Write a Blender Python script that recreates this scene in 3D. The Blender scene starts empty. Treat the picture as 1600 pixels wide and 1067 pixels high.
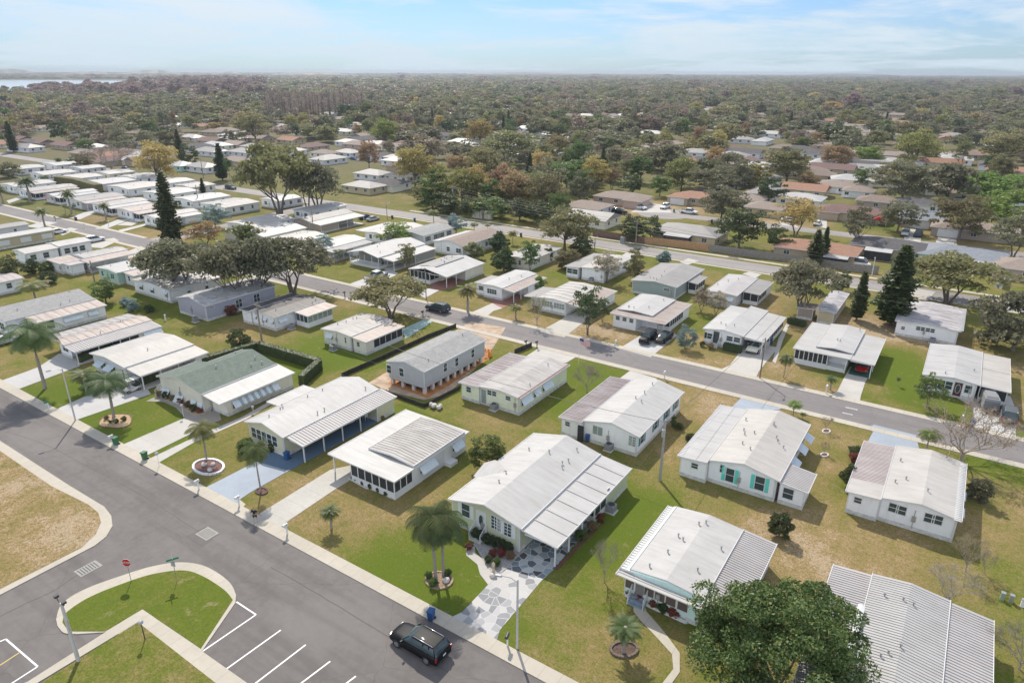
SUNE=3.6;SKYS=.15;EXPO=.52;HAZE=1.35e-4;HZC=(.58,.65,.74,1);SKYT=(.25,.38,.60,1);CLC=(4.1,4.3,4.45,1);CLH=(3.1,3.7,4.2,1);SKYFILL=2.6
import bpy, bmesh, math, random
import numpy as np
from mathutils import Vector, Matrix
from mathutils.geometry import tessellate_polygon
random.seed(7); RNG=np.random.default_rng(7)
C=bpy.context.scene.collection
# ---------------------------------------------------------------- camera model (metres; x along the near street, y away from it)
F=1067.;CX=800.;CY=533.5;HS=.004;HY=112.;CH=42.
ROLL=math.atan(HS);PITCH=math.atan((CY-HY)/F*math.cos(ROLL))
def ray0(px,py):
    x=px-CX;y=CY-py;c,s=math.cos(ROLL),math.sin(ROLL)
    x2=c*x-s*y;y2=s*x+c*y;cp,sp=math.cos(PITCH),math.sin(PITCH)
    return (x2,F*cp+y2*sp,-F*sp+y2*cp)
_a=ray0(1565,HY+HS*765);YAW=math.atan2(_a[0],_a[1])
def ray(px,py):
    r=ray0(px,py);c,s=math.cos(YAW),math.sin(YAW)
    return Vector((c*r[0]-s*r[1],s*r[0]+c*r[1],r[2]))
def G(px,py,z=0.):
    r=ray(px,py);t=(z-CH)/r[2];return Vector((r[0]*t,r[1]*t,z))
def hit_y(px,py,Y):
    r=ray(px,py);t=Y/r[1];return Vector((r[0]*t,Y,CH+r[2]*t))
def hit_x(px,py,X):
    r=ray(px,py);t=X/r[0];return Vector((X,r[1]*t,CH+r[2]*t))
def height(bx,by,ty,tx=None):
    b=G(bx,by);r=ray(tx if tx is not None else bx,ty);t=math.hypot(b.x,b.y)/math.hypot(r.x,r.y)
    return CH+r.z*t
def px2m(b,w):
    fw=ray(CX,HY+0).normalized();d=b.x*fw.x+b.y*fw.y+CH*math.sin(PITCH)
    return w*d/F
# ---------------------------------------------------------------- tags
def tag(o,label=None,cat=None,group=None,kind=None):
    if label:o['label']=label
    if cat:o['category']=cat
    if group:o['group']=group
    if kind:o['kind']=kind
    return o
def empty(name,loc,label,cat,group=None,rz=0.,sc=1.):
    o=bpy.data.objects.new(name,None);C.objects.link(o);o.location=loc;o.rotation_euler=(0,0,rz);o.scale=(sc,)*3
    o.empty_display_size=.2
    return tag(o,label,cat,group)
def dup(root,loc=None,rz=None,sc=None,label=None,group=None):
    r=root.copy();C.objects.link(r)
    if loc is not None:r.location=loc
    if rz is not None:r.rotation_euler=(0,0,rz)
    if sc is not None:r.scale=sc if hasattr(sc,'__len__') else (sc,)*3
    if label:r['label']=label
    if group:r['group']=group
    for ch in list(root.children):
        c=ch.copy();C.objects.link(c);c.parent=r
        for g in ch.children:
            d=g.copy();C.objects.link(d);d.parent=c
    return r
def put(name,me,parent=None,loc=(0,0,0),rz=0.,sc=None):
    o=bpy.data.objects.new(name,me);C.objects.link(o);o.location=loc
    if rz:o.rotation_euler=(0,0,rz)
    if sc:o.scale=sc
    if parent:o.parent=parent
    return o
# ---------------------------------------------------------------- mesh builder
class MB:
    def __init__(s):s.v=[];s.f=[];s.m=[];s.sm=[]
    def add(s,vs,fs,m=0,sm=False):
        b=len(s.v);s.v+=[tuple(p) for p in vs];s.f+=[tuple(b+i for i in f) for f in fs];s.m+=[m]*len(fs);s.sm+=[sm]*len(fs);return s
    def box(s,x0,y0,z0,x1,y1,z1,m=0):
        return s.add([(x0,y0,z0),(x1,y0,z0),(x1,y1,z0),(x0,y1,z0),(x0,y0,z1),(x1,y0,z1),(x1,y1,z1),(x0,y1,z1)],
          [(0,3,2,1),(4,5,6,7),(0,1,5,4),(1,2,6,5),(2,3,7,6),(3,0,4,7)],m)
    def cbox(s,cx,cy,cz,a,b,c,m=0,rz=0.,tp=1.):
        vs=[];cr,sr=math.cos(rz),math.sin(rz)
        for k,z in enumerate((-c/2,c/2)):
            q=tp if k else 1.
            for x,y in((-a/2*q,-b/2*q),(a/2*q,-b/2*q),(a/2*q,b/2*q),(-a/2*q,b/2*q)):vs.append((cx+x*cr-y*sr,cy+x*sr+y*cr,cz+z))
        return s.add(vs,[(0,3,2,1),(4,5,6,7),(0,1,5,4),(1,2,6,5),(2,3,7,6),(3,0,4,7)],m)
    def prismz(s,poly,z0,z1,m=0,ms=None,bottom=True):
        n=len(poly);tri=tessellate_polygon([[Vector((p[0],p[1],0)) for p in poly]])
        ar=sum(poly[i][0]*poly[(i+1)%n][1]-poly[(i+1)%n][0]*poly[i][1] for i in range(n))
        if ar<0:poly=poly[::-1];tri=tessellate_polygon([[Vector((p[0],p[1],0)) for p in poly]])
        vs=[(p[0],p[1],z1) for p in poly]
        ft=[]
        for t in tri:
            a,b,c=[poly[i] for i in t];cr=(b[0]-a[0])*(c[1]-a[1])-(b[1]-a[1])*(c[0]-a[0])
            ft.append(tuple(t) if cr>0 else tuple(t)[::-1])
        s.add(vs,ft,m)
        if z1-z0>1e-6:
            vs=[(p[0],p[1],z0) for p in poly]+[(p[0],p[1],z1) for p in poly]
            s.add(vs,[(i,(i+1)%n,n+(i+1)%n,n+i) for i in range(n)],m if ms is None else ms)
        return s
    def prismy(s,prof,y0,y1,m=0):   # profile in x,z (any order), extruded along y
        n=len(prof);ar=sum(prof[i][0]*prof[(i+1)%n][1]-prof[(i+1)%n][0]*prof[i][1] for i in range(n))
        if ar<0:prof=prof[::-1]
        tri=tessellate_polygon([[Vector((p[0],p[1],0)) for p in prof]])
        vs=[(p[0],y0,p[1]) for p in prof]+[(p[0],y1,p[1]) for p in prof];fs=[]
        for t in tri:
            a,b,c=[prof[i] for i in t];cr=(b[0]-a[0])*(c[1]-a[1])-(b[1]-a[1])*(c[0]-a[0])
            t=tuple(t) if cr>0 else tuple(t)[::-1];fs.append(t);fs.append(tuple(n+i for i in t[::-1]))
        fs+=[((i+1)%n,i,n+i,n+(i+1)%n) for i in range(n)]
        return s.add(vs,fs,m)
    def tube(s,path,rad,n=8,m=0,cap=True,sm=True):
        P=[Vector(p) for p in path];vs=[];k=len(P)
        if not hasattr(rad,'__len__'):rad=[rad]*k
        for i,p in enumerate(P):
            t=(P[min(i+1,k-1)]-P[max(i-1,0)]).normalized()
            a=t.cross(Vector((0,0,1)))
            if a.length<1e-3:a=Vector((1,0,0))
            a.normalize();b=t.cross(a)
            for j in range(n):
                w=2*math.pi*j/n;vs.append(p+a*(rad[i]*math.cos(w))+b*(rad[i]*math.sin(w)))
        fs=[(i*n+j,i*n+(j+1)%n,(i+1)*n+(j+1)%n,(i+1)*n+j) for i in range(k-1) for j in range(n)]
        s.add(vs,fs,m,sm)
        if cap:
            s.add([vs[j] for j in range(n)],[tuple(range(n))[::-1]],m);s.add([vs[(k-1)*n+j] for j in range(n)],[tuple(range(n))],m)
        return s
    def ball(s,c,r,m=0,nu=10,nv=6,sz=1.):
        vs=[(c[0],c[1],c[2]+r*sz)]
        for i in range(1,nv):
            a=math.pi*i/nv
            for j in range(nu):
                w=2*math.pi*j/nu;vs.append((c[0]+r*math.sin(a)*math.cos(w),c[1]+r*math.sin(a)*math.sin(w),c[2]+r*sz*math.cos(a)))
        vs.append((c[0],c[1],c[2]-r*sz));L=len(vs)-1;fs=[(0,1+j,1+(j+1)%nu) for j in range(nu)]
        for i in range(nv-2):
            for j in range(nu):
                a=1+i*nu+j;b=1+i*nu+(j+1)%nu;fs.append((a,a+nu,b+nu,b))
        fs+=[(L,1+(nv-2)*nu+(j+1)%nu,1+(nv-2)*nu+j) for j in range(nu)]
        return s.add(vs,fs,m,True)
    def mesh(s,name,mats):
        me=bpy.data.meshes.new(name);me.from_pydata(s.v,[],s.f)
        for x in (mats if isinstance(mats,(list,tuple)) else [mats]):me.materials.append(x)
        me.polygons.foreach_set('material_index',s.m);me.polygons.foreach_set('use_smooth',s.sm);me.update();return me
    def build(s,name,mats,parent=None,loc=(0,0,0),rz=0.):
        return put(name,s.mesh(name,mats),parent,loc,rz)
def npmesh(name,V,Fq,mat,smooth=False,k=4,mi=None):
    me=bpy.data.meshes.new(name);n=len(V);q=len(Fq)
    me.vertices.add(n);me.vertices.foreach_set('co',np.asarray(V,dtype=np.float32).ravel())
    me.loops.add(q*k);me.loops.foreach_set('vertex_index',np.asarray(Fq,dtype=np.int32).ravel())
    me.polygons.add(q);me.polygons.foreach_set('loop_start',np.arange(q,dtype=np.int32)*k)
    for m in (mat if isinstance(mat,(list,tuple)) else [mat]):me.materials.append(m)
    if mi is not None:me.polygons.foreach_set('material_index',mi)
    me.polygons.foreach_set('use_smooth',np.full(q,smooth));me.update(calc_edges=True);return me
# ---------------------------------------------------------------- materials
class NT:
    def __init__(s,name):
        s.mat=bpy.data.materials.new(name);s.mat.use_nodes=True;s.nt=s.mat.node_tree;s.n=s.nt.nodes;s.l=s.nt.links
        s.b=s.n['Principled BSDF'];s.out=s.n['Material Output'];s._o=None
    def node(s,t,**k):
        n=s.n.new(t)
        for a,b in k.items():setattr(n,a,b)
        return n
    def link(s,a,b):s.l.new(a,b)
    def co(s):
        if not s._o:s._o=s.node('ShaderNodeTexCoord').outputs['Object']
        return s._o
    def pos(s):return s.node('ShaderNodeNewGeometry').outputs['Position']
    def mapped(s,src,sc=(1,1,1),rot=(0,0,0)):
        m=s.node('ShaderNodeMapping');m.inputs['Scale'].default_value=sc;m.inputs['Rotation'].default_value=rot;s.link(src,m.inputs[0]);return m.outputs[0]
    def noise(s,scale,src=None,detail=4,rough=.6,dist=0):
        n=s.node('ShaderNodeTexNoise');n.inputs['Scale'].default_value=scale;n.inputs['Detail'].default_value=detail;n.inputs['Roughness'].default_value=rough
        n.inputs['Distortion'].default_value=dist;s.link(src if src is not None else s.co(),n.inputs['Vector']);return n.outputs['Fac']
    def ramp(s,fac,stops):
        r=s.node('ShaderNodeValToRGB');e=r.color_ramp.elements
        while len(e)<len(stops):e.new(.5)
        for i,(p,c) in enumerate(stops):
            e[i].position=p;e[i].color=(*c,1) if hasattr(c,'__len__') else (c,c,c,1)
        s.link(fac,r.inputs[0]);return r.outputs[0]
    def mix(s,f,a,b,mode='MIX'):
        m=s.node('ShaderNodeMix',data_type='RGBA',blend_type=mode)
        for i,x in((0,f),(6,a),(7,b)):
            if isinstance(x,(int,float)):
                m.inputs[i].default_value=x if i==0 else (x,x,x,1)
            elif isinstance(x,tuple):m.inputs[i].default_value=(*x,1)
            else:s.link(x,m.inputs[i])
        return m.outputs[2]
    def math(s,op,a,b=0.,c=0.):
        m=s.node('ShaderNodeMath',operation=op)
        for i,x in enumerate((a,b,c)):
            if isinstance(x,(int,float)):m.inputs[i].default_value=x
            else:s.link(x,m.inputs[i])
        return m.outputs[0]
    def bump(s,h,st=.3,d=.05):
        b=s.node('ShaderNodeBump');b.inputs['Strength'].default_value=st;b.inputs['Distance'].default_value=d;s.link(h,b.inputs['Height']);s.link(b.outputs[0],s.b.inputs['Normal']);return b
    def col(s,x):
        if isinstance(x,tuple):s.b.inputs['Base Color'].default_value=(*x,1)
        else:s.link(x,s.b.inputs['Base Color'])
    def rgh(s,x):s.b.inputs['Roughness'].default_value=x
MATS={}
def simple(name,c,r=.6,metal=0.,var=.12,sc=3.,coat=0.,emis=None):
    if name in MATS:return MATS[name]
    t=NT(name);f=t.noise(sc);t.col(t.mix(t.ramp(f,[(.3,0.),(.7,1.)]),tuple(x*(1-var) for x in c),tuple(min(1,x*(1+var)) for x in c)))
    t.rgh(r);t.b.inputs['Metallic'].default_value=metal
    if coat:t.b.inputs['Coat Weight'].default_value=coat;t.b.inputs['Coat Roughness'].default_value=.05
    MATS[name]=t.mat;return t.mat
def roofmat(name,c,c2=None,dirt=.25,dc=(.25,.22,.2),stretch=(.35,2.,1.),r=.45,sc=1.,spots=None,sheet=True):
    if name in MATS:return MATS[name]
    t=NT(name);o=t.co();oi=t.node('ShaderNodeObjectInfo').outputs['Random']
    ad=t.node('ShaderNodeVectorMath',operation='MULTIPLY_ADD');t.link(oi,ad.inputs[0]);ad.inputs[1].default_value=(37,51,13);t.link(o,ad.inputs[2]);p=ad.outputs[0]
    f1=t.noise(.9*sc,t.mapped(p,stretch),5,.65);f2=t.noise(.35*sc,p,3,.6);f3=t.noise(6*sc,p,3,.7)
    base=t.mix(t.ramp(f2,[(.35,0.),(.68,1.)]),c,c2 or tuple(x*.86 for x in c))
    d=t.math('MULTIPLY',t.ramp(f1,[(.40,0.),(.66,1.)]),min(1.,dirt*1.5))
    base=t.mix(d,base,dc);base=t.mix(t.math('MULTIPLY',f3,.10),base,(.3,.28,.26))
    if spots:
        f4=t.noise(spots[0],t.mapped(p,(.5,1.6,1)),4,.75,1.);base=t.mix(t.ramp(f4,[(spots[1],0.),(spots[1]+.12,1.)]),base,spots[2])
    if sheet:   # seams between sheets
        w=t.node('ShaderNodeTexWave',wave_type='BANDS',bands_direction='Y');w.inputs['Scale'].default_value=.32/2*1.;t.link(p,w.inputs['Vector'])
        base=t.mix(t.math('MULTIPLY',t.ramp(w.outputs['Fac'],[(.0,1.),(.004,0.)]),.35),base,(.35,.34,.34))
    t.col(base);t.rgh(max(r,.55));t.b.inputs['Specular IOR Level'].default_value=.25;t.bump(f3,.15,.02);MATS[name]=t.mat;return t.mat
def siding(name,c,horiz=True,sp=.2):
    if name in MATS:return MATS[name]
    t=NT(name);o=t.co();w=t.node('ShaderNodeTexWave',wave_type='BANDS',bands_direction='Z' if horiz else 'DIAGONAL',wave_profile='SAW');w.inputs['Scale'].default_value=.314/ sp
    t.link(o,w.inputs['Vector']);f=t.noise(.7,o,5,.6);g=t.noise(2.2,t.mapped(o,(1,1,.25)),4,.7)
    b=t.mix(t.ramp(f,[(.3,0.),(.7,1.)]),tuple(x*.92 for x in c),c);b=t.mix(t.math('MULTIPLY',t.ramp(g,[(.5,0.),(.8,1.)]),.22),b,(.33,.3,.26))
    t.col(b);t.rgh(.55);t.bump(w.outputs['Fac'],.35,.02);MATS[name]=t.mat;return t.mat
def leafmat(name,c,c2,tr=.35,var=.38):
    if name in MATS:return MATS[name]
    t=NT(name);oi=t.node('ShaderNodeObjectInfo').outputs['Random'];o=t.co();f=t.noise(1.1,o,3,.7)
    a=t.mix(t.ramp(f,[(.32,0.),(.68,1.)]),c,c2);hs=t.node('ShaderNodeHueSaturation');t.link(a,hs.inputs['Color'])
    t.link(t.math('MULTIPLY_ADD',oi,.06,.47),hs.inputs['Hue']);t.link(t.math('MULTIPLY_ADD',t.math('FRACT',t.math('MULTIPLY',oi,7.3)),var,1-var/2),hs.inputs['Value'])
    cc=hs.outputs[0];t.link(cc,t.b.inputs['Base Color']);t.rgh(.55)
    tl=t.node('ShaderNodeBsdfTranslucent');t.link(cc,tl.inputs[0]);mx=t.node('ShaderNodeMixShader');mx.inputs[0].default_value=tr
    t.link(t.b.outputs[0],mx.inputs[1]);t.link(tl.outputs[0],mx.inputs[2]);t.link(mx.outputs[0],t.out.inputs[0]);MATS[name]=t.mat;return t.mat
WHITE=simple('white_paint',(.66,.665,.67),.4,var=.04)
TRIM=simple('white_trim',(.6,.6,.6),.4,var=.05)
DARK=simple('dark_metal',(.045,.045,.05),.45)
GALV=simple('galvanised',(.42,.43,.44),.4,.6)
BARK=simple('bark',(.15,.125,.105),.9,var=.4,sc=6)
PBARK=simple('palm_bark',(.27,.24,.21),.9,var=.25,sc=8)
WOODP=simple('pole_wood',(.26,.22,.19),.85,var=.2,sc=4)
CONC=simple('concrete_part',(.5,.48,.45),.8,var=.12,sc=2)
RUBBER=simple('rubber',(.02,.02,.022),.8)
RIM=simple('rim',(.35,.36,.38),.3,.8)
SCREEN=simple('screen_mesh',(.03,.032,.036),.7,var=.3,sc=1.2)
SHRUBRED=leafmat('red_leaf',(.2,.02,.02),(.3,.06,.02),.2)
def glassmat(name='glass',c=(.03,.045,.05)):
    if name in MATS:return MATS[name]
    t=NT(name);t.col(t.mix(t.noise(1.5),c,tuple(x*2 for x in c)));t.rgh(.08);t.b.inputs['Specular IOR Level'].default_value=.5;MATS[name]=t.mat;return t.mat
GLASS=glassmat();GLASS2=glassmat('glass_curtain',(.16,.2,.19))
R={ 'white':roofmat('roof_white',(.46,.455,.445),(.42,.415,.405),.2),
 'cream':roofmat('roof_cream',(.465,.447,.42),(.42,.40,.375),.18),
 'old':roofmat('roof_old_white',(.42,.41,.395),(.34,.33,.32),.5),
 'grey':roofmat('roof_grey',(.30,.295,.29),(.245,.24,.235),.4),
 'lgrey':roofmat('roof_light_grey',(.45,.445,.44),(.40,.395,.39),.16),
 'dark':roofmat('roof_dark_mottled',(.10,.096,.10),(.06,.057,.062),.6,(.04,.04,.042),spots=(1.1,.66,(.30,.30,.32))),
 'rust':roofmat('roof_rusty_white',(.44,.40,.37),(.36,.32,.30),.5,(.33,.22,.17)),
 'pink':roofmat('roof_pink_stain',(.45,.405,.395),(.40,.355,.35),.4,(.33,.26,.25)),
 'mauve':roofmat('roof_mauve_stain',(.30,.275,.285),(.24,.215,.225),.6,(.17,.12,.12)),
 'pan':roofmat('roof_pan',(.44,.43,.43),(.37,.36,.36),.25,(.4,.33,.3),sheet=False),
 'shg':roofmat('shingle_green',(.12,.155,.13),(.155,.19,.165),.3,(.08,.1,.085),(1,1,1),.9,3,sheet=False),
 'shgrey':roofmat('shingle_grey',(.28,.28,.28),(.35,.35,.345),.35,(.2,.2,.2),(1,1,1),.9,3,sheet=False),
 'shmot':roofmat('shingle_pale',(.48,.48,.48),(.4,.4,.41),.5,(.22,.22,.23),(1,1,1),.9,1.2,spots=(2.,.6,(.25,.26,.27))),
 'brown':roofmat('shingle_brown',(.25,.19,.155),(.2,.155,.13),.3,(.12,.1,.09),(1,1,1),.9,3,sheet=False),
 'tan':roofmat('shingle_tan',(.31,.25,.21),(.26,.21,.18),.3,(.16,.13,.12),(1,1,1),.9,3,sheet=False),
 'orange':roofmat('tile_orange',(.36,.2,.13),(.3,.16,.11),.3,(.18,.11,.09),(1,1,1),.9,3,sheet=False),
 'maroon':roofmat('shingle_maroon',(.2,.12,.105),(.165,.1,.09),.3,(.1,.07,.07),(1,1,1),.9,3,sheet=False),
 'char':roofmat('shingle_charcoal',(.085,.08,.085),(.12,.115,.12),.3,(.05,.05,.05),(1,1,1),.9,3,sheet=False),
 'blue':roofmat('shingle_bluegrey',(.2,.22,.25),(.25,.27,.3),.3,(.14,.15,.17),(1,1,1),.9,3,sheet=False)}
W={'white':siding('siding_white',(.84,.85,.87)),'sage':siding('siding_sage',(.52,.54,.38)),'yellow':siding('siding_yellow',(.62,.6,.42)),
 'pale':siding('siding_pale_yellow',(.74,.78,.6)),'cream':siding('siding_cream',(.74,.71,.61)),'aqua':siding('siding_aqua',(.62,.82,.77)),
 'mint':siding('siding_mint',(.38,.6,.5)),'blgrey':siding('siding_bluegrey',(.38,.38,.46)),'grgrey':siding('siding_greengrey',(.3,.36,.36)),
 'grey':siding('siding_grey',(.3,.3,.3)),'lgrey':siding('siding_lightgrey',(.66,.67,.70)),'tan':siding('stucco_tan',(.42,.34,.25)),'pink':siding('stucco_pink',(.48,.36,.31)),
 'buff':siding('stucco_buff',(.5,.43,.28)),'blue':siding('stucco_blue',(.3,.48,.55)),'taupe':siding('siding_taupe',(.35,.29,.25))}
SHUT={'white':WHITE,'teal':simple('shutter_teal',(.02,.2,.24),.5),'aqua':simple('shutter_aqua',(.12,.6,.52),.5),'black':simple('shutter_black',(.03,.035,.04),.5)}
AWN=simple('awning_metal',(.62,.68,.70),.35,.2,var=.1)
# ---------------------------------------------------------------- sheets on the ground
def smooth(P,n=6,closed=True):
    out=[];k=len(P)
    for i in range(k if closed else k-1):
        p0,p1,p2,p3=[P[(i+d)%k] if closed else P[min(max(i+d,0),k-1)] for d in(-1,0,1,2)]
        for j in range(n):
            t=j/n;out.append(tuple(.5*((2*b)+(-a+c)*t+(2*a-5*b+4*c-d)*t*t+(-a+3*b-3*c+d)*t**3) for a,b,c,d in zip(p0,p1,p2,p3)))
    if not closed:out.append(tuple(P[-1]))
    return out
def gp(L):return [tuple(G(x,y)[:2]) for x,y in L]
def sheet(name,poly,z,mat,z0=None,kind='structure'):
    m=MB();m.prismz(poly,z0 if z0 is not None else z,z,0);o=m.build(name,mat);return tag(o,kind=kind)
def strip(name,line,w,z,mat,z0=None,off=0.):
    """band of width w along a world polyline, off = sideways shift of its middle"""
    P=[Vector((p[0],p[1],0)) for p in line];L=[];Rr=[]
    for i,p in enumerate(P):
        t=(P[min(i+1,len(P)-1)]-P[max(i-1,0)]).normalized();n=Vector((-t.y,t.x,0));L.append((p+n*(off+w/2))[:2]);Rr.append((p+n*(off-w/2))[:2])
    m=MB();k=len(P)
    vs=[(*a,z) for a in L]+[(*a,z) for a in Rr];fs=[(k+i,k+i+1,i+1,i) for i in range(k-1)];m.add(vs,fs,0)
    if z0 is not None:
        vs2=[(*a,z0) for a in L]+[(*a,z0) for a in Rr];m.add(vs+vs2,[(i,i+1,2*k+i+1,2*k+i) for i in range(k-1)]+[(3*k+i,3*k+i+1,k+i+1,k+i) for i in range(k-1)],0)
    return tag(m.build(name,mat),kind='structure')
# ---------------------------------------------------------------- windows, doors and other house parts (built facing -y, z up)
_mc={}
def window_meshes(w,h,fm,gm,mull,rows):
    k=('w',round(w,2),round(h,2),fm.name,gm.name,mull,rows)
    if k in _mc:return _mc[k]
    m=MB();a=.07;d=.05
    m.box(-w/2-a,-d,-h/2-a,w/2+a,.0,-h/2);m.box(-w/2-a,-d,h/2,w/2+a,.0,h/2+a);m.box(-w/2-a,-d,-h/2,-w/2,.0,h/2);m.box(w/2,-d,-h/2,w/2+a,.0,h/2)
    for i in range(1,mull+1):
        x=-w/2+w*i/(mull+1);m.box(x-.03,-d+.005,-h/2,x+.03,-.002,h/2)
    for i in range(1,rows+1):
        z=-h/2+h*i/(rows+1);m.box(-w/2,-d+.01,z-.025,w/2,-.003,z+.025)
    p=MB();p.box(-w/2,-.02,-h/2,w/2,-.006,h/2)
    _mc[k]=(m.mesh('window',fm),p.mesh('pane',gm));return _mc[k]
def awning_mesh(w,d=.9,drop=.75):
    k=('a',round(w,1),d,drop)
    if k not in _mc:
        m=MB();n=max(3,int(w/.22))
        for i in range(n):
            x0=-w/2+w*i/n;x1=-w/2+w*(i+1)/n-.01;z=.012*(i%2)
            m.add([(x0,-.03,.06+z),(x1,-.03,.06+z),(x1,-d,-drop+z),(x0,-d,-drop+z),(x0,-.03,.03+z),(x1,-.03,.03+z),(x1,-d,-drop-.03+z),(x0,-d,-drop-.03+z)],
              [(3,2,1,0),(4,5,6,7),(0,1,5,4),(2,3,7,6),(1,2,6,5),(3,0,4,7)])
        for sx in(-w/2+.03,w/2-.03):m.tube([(sx,-.02,-drop-.1),(sx,-d,-drop)],.012,4)
        _mc[k]=m.mesh('awning',AWN)
    return _mc[k]
class House:
    def __init__(s,name,label,cat,secs,wall='white',group=None,skirt=True,floor=0.):
        """secs: dicts  X,Z = eave line left to right in metres, y=(front,back), m=roof key, under=[(kind,f0,f1)..], rib=spacing"""
        s.w=W[wall] if isinstance(wall,str) else wall;s.secs=[];s.floor=floor
        for q in secs:s.secs.append(dict(q,Y0=q['y'][0],Y1=q['y'][1]))
        s.x0=min(q['X'][0] for q in s.secs);s.x1=max(q['X'][-1] for q in s.secs);s.y0=min(q['Y0'] for q in s.secs);s.y1=max(q['Y1'] for q in s.secs)
        s.o=Vector((s.x0,s.y0,0));s.root=empty(name,s.o,label,cat,group)
        for q in s.secs:s.section(q,skirt)
    def section(s,q,skirt):
        ox,oy,_=s.o;X=[x-ox for x in q['X']];Z=q['Z'];y0,y1=q['Y0']-oy,q['Y1']-oy;th=q.get('th',.14);R_=R[q['m']]
        m=MB();n=len(X);eps=q.get('lift',0)
        top=[(x,z+eps) for x,z in zip(X,Z)];bot=[(x,z-th+eps) for x,z in zip(X,Z)]
        b=len(m.v)
        vs=[(x,y0,z) for x,z in top]+[(x,y1,z) for x,z in top]+[(x,y0,z) for x,z in bot]+[(x,y1,z) for x,z in bot]
        m.add(vs,[(i,i+1,n+i+1,n+i) for i in range(n-1)],0)
        m.add(vs,[(2*n+i+1,2*n+i,3*n+i,3*n+i+1) for i in range(n-1)]+[(2*n+i,2*n+i+1,i+1,i) for i in range(n-1)]+[(n+i,n+i+1,3*n+i+1,3*n+i) for i in range(n-1)]+[(0,n,3*n,2*n),(n-1,3*n-1,4*n-1,2*n+n-1)][:0],1)
        m.add([vs[0],vs[n],vs[3*n],vs[2*n]],[(0,1,2,3)],1);m.add([vs[n-1],vs[2*n-1],vs[4*n-1],vs[3*n-1]],[(3,2,1,0)],1)
        # gutter lips
        g=.05
        m.box(X[0]-.06,y0,Z[0]+eps-th-.02,X[0]-.003,y1,Z[0]+eps+g,1);m.box(X[-1]+.003,y0,Z[-1]+eps-th-.02,X[-1]+.06,y1,Z[-1]+eps+g,1)
        if q.get('rib'):
            sp=q['rib'];k=int((y1-y0)/sp);rh=q.get('rh',.05);rw=q.get('rw',.07)
            for i in range(1,k):
                y=y0+(y1-y0)*i/k
                for j in range(n-1):
                    (xa,za),(xb,zb)=top[j],top[j+1]
                    m.add([(xa,y-rw/2,za+.002),(xb,y-rw/2,zb+.002),(xb,y+rw/2,zb+.002),(xa,y+rw/2,za+.002),(xa,y-rw/2,za+rh),(xb,y-rw/2,zb+rh),(xb,y+rw/2,zb+rh),(xa,y+rw/2,za+rh)],
                      [(4,5,6,7),(0,1,5,4),(2,3,7,6),(1,2,6,5),(3,0,4,7)],0)
        if q.get('rake'):   # pan edges seen as a toothed border
            for xx in (X[0]+.25,X[-1]-.25)[:q['rake']]:
                k=int((y1-y0)/.35)
                for i in range(k):m.box(xx-.2,y0+.35*i+.05,Z[0]+.01,xx+.2,y0+.35*i+.2,Z[0]+.07,1)
        nm=q.get('name','roof' if n>2 else 'side_roof')
        rf=m.build(nm,[R_,TRIM],s.root)
        if q.get('ridge') and n>2:
            c=MB();xr,zr=top[n//2];c.prismy([(xr-.18,zr-.02),(xr,zr+.06),(xr+.18,zr-.02),(xr,zr+.0)],y0+.05,y1*1-(.05),0);c.build('ridge_cap',TRIM,rf)
        q['rf']=rf
        for i in range(q.get('vents',0)):
            u=random.uniform(.1,.9);v=random.uniform(.08,.92);x=X[0]+(X[-1]-X[0])*u;zz=np.interp(x,X,Z)+eps
            k=MB();k.tube([(0,0,-.05),(0,0,.28)],.055,8);k.tube([(0,0,.26),(0,0,.36)],.1,8)
            if 'ventm' not in _mc:_mc['ventm']=k.mesh('roof_vent',simple('vent_grey',(.3,.3,.31),.5))
            put('roof_vent',_mc['ventm'],s.root,(x,y0+(y1-y0)*v,zz))
        ov=q.get('ov',.32);il,ir=q.get('il',ov),q.get('ir',ov);fo=q.get('fo',ov)
        nU=len(q.get('under',[('wall',0,1)]))
        for iu,(kind,f0,f1) in enumerate(q.get('under',[('wall',0,1)])):
            ya=y0+(y1-y0)*f0+(fo if f0==0 else 0);yb=y0+(y1-y0)*f1-(fo if f1==1 else 0)
            xl,xr=X[0]+il,X[-1]-ir
            tp=[(xl,np.interp(xl,X,Z)-th+eps)]+[(X[i],Z[i]-th+eps) for i in range(1,n-1)]+[(xr,np.interp(xr,X,Z)-th+eps)]
            tp=[(a,float(z)-.004) for a,z in tp]
            if kind=='wall':
                fl=s.floor
                w=MB();w.prismy([(xl,fl)]+tp+[(xr,fl)],ya,yb);w.build('wall',q.get('wm') or s.w,s.root)
                if skirt and fl==0:
                    k=MB();e=.025;k.prismy([(xl-e,0),(xl-e,.45),(xr+e,.45),(xr+e,0)],ya-e,yb+e);k.build('skirting',simple('skirting_'+s.w.name,tuple(x*.9 for x in (.6,.6,.58)),.7,var=.25,sc=2),s.root)
                cw=.05   # corner boards
                for xx in(xl,xr):MB().box(xx-cw,ya-.012,fl,xx+cw,ya+.06,float(np.interp(xx,X,Z))-th-.01+eps).build('corner_board',TRIM,s.root)
                MB().box(xr-.06,yb-.06,fl,xr+.012,yb+.012,float(np.interp(xr,X,Z))-th-.01+eps).build('corner_board',TRIM,s.root)
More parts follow.
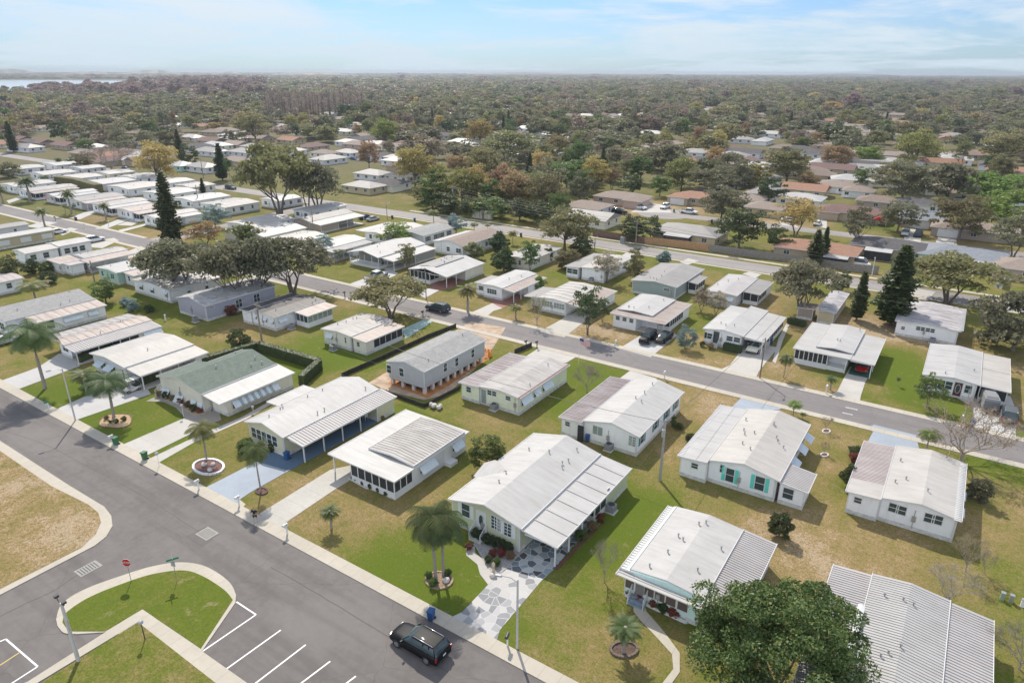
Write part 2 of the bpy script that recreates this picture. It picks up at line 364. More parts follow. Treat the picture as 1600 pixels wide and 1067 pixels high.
                if xr-xl>4.5 and fl==0:
                    mk=_mc.get('meter') or MB().box(-.18,-.16,-.3,.18,-.003,.3).box(-.03,-.08,.3,.03,-.02,1.0).box(-.025,-.07,-1.2,.025,-.02,-.3).mesh('meter_box',GALV);_mc['meter']=mk
                    put('meter_box',mk,s.root,(xl+(xr-xl)*(.9 if int(xl*7+s.x0)%2 else .47),ya,1.35));dk=_mc.setdefault(('dp',round(Z[-1],1)),MB().box(-.04,-.09,.1,.04,-.015,Z[-1]-.2).mesh('downpipe',TRIM));put('downpipe',dk,s.root,(xr-.12,ya,0))
                q.setdefault('wy',ya);q.setdefault('wxr',xr);q.setdefault('wxl',xl)
            elif kind in('open','screen'):
                side=q.get('side','R');xo=xr if side=='R' else xl;zo=float(np.interp(xo,X,Z))-th-.01+eps
                if kind=='open':
                    k=max(1,round((yb-ya)/3.));pm=_mc.setdefault(('post',round(zo,2)),MB().box(-.06,-.06,0,.06,.06,zo-.12).mesh('post',WHITE))
                    for i in range(k+1):put('post',pm,s.root,(xo,ya+(yb-ya)*i/k,.0))
                    bm=MB();bm.box(xo-.07,ya-.1,zo-.14,xo+.07,yb+.1,zo-.002)
                    bm.box(xl if side=='R' else xl+.08,ya-.06,float(min(tp[0][1],tp[-1][1]))-.14,xr-.08 if side=='R' else xr,ya+.06,float(min(tp[0][1],tp[-1][1]))-.004);bm.build('beam',WHITE,s.root)
                    if q.get('floor',1):
                        f=MB();f.box(xl,ya,.0,xr,yb,.07);f.build('carport_floor',q.get('fm',CONC),s.root)
                else:
                    zc=zo-.02;kw=MB();kw.box(xl+.02,ya,.0,xr,yb,.75);kw.build('knee_wall',WHITE,s.root)
                    ins=MB();ins.box(xl+.1,ya+.1,.76,xr-.1,yb-.1,float(min(tp[0][1],tp[-1][1]))-.05);ins.build('screen_room_shade',simple('room_shade',(.035,.035,.038),.9),s.root)  # solid near-black box, the room's shade put into its colour
                    fr=MB();k=max(1,round((yb-ya)/1.25))
                    pw=(yb-ya)/k;pm=_mc.setdefault(('sp',round(pw,2),round(zc,2)),MB().box(-.012,.05,.78,.012,pw-.05,zc-.06).mesh('screen_panel',SCREEN))
                    for i in range(k+1):fr.box(xo-.04,ya+pw*i-.045,.74,xo+.03,ya+pw*i+.045,zc)
                    for i in range(k):put('screen_panel',pm,s.root,(xo,ya+pw*i,0))
                    fr.box(xo-.04,ya,zc-.1,xo+.028,yb,zc-.001)
                    if f0==0 or nU==1 or q.get('sf'):
                        k2=max(1,round((xr-xl)/1.25));pw2=(xr-xl)/k2
                        for i in range(k2+1):
                            fr.box(xl+pw2*i-.045,ya-.03,.74,xl+pw2*i+.045,ya+.04,float(np.interp(xl+pw2*i,X,Z))-th-.02+eps)
                        pm2=_mc.setdefault(('sf',round(pw2,2),round(zc,2)),MB().box(.05,-.012,.78,pw2-.05,.012,zc-.03).mesh('screen_panel',SCREEN))
                        for i in range(k2):put('screen_panel',pm2,s.root,(xl+pw2*i,ya,0))
                    fr.build('screen_frame',WHITE,s.root)
                    if nU==1 or iu==0:q.setdefault('wy',ya);q.setdefault('wxr',xo)
    # ---- things on walls; side F (facing the camera side), R (the +x side), L
    def loc(s,side,px,py,sec,at=None):
        q=s.secs[sec];ox,oy,_=s.o
        if at is not None:
            u,z=at
            if side=='F':return Vector((q['wxl']+(q['wxr']-q['wxl'])*u,q['wy'],z)),0.
            if side=='R':return Vector((q['wxr'],q['Y0']-oy+.4+(q['Y1']-q['Y0']-.8)*u,z)),math.pi/2
        if side=='F':
            h=hit_y(px,py,q['wy']+oy);return Vector((h.x-ox,q['wy'],h.z)),0.
        if side=='R':
            h=hit_x(px,py,q['wxr']+ox);return Vector((q['wxr'],h.y-oy,h.z)),math.pi/2
        h=hit_x(px,py,q['wxl']+ox);return Vector((q['wxl'],h.y-oy,h.z)),-math.pi/2
    def win(s,side,px,py,w=.9,h=1.1,sec=0,sh=None,aw=False,mull=0,rows=1,gl=None,at=None,fm=None,cz=None):
        p,r=s.loc(side,px,py,sec,at)
        if cz is not None:p.z=cz
        mf,mp=window_meshes(w,h,fm or WHITE,gl or GLASS,mull,rows);o=put('window',mf,s.root,p,r);put('pane',mp,o)
        if sh:
            k=('sh',round(h,2),sh)
            if k not in _mc:_mc[k]=MB().box(-.19,-.045,-h/2-.05,.19,-.004,h/2+.05).mesh('shutter',SHUT[sh])
            for sx in(-1,1):put('shutter',_mc[k],o,(sx*(w/2+.28),0,0))
        if aw:put('awning',awning_mesh(w+.4,*(aw if isinstance(aw,tuple) else ())),o,(0,0,h/2+.12))
        return o
    def door(s,side,px,py,sec=0,w=.95,h=2.,c=None,oval=False,z0=None,at=None):
        p,r=s.loc(side,px,py,sec,at);p.z=(z0 if z0 is not None else p.z-h/2)
        m=MB();m.box(-w/2-.09,-.05,-.02,-w/2,0,h+.08);m.box(w/2,-.05,-.02,w/2+.09,0,h+.08);m.box(-w/2,-.05,h,w/2,0,h+.08);m.box(-w/2,-.03,0,w/2,-.002,h,1)
        o=m.build('door',[WHITE,c or DARK],s.root,p,r)
        if oval:
            k=MB();pts=[(math.cos(t)*.26,math.sin(t)*.62) for t in np.linspace(0,2*math.pi,20,endpoint=False)]
            k.add([(x,-.04,z+h*.53) for x,z in pts],[tuple(range(20))]);k.add([(x*1.18,-.035,z*1.1+h*.53) for x,z in pts],[tuple(range(20))],1);k.build('door_window',[GLASS,WHITE],o)
        k=MB();k.ball((w/2-.1,-.06,h*.48),.035);k.build('door_handle',GALV,o);return o
    def auto(s,nF=0,nR=0,sec=0,w=.9,h=1.,aw=False,sh=None,z=1.55,ts=None):
        for side,n in(('F',nF),('R',nR)):
            for i in range(n):s.win(side,0,0,w*random.choice((.7,1.,1.,1.5)),h,sec,sh,aw,mull=random.choice((0,0,1)),at=((i+.5+random.uniform(-.2,.2))/n,z))
def steps(loc,rz,label,n=4,w=1.3,rail=True,h=.75,mat=None):
    r=empty('entry_steps',loc,label,'steps',rz=rz);m=MB();t=.28
    for i in range(n):m.box(-w/2,-(n-i)*t,0,w/2,-(n-i-1)*t,h*(i+1)/n)
    m.build('stair_treads',mat or CONC,r)
    if rail:
        for sx in(-w/2,w/2):
            k=MB();k.tube([(sx,-n*t,.95),(sx,0,h+.95)],.03,5);k.tube([(sx,-n*t,.25),(sx,0,h+.15)],.02,5)
            for i in range(9):
                f=i/8;k.tube([(sx,-n*t*(1-f),h*f*.9),(sx,-n*t*(1-f),.95+h*f)],.016 if i%8 else .04,4)
            k.build('handrail',WHITE,r)
    return r
def hiphouse(px,py,w,d,label,roof='tan',wall='tan',rz=0.,h=2.6,rise=1.5,group=None,gable=False,wing=None,nwin=3,patio=None,garage=False,yaw=None):
    b=G(px,py);r=empty('suburban_house',b,label,'house',group,rz);ov=.5
    def blk(cx,cy,w,d,rise,nm='wall'):
        m=MB();m.box(cx-w/2,cy-d/2,0,cx+w/2,cy+d/2,h);m.build(nm,W[wall],r)
        a,b_=w/2+ov,d/2+ov;zr=h+rise;m=MB()
        long=a>=b_;k=(a-b_) if long else (b_-a)
        if gable:k=a if long else b_
        q=[(cx-a,cy-b_,h-.05),(cx+a,cy-b_,h-.05),(cx+a,cy+b_,h-.05),(cx-a,cy+b_,h-.05)]
        rg=[(cx-k,cy,zr),(cx+k,cy,zr)] if long else [(cx,cy-k,zr),(cx,cy+k,zr)]
        vs=q+rg+[(x,y,z-.15) for x,y,z in q]
        if long:fs=[(0,1,5,4),(2,3,4,5),(3,0,4),(1,2,5)]
        else:fs=[(0,1,4),(1,2,5,4),(2,3,5),(3,0,4,5)]
        m.add(vs,fs,0);m.add(vs,[(6,7,1,0),(7,8,2,1),(8,9,3,2),(9,6,0,3),(9,8,7,6)],1);m.build('roof',[R[roof],TRIM],r)
    blk(0,0,w,d,rise)
    if wing:blk(wing[0],wing[1],wing[2],wing[3],rise*.8,'wing_wall')
    for i in range(nwin):
        mf,mp=window_meshes(1.3,1.,WHITE,GLASS,1,0);o=put('window',mf,r,(-w/2+w*(i+.5)/nwin,-d/2,1.5));put('pane',mp,o)
    for i in range(2):
        mf,mp=window_meshes(1.1,1.,WHITE,GLASS,0,1);o=put('window',mf,r,(w/2,-d/2+d*(i+.5)/2,1.5),math.pi/2);put('pane',mp,o)
    if garage:
        m=MB();m.box(-2.4,-.06,0,2.4,-.01,2.2);
        for k in range(1,4):m.box(-2.4,-.075,.55*k-.015,2.4,-.06,.55*k+.015)
        m.build('garage_door',WHITE,r,(garage if isinstance(garage,tuple) else (w/4,-d/2,0)))
    if patio:
        x,pw,pd=patio;m=MB();m.add([(x-pw/2,-d/2-pd,2.25),(x+pw/2,-d/2-pd,2.25),(x+pw/2,-d/2,2.55),(x-pw/2,-d/2,2.55),(x-pw/2,-d/2-pd,2.15),(x+pw/2,-d/2-pd,2.15),(x+pw/2,-d/2,2.45),(x-pw/2,-d/2,2.45)],[(0,1,2,3),(7,6,5,4),(0,4,5,1),(1,5,6,2),(3,7,4,0)]);m.build('patio_roof',R['white'],r)
        m=MB();m.box(x-pw/2+.2,-d/2-pd+.3,.05,x+pw/2-.2,-d/2-.02,2.1);m.build('screened_patio',SCREEN,r)
        m=MB()
        for i in range(5):
            xx=x-pw/2+.2+(pw-.4)*i/4;m.box(xx-.05,-d/2-pd+.2,0,xx+.05,-d/2-pd+.28,2.2)
        m.build('patio_post',DARK,r)
    return r
# ---------------------------------------------------------------- foliage
def quads(P,N,s,rng,asp=.6):
    """leaf quads at P with normals N and sizes s"""
    n=len(P);t=rng.normal(size=(n,3));t-=N*(t*N).sum(1)[:,None];t/=np.linalg.norm(t,axis=1)[:,None]+1e-9;b=np.cross(N,t)
    s=np.broadcast_to(s,(n,))[:,None];a=t*s;b=b*s*asp
    V=np.stack([P-a,P-b*.9,P+a,P+b*.9],1).reshape(-1,3);Fq=np.arange(n*4).reshape(n,4);return V,Fq
def unit(n,rng):
    v=rng.normal(size=(n,3));return v/np.linalg.norm(v,axis=1)[:,None]
LC={'dark':((.064,.086,.029),(.103,.132,.044)),'olive':((.203,.203,.087),(.273,.261,.122)),'grey':((.165,.17,.095),(.225,.22,.135)),'green':((.105,.155,.045),(.16,.215,.065)),'bright':((.15,.215,.05),(.23,.3,.075)),'rust':((.28,.2,.11),(.35,.26,.14)),'gold':((.36,.28,.1),(.44,.35,.14)),'brown':((.243,.196,.145),(.31,.248,.181)),'blue':((.213,.291,.28),(.291,.381,.358)),'yel':((.247,.247,.083),(.319,.309,.113)),'cyp':((.235,.174,.157),(.291,.213,.19)),'palm':((.075,.125,.04),(.13,.175,.055)),'palmy':((.135,.165,.05),(.23,.225,.08)),'mag':((.065,.11,.025),(.12,.17,.045)),'magb':((.302,.268,.117),(.256,.314,.099)),'pale':((.56,.493,.403),(.403,.381,.269)),'red':((.28,.078,.067),(.336,.134,.078)),'hedge':((.04,.07,.025),(.07,.105,.04)),'bush':((.075,.115,.035),(.12,.165,.055))}
def LM(c):return leafmat('leaf_'+c,*LC[c],tr=.3 if c in('dark','mag','hedge') else .5)
TWIG=simple('twig',(.3,.26,.22),.9,var=.3,sc=5)
def crown_np(seed,R_,H_,zc,ncl,npl,ls,dome=.35,cl=.27,gap=.0,asp=.6,fill=.55):
    """ncl clumps over an ellipsoid of radii (R_,R_,H_) centred at zc, npl leaves in each"""
    r=np.random.default_rng(seed);c=unit(ncl,r);c[:,2]=np.where(c[:,2]<-dome,-c[:,2],c[:,2])
    rad=r.uniform(fill,1.,ncl)[:,None];lob=1+.16*np.sin(3*np.arctan2(c[:,1],c[:,0])+seed)[:,None]
    cen=c*rad*lob*np.array([R_,R_,H_])+np.array([0,0,zc]);cr=cl*R_*r.uniform(.6,1.25,ncl)
    idx=np.repeat(np.arange(ncl),npl);u=unit(len(idx),r);u[:,2]=np.abs(u[:,2])*.8-.25*(r.random(len(idx))<.4)
    P=cen[idx]+u*cr[idx][:,None]*r.uniform(.55,1.,len(idx))[:,None]*np.array([1,1,.72])
    N=u*.8+r.normal(size=u.shape)*.55;N/=np.linalg.norm(N,axis=1)[:,None]
    return quads(P,N,ls*r.uniform(.6,1.3,len(idx)),r,asp),cen
def limbs(mb,seed,R_,zc,H_,trunk,cen,tr,nl=9,n=6,lean=.12,multi=1):
    r=random.Random(seed);fork=zc*trunk
    for q in range(multi):
        a=2*math.pi*q/multi+r.random();bx,by=(math.cos(a)*tr*1.1,math.sin(a)*tr*1.1) if multi>1 else (0,0)
        fx,fy=(math.cos(a)*R_*.18,math.sin(a)*R_*.18) if multi>1 else (r.uniform(-lean,lean),r.uniform(-lean,lean))
        t=tr if multi==1 else tr*.62
        mb.tube([(bx,by,-.1),(bx*1.1,by*1.1,fork*.3),(fx*.6+bx*.4,fy*.6+by*.4,fork*.7),(fx,fy,fork)],[t*1.25,t,t*.85,t*.75],n+1)
        k=[cen[i] for i in r.sample(range(len(cen)),min(len(cen),max(2,nl//multi)))]
        for e in k:
            if multi>1 and (e[0]*math.cos(a)+e[1]*math.sin(a))<-.1*R_:e=(-e[0],-e[1],e[2])
            m1=(fx+(e[0]-fx)*.45+r.uniform(-.06,.06)*R_,fy+(e[1]-fy)*.45+r.uniform(-.06,.06)*R_,fork+(e[2]-fork)*.38)
            mb.tube([(fx,fy,fork-.05),m1,(e[0],e[1],e[2])],[t*.45,t*.28,t*.09],n-1,cap=False)
def bare_branches(mb,seed,R_,H_,z0,depth=4,k=4,r0=.07,spread=.75):
    r=random.Random(seed)
    def rec(p,d,L,rad,dep):
        q=p+d*L;mid=p+d*(L*.5)+Vector((r.uniform(-.06,.06),r.uniform(-.06,.06),0))*L;mb.tube([p,mid,q],[rad,rad*.8,rad*.6],4,cap=False)
        if dep>0:
            for i in range(r.choice((2,3,3)) if dep>1 else 3):
                nd=(d+Vector((r.uniform(-1,1),r.uniform(-1,1),r.uniform(-.25,.7)))*spread).normalized();rec(q,nd,L*r.uniform(.6,.82),rad*.6,dep-1)
    for i in range(k):
        a=2*math.pi*i/k+r.random()*.6;d=Vector((math.cos(a)*.7,math.sin(a)*.7,1.)).normalized();rec(Vector((0,0,z0)),d,H_*.34,r0,depth)
_tp={}
def tree_parts(kind,var,col):
    """unit trees: height 10, returned as list of (name, mesh)"""
    k=(kind,var,col)
    if k in _tp:return _tp[k]
    sd=hash((kind,var))%1 + {'oak':1,'dome':2,'round':3,'airy':4,'bare':5,'conifer':6,'palm':7,'date':8,'bush':9,'cypress':10,'far':11,'fan':12,'low':13,'tall':14,'mag':15}[kind]*17+var*101
    t=MB();fol=None;mats=LM(col)
    if kind in('oak','dome','round','airy','far','low','tall','mag'):
        P={'oak':(5.6,3.5,6.3,60,80,.33,.55,.36,.42,3),'dome':(5.3,4.3,5.6,60,85,.30,.8,.34,.3,1),'round':(4.2,4.6,5.3,44,90,.30,.9,.36,.26,1),'airy':(4.7,4.2,5.7,60,50,.27,.7,.28,.3,2),
           'far':(5.0,4.4,5.4,30,34,.62,.8,.42,.2,1),'low':(5.8,4.7,5.0,52,85,.36,.9,.36,.15,1),'tall':(3.1,4.9,5.0,46,75,.30,.9,.38,.25,1),'mag':(5.3,4.8,5.1,210,300,.115,.6,.18,.2,1)}[kind]
        R_,H_,zc,nc,nl,ls,dome,cl,tk,mu=P
        (V,Q),cen=crown_np(sd,R_,H_,zc,nc,nl,ls,dome,cl,fill=.5 if kind!='airy' else .35)
        if kind=='mag':
            mi=(np.random.default_rng(3).random(len(Q))<.22).astype(np.int32);fol=npmesh('crown',V,Q,[mats,LM('magb')],mi=mi)
        else:fol=npmesh('crown',V,Q,mats)
        limbs(t,sd,R_,zc,H_,.45 if kind not in('low',) else .2,cen,{'oak':.34,'far':.22}.get(kind,.26),14 if kind in('oak','airy','dome') else 7,multi=mu)
        if kind=='airy':
            tt=MB();bare_branches(tt,sd,R_,6.5,3.2,3,6,.06);t.add(tt.v,tt.f,0)
    elif kind=='bare':
        t.tube([(0,0,-.1),(.05,.03,2.4)],[.26,.17],6);bare_branches(t,sd,4.5,9.,2.,5,7,.13,.8)
        r=np.random.default_rng(sd);ends=np.array([v for v in t.v if v[2]>4]);ix=r.integers(0,len(ends),2600);Pn=ends[ix]+r.normal(size=(2600,3))*.2
        V,Q=quads(Pn,unit(2600,r),.11,r);fol=npmesh('crown',V,Q,mats)
    elif kind=='conifer':
        r=np.random.default_rng(sd);t.tube([(0,0,-.1),(0,0,5),(0,0,9.8)],[.2,.13,.03],6);Ps=[];Ns=[]
        for z in np.arange(.7,9.9,.33):
            R_=min(1.,(10.15-z)/5.6)**.85*1.75*r.uniform(.62,1.14)*(1 if z>1.2 else .85);nb=int(9+R_*4)
            for i in range(nb):
                a=2*math.pi*(i+r.random())/nb;L=R_*r.uniform(.7,1.1)
                for q in np.arange(.2,1.,.13):
                    for _ in range(5):
                        Ps.append((math.cos(a)*L*q+r.normal()*.1,math.sin(a)*L*q+r.normal()*.1,z+q*L*.14-.12*r.random()));Ns.append((r.normal()*.5,r.normal()*.5,1))
                if i%3==0:t.tube([(0,0,z-.1),(math.cos(a)*L*.8,math.sin(a)*L*.8,z+.1*L)],[.03,.01],3,cap=False)
        Ps=np.array(Ps);Ns=np.array(Ns);Ns/=np.linalg.norm(Ns,axis=1)[:,None];V,Q=quads(Ps,Ns,.22,r,.6);fol=npmesh('crown',V,Q,mats)
    elif kind in('palm','date','fan'):
        r=random.Random(sd);zt=8.2 if kind=='palm' else 7.4 if kind=='date' else 7.6
        t.tube([(0,0,-.1),(.02,0,.5),(.08,.03,zt*.5),(.05,.0,zt)],{'palm':[.2,.15,.13,.11],'date':[.34,.3,.27,.24],'fan':[.22,.2,.18,.17]}[kind],8)
        t.ball((.05,0,zt),.2 if kind!='date' else .42,0,8,5)
        V=[];Q=[];nf={'palm':26,'date':46,'fan':40}[kind];L0={'palm':3.3,'date':3.0,'fan':1.7}[kind]
        for i in range(nf):
            a=i*2.39996+r.uniform(-.2,.2);el=1.0-1.6*(i/nf) if kind=='date' else 1.2-2.0*(i/nf) if kind=='fan' else 1.15-1.75*(i/nf)
            L=L0*r.uniform(.85,1.1);st=10 if kind!='fan' else 5;p=Vector((.05,0,zt+.1));d=Vector((math.cos(a)*math.cos(el),math.sin(a)*math.cos(el),math.sin(el)));path=[p.copy()]
            for k_ in range(st):
                d=(d+Vector((0,0,-(.19 if kind=='palm' else .1)*(1+.6*k_/st)))).normalized();p=p+d*(L/st);path.append(p.copy())
            if kind=='fan':
                c=path[2];dd=(path[3]-path[1]).normalized();sd_=dd.cross(Vector((0,0,1))).normalized();up=sd_.cross(dd)
                for j in range(11):
                    w=-1.35+2.7*j/10;v=(dd*math.cos(w)+sd_*math.sin(w))*L*.62+Vector((0,0,-.12*L));e=sd_*.055;b=len(V)
                    V+=[c-e,c+e,c+v*.7+e*1.4,c+v,];Q.append((b,b+1,b+2,b+3))
                continue
            for k_ in range(1,st+1):
                c=path[k_];dd=(path[k_]-path[k_-1]).normalized();sd_=dd.cross(Vector((0,0,1)))
                if sd_.length<.01:continue
                sd_.normalize();ll=(.75 if kind=='palm' else .5)*math.sin(math.pi*min(.97,(k_/st)*.8+.12))*r.uniform(.85,1.1)
                for sg in(-1,1):
                    for h_ in(0,.33,.66):
                        c2=path[k_-1].lerp(c,h_+.3);tipv=sd_*sg*ll+dd*ll*.45+Vector((0,0,-ll*(.75 if kind=='palm' else .12)+r.uniform(-.05,.05)));e=dd*.05;b=len(V)
                        e=dd*.045;V+=[c2-e,c2+e,c2+tipv+e*.6,c2+tipv-e*.2];Q.append((b,b+1,b+2,b+3))
            for k_ in range(st):
                b=len(V);e=Vector((0,0,.025));V+=[path[k_]-e,path[k_+1]-e*.6,path[k_+1]+e*.6,path[k_]+e];Q.append((b,b+1,b+2,b+3))
        fol=npmesh('crown',[tuple(v) for v in V],Q,mats)
    elif kind=='bush':
        (V,Q),cen=crown_np(sd,4.5,4.6,4.7,60,90,.42,.9,.36,fill=.6);fol=npmesh('foliage',V,Q,mats);t.tube([(0,0,-.1),(0,0,4)],[.4,.25],6)
        for i in range(5):t.tube([(0,0,.3),tuple(cen[i]*.8)],[.25,.1],5,cap=False)
    elif kind=='cypress':
        r=np.random.default_rng(sd);t.tube([(0,0,-.1),(0,0,9.8)],[.2,.04],5);Ps=[]
        for z in np.arange(3.,10,.22):
            R_=.25+1.25*math.sin(min(1,(10.4-z)/5.)*math.pi/2)
            for i in range(16):
                a=r.random()*6.28;q=r.random()**.6*R_;Ps.append((math.cos(a)*q,math.sin(a)*q,z+r.normal()*.15))
            for i in range(2):
                a=r.random()*6.28;t.tube([(0,0,z-.3),(math.cos(a)*R_,math.sin(a)*R_,z+.3)],[.035,.01],3,cap=False)
        Ps=np.array(Ps);V,Q=quads(Ps,unit(len(Ps),r),.15,r,.4);fol=npmesh('crown',V,Q,mats)
    bm_=PBARK if kind in('palm','date','fan') else TWIG if kind=='bare' else BARK
    _tp[k]=(('stem' if kind=='bush' else 'trunk'),t.mesh('trunk',bm_)),('foliage' if kind=='bush' else 'crown',fol)
    return _tp[k]
NOM={'palm':'palm_tree','date':'palm_tree','fan':'palm_tree','conifer':'conifer_tree','bush':'shrub','bare':'bare_tree','cypress':'cypress_tree'}
def plant(kind,col,loc,h,w=None,label=None,group=None,var=None,rz=None,cat=None,name=None):
    rr=random.Random(int(loc[0]*91+loc[1]*57)&0xffff);var=rr.randrange(4 if kind=='far' else 3 if kind not in('mag',) else 1) if var is None else var
    P=tree_parts(kind,var,col);W0={'oak':12.5,'dome':12,'round':9.4,'airy':10.5,'far':11.5,'low':12.5,'tall':7.4,'mag':11.4,'bare':11,'conifer':4.4,'palm':5.6,'date':6,'fan':3.4,'bush':10.6,'cypress':2.8}[kind]
    s=h/10.;sw=(w/W0) if w else s
    e=empty(name or NOM.get(kind,'tree'),Vector((loc[0],loc[1],loc[2] if len(loc)>2 else 0)),label,cat or {'bush':'shrub','palm':'palm tree','date':'palm tree','fan':'palm tree'}.get(kind,'tree'),group,rr.uniform(0,6.28) if rz is None else rz)
    e.scale=(sw,sw,s)
    for nm,me in P:put(nm,me,e)
    return e
def T(kind,col,bx,by,ty,wpx=None,label=None,group=None,var=None,tx=None,rz=None):
    """tree from the pixel of its foot, the pixel row of its top and its crown width in pixels"""
    b=G(bx,by);h=max(.6,height(bx,by,ty,tx));w=px2m(b,wpx) if wpx else None
    return plant(kind,col,b,h,w,label,group,var,rz)
# ---------------------------------------------------------------- vehicles (front towards +x, wheels on z=0)
def paint(name,c):
    m=simple('paint_'+name,c,.5,.0,var=.03,coat=.2);b=m.node_tree.nodes['Principled BSDF'];b.inputs['Specular IOR Level'].default_value=.15;b.inputs['Coat Roughness'].default_value=.04;return m
RED_L=simple('tail_lamp',(.35,.01,.01),.2);HEADL=simple('head_lamp',(.4,.42,.45),.1);CHROME=simple('chrome',(.6,.6,.62),.15,.9,var=.02)
def loft(m,st,mi=0,sm=True):
    """st: [(x, z0, z1, half width bottom, half width top)] rounded sections along x"""
    rings=[]
    for x,z0,z1,a,b in st:
        e=min(.12,(z1-z0)*.3);rings.append([(x,-a*.92,z0),(x,-a,z0+e),(x,-(a+b)/2*1.01,(z0+z1)/2),(x,-b,z1-e),(x,-b*.86,z1-e*.25),(x,-b*.5,z1),(x,b*.5,z1),(x,b*.86,z1-e*.25),(x,b,z1-e),(x,(a+b)/2*1.01,(z0+z1)/2),(x,a,z0+e),(x,a*.92,z0)])
    n=12;vs=[p for r in rings for p in r];fs=[(i*n+j,(i+1)*n+j,(i+1)*n+(j+1)%n,i*n+(j+1)%n) for i in range(len(st)-1) for j in range(n)]
    fs=[f[::-1] for f in fs];m.add(vs,fs,mi,sm);m.add(rings[0],[tuple(range(n))[::-1]],mi);m.add(rings[-1],[tuple(range(n))],mi);return m
_cars={}
SPEC={ #  L, W, belt stations, cabin (glass) stations x/z, roof, wheel r
 'suv':dict(L=4.95,W=1.96,r=.38,body=[(-2.45,.42,1.0,.86,.84),(-2.38,.32,1.12,.95,.93),(-1.6,.3,1.14,.98,.95),(.6,.3,1.12,.98,.95),(1.0,.3,1.1,.98,.93),(1.9,.32,1.03,.96,.86),(2.32,.36,.92,.9,.76),(2.47,.45,.75,.78,.66)],
   cab=[(-2.36,1.08,1.1,.9,.88),(-2.05,1.08,1.66,.92,.74),(-1.9,1.08,1.72,.93,.74),(.1,1.08,1.73,.93,.72),(.35,1.08,1.66,.93,.72),(1.1,1.06,1.08,.9,.84)],roof=(-2.0,.15,1.735,.70),rail=True),
 'sedan':dict(L=4.7,W=1.82,r=.33,body=[(-2.35,.42,.85,.76,.7),(-2.25,.3,.98,.87,.8),(-1.4,.26,1.0,.91,.87),(.6,.26,.98,.91,.87),(1.2,.26,.93,.9,.82),(2.1,.3,.8,.84,.7),(2.35,.38,.62,.7,.58)],
   cab=[(-1.95,.94,.97,.8,.76),(-1.2,.94,1.36,.82,.62),(-.9,.94,1.42,.83,.62),(.05,.94,1.43,.83,.61),(.3,.94,1.38,.83,.61),(1.2,.92,.95,.8,.74)],roof=(-1.05,.15,1.435,.58),rail=False),
 'van':dict(L=5.4,W=2.0,r=.36,body=[(-2.7,.4,1.1,.92,.9),(-2.62,.3,1.2,.98,.96),(1.4,.3,1.2,.99,.95),(2.1,.32,1.1,.96,.86),(2.55,.36,.95,.88,.76),(2.68,.45,.75,.78,.66)],
   cab=[(-2.62,1.15,1.2,.92,.9),(-2.5,1.15,2.1,.94,.84),(.9,1.15,2.12,.94,.82),(1.2,1.15,2.0,.94,.8),(2.0,1.12,1.15,.9,.84)],roof=(-2.5,1.0,2.13,.8),rail=False),
 'pickup':dict(L=5.7,W=1.98,r=.39,body=[(-2.85,.5,.9,.9,.9),(-2.8,.42,1.08,.96,.96),(-.85,.4,1.1,.97,.97),(.9,.4,1.12,.97,.94),(1.9,.42,1.08,.96,.88),(2.6,.44,.98,.92,.82),(2.8,.52,.82,.84,.74)],
   cab=[(-.85,1.05,1.1,.9,.88),(-.72,1.05,1.74,.92,.74),(-.5,1.05,1.8,.92,.74),(.75,1.05,1.8,.92,.72),(1.0,1.05,1.72,.92,.72),(1.6,1.04,1.08,.9,.84)],roof=(-.62,.85,1.805,.70),rail=False),
 'jeep':dict(L=4.3,W=1.86,r=.42,body=[(-2.1,.5,1.1,.8,.8),(-2.05,.42,1.2,.84,.84),(.7,.42,1.18,.84,.8),(1.8,.44,1.1,.76,.66),(2.0,.5,.95,.7,.62)],
   cab=[(-2.02,1.15,1.75,.8,.76),(-1.95,1.15,1.83,.81,.77),(.5,1.15,1.84,.81,.76),(.65,1.15,1.75,.81,.75),(.85,1.12,1.18,.8,.78)],roof=(-2.0,.5,1.85,.76),rail=False)}
def wheel_meshes(r):
    k=('wh',r)
    if k not in _cars:
        t=MB();t.tube([(0,-.11,0),(0,-.09,0),(0,.09,0),(0,.11,0)],[r*.9,r,r,r*.9],18);c=MB();c.tube([(0,-.125,0),(0,-.1,0)],[r*.58,r*.62],14)
        for i in range(5):
            a=i*1.2566;c.cbox(math.cos(a)*r*.3,-.128,math.sin(a)*r*.3,.07,.02,.07)
        _cars[k]=(t.mesh('tyre',RUBBER),c.mesh('rim',RIM))
    return _cars[k]
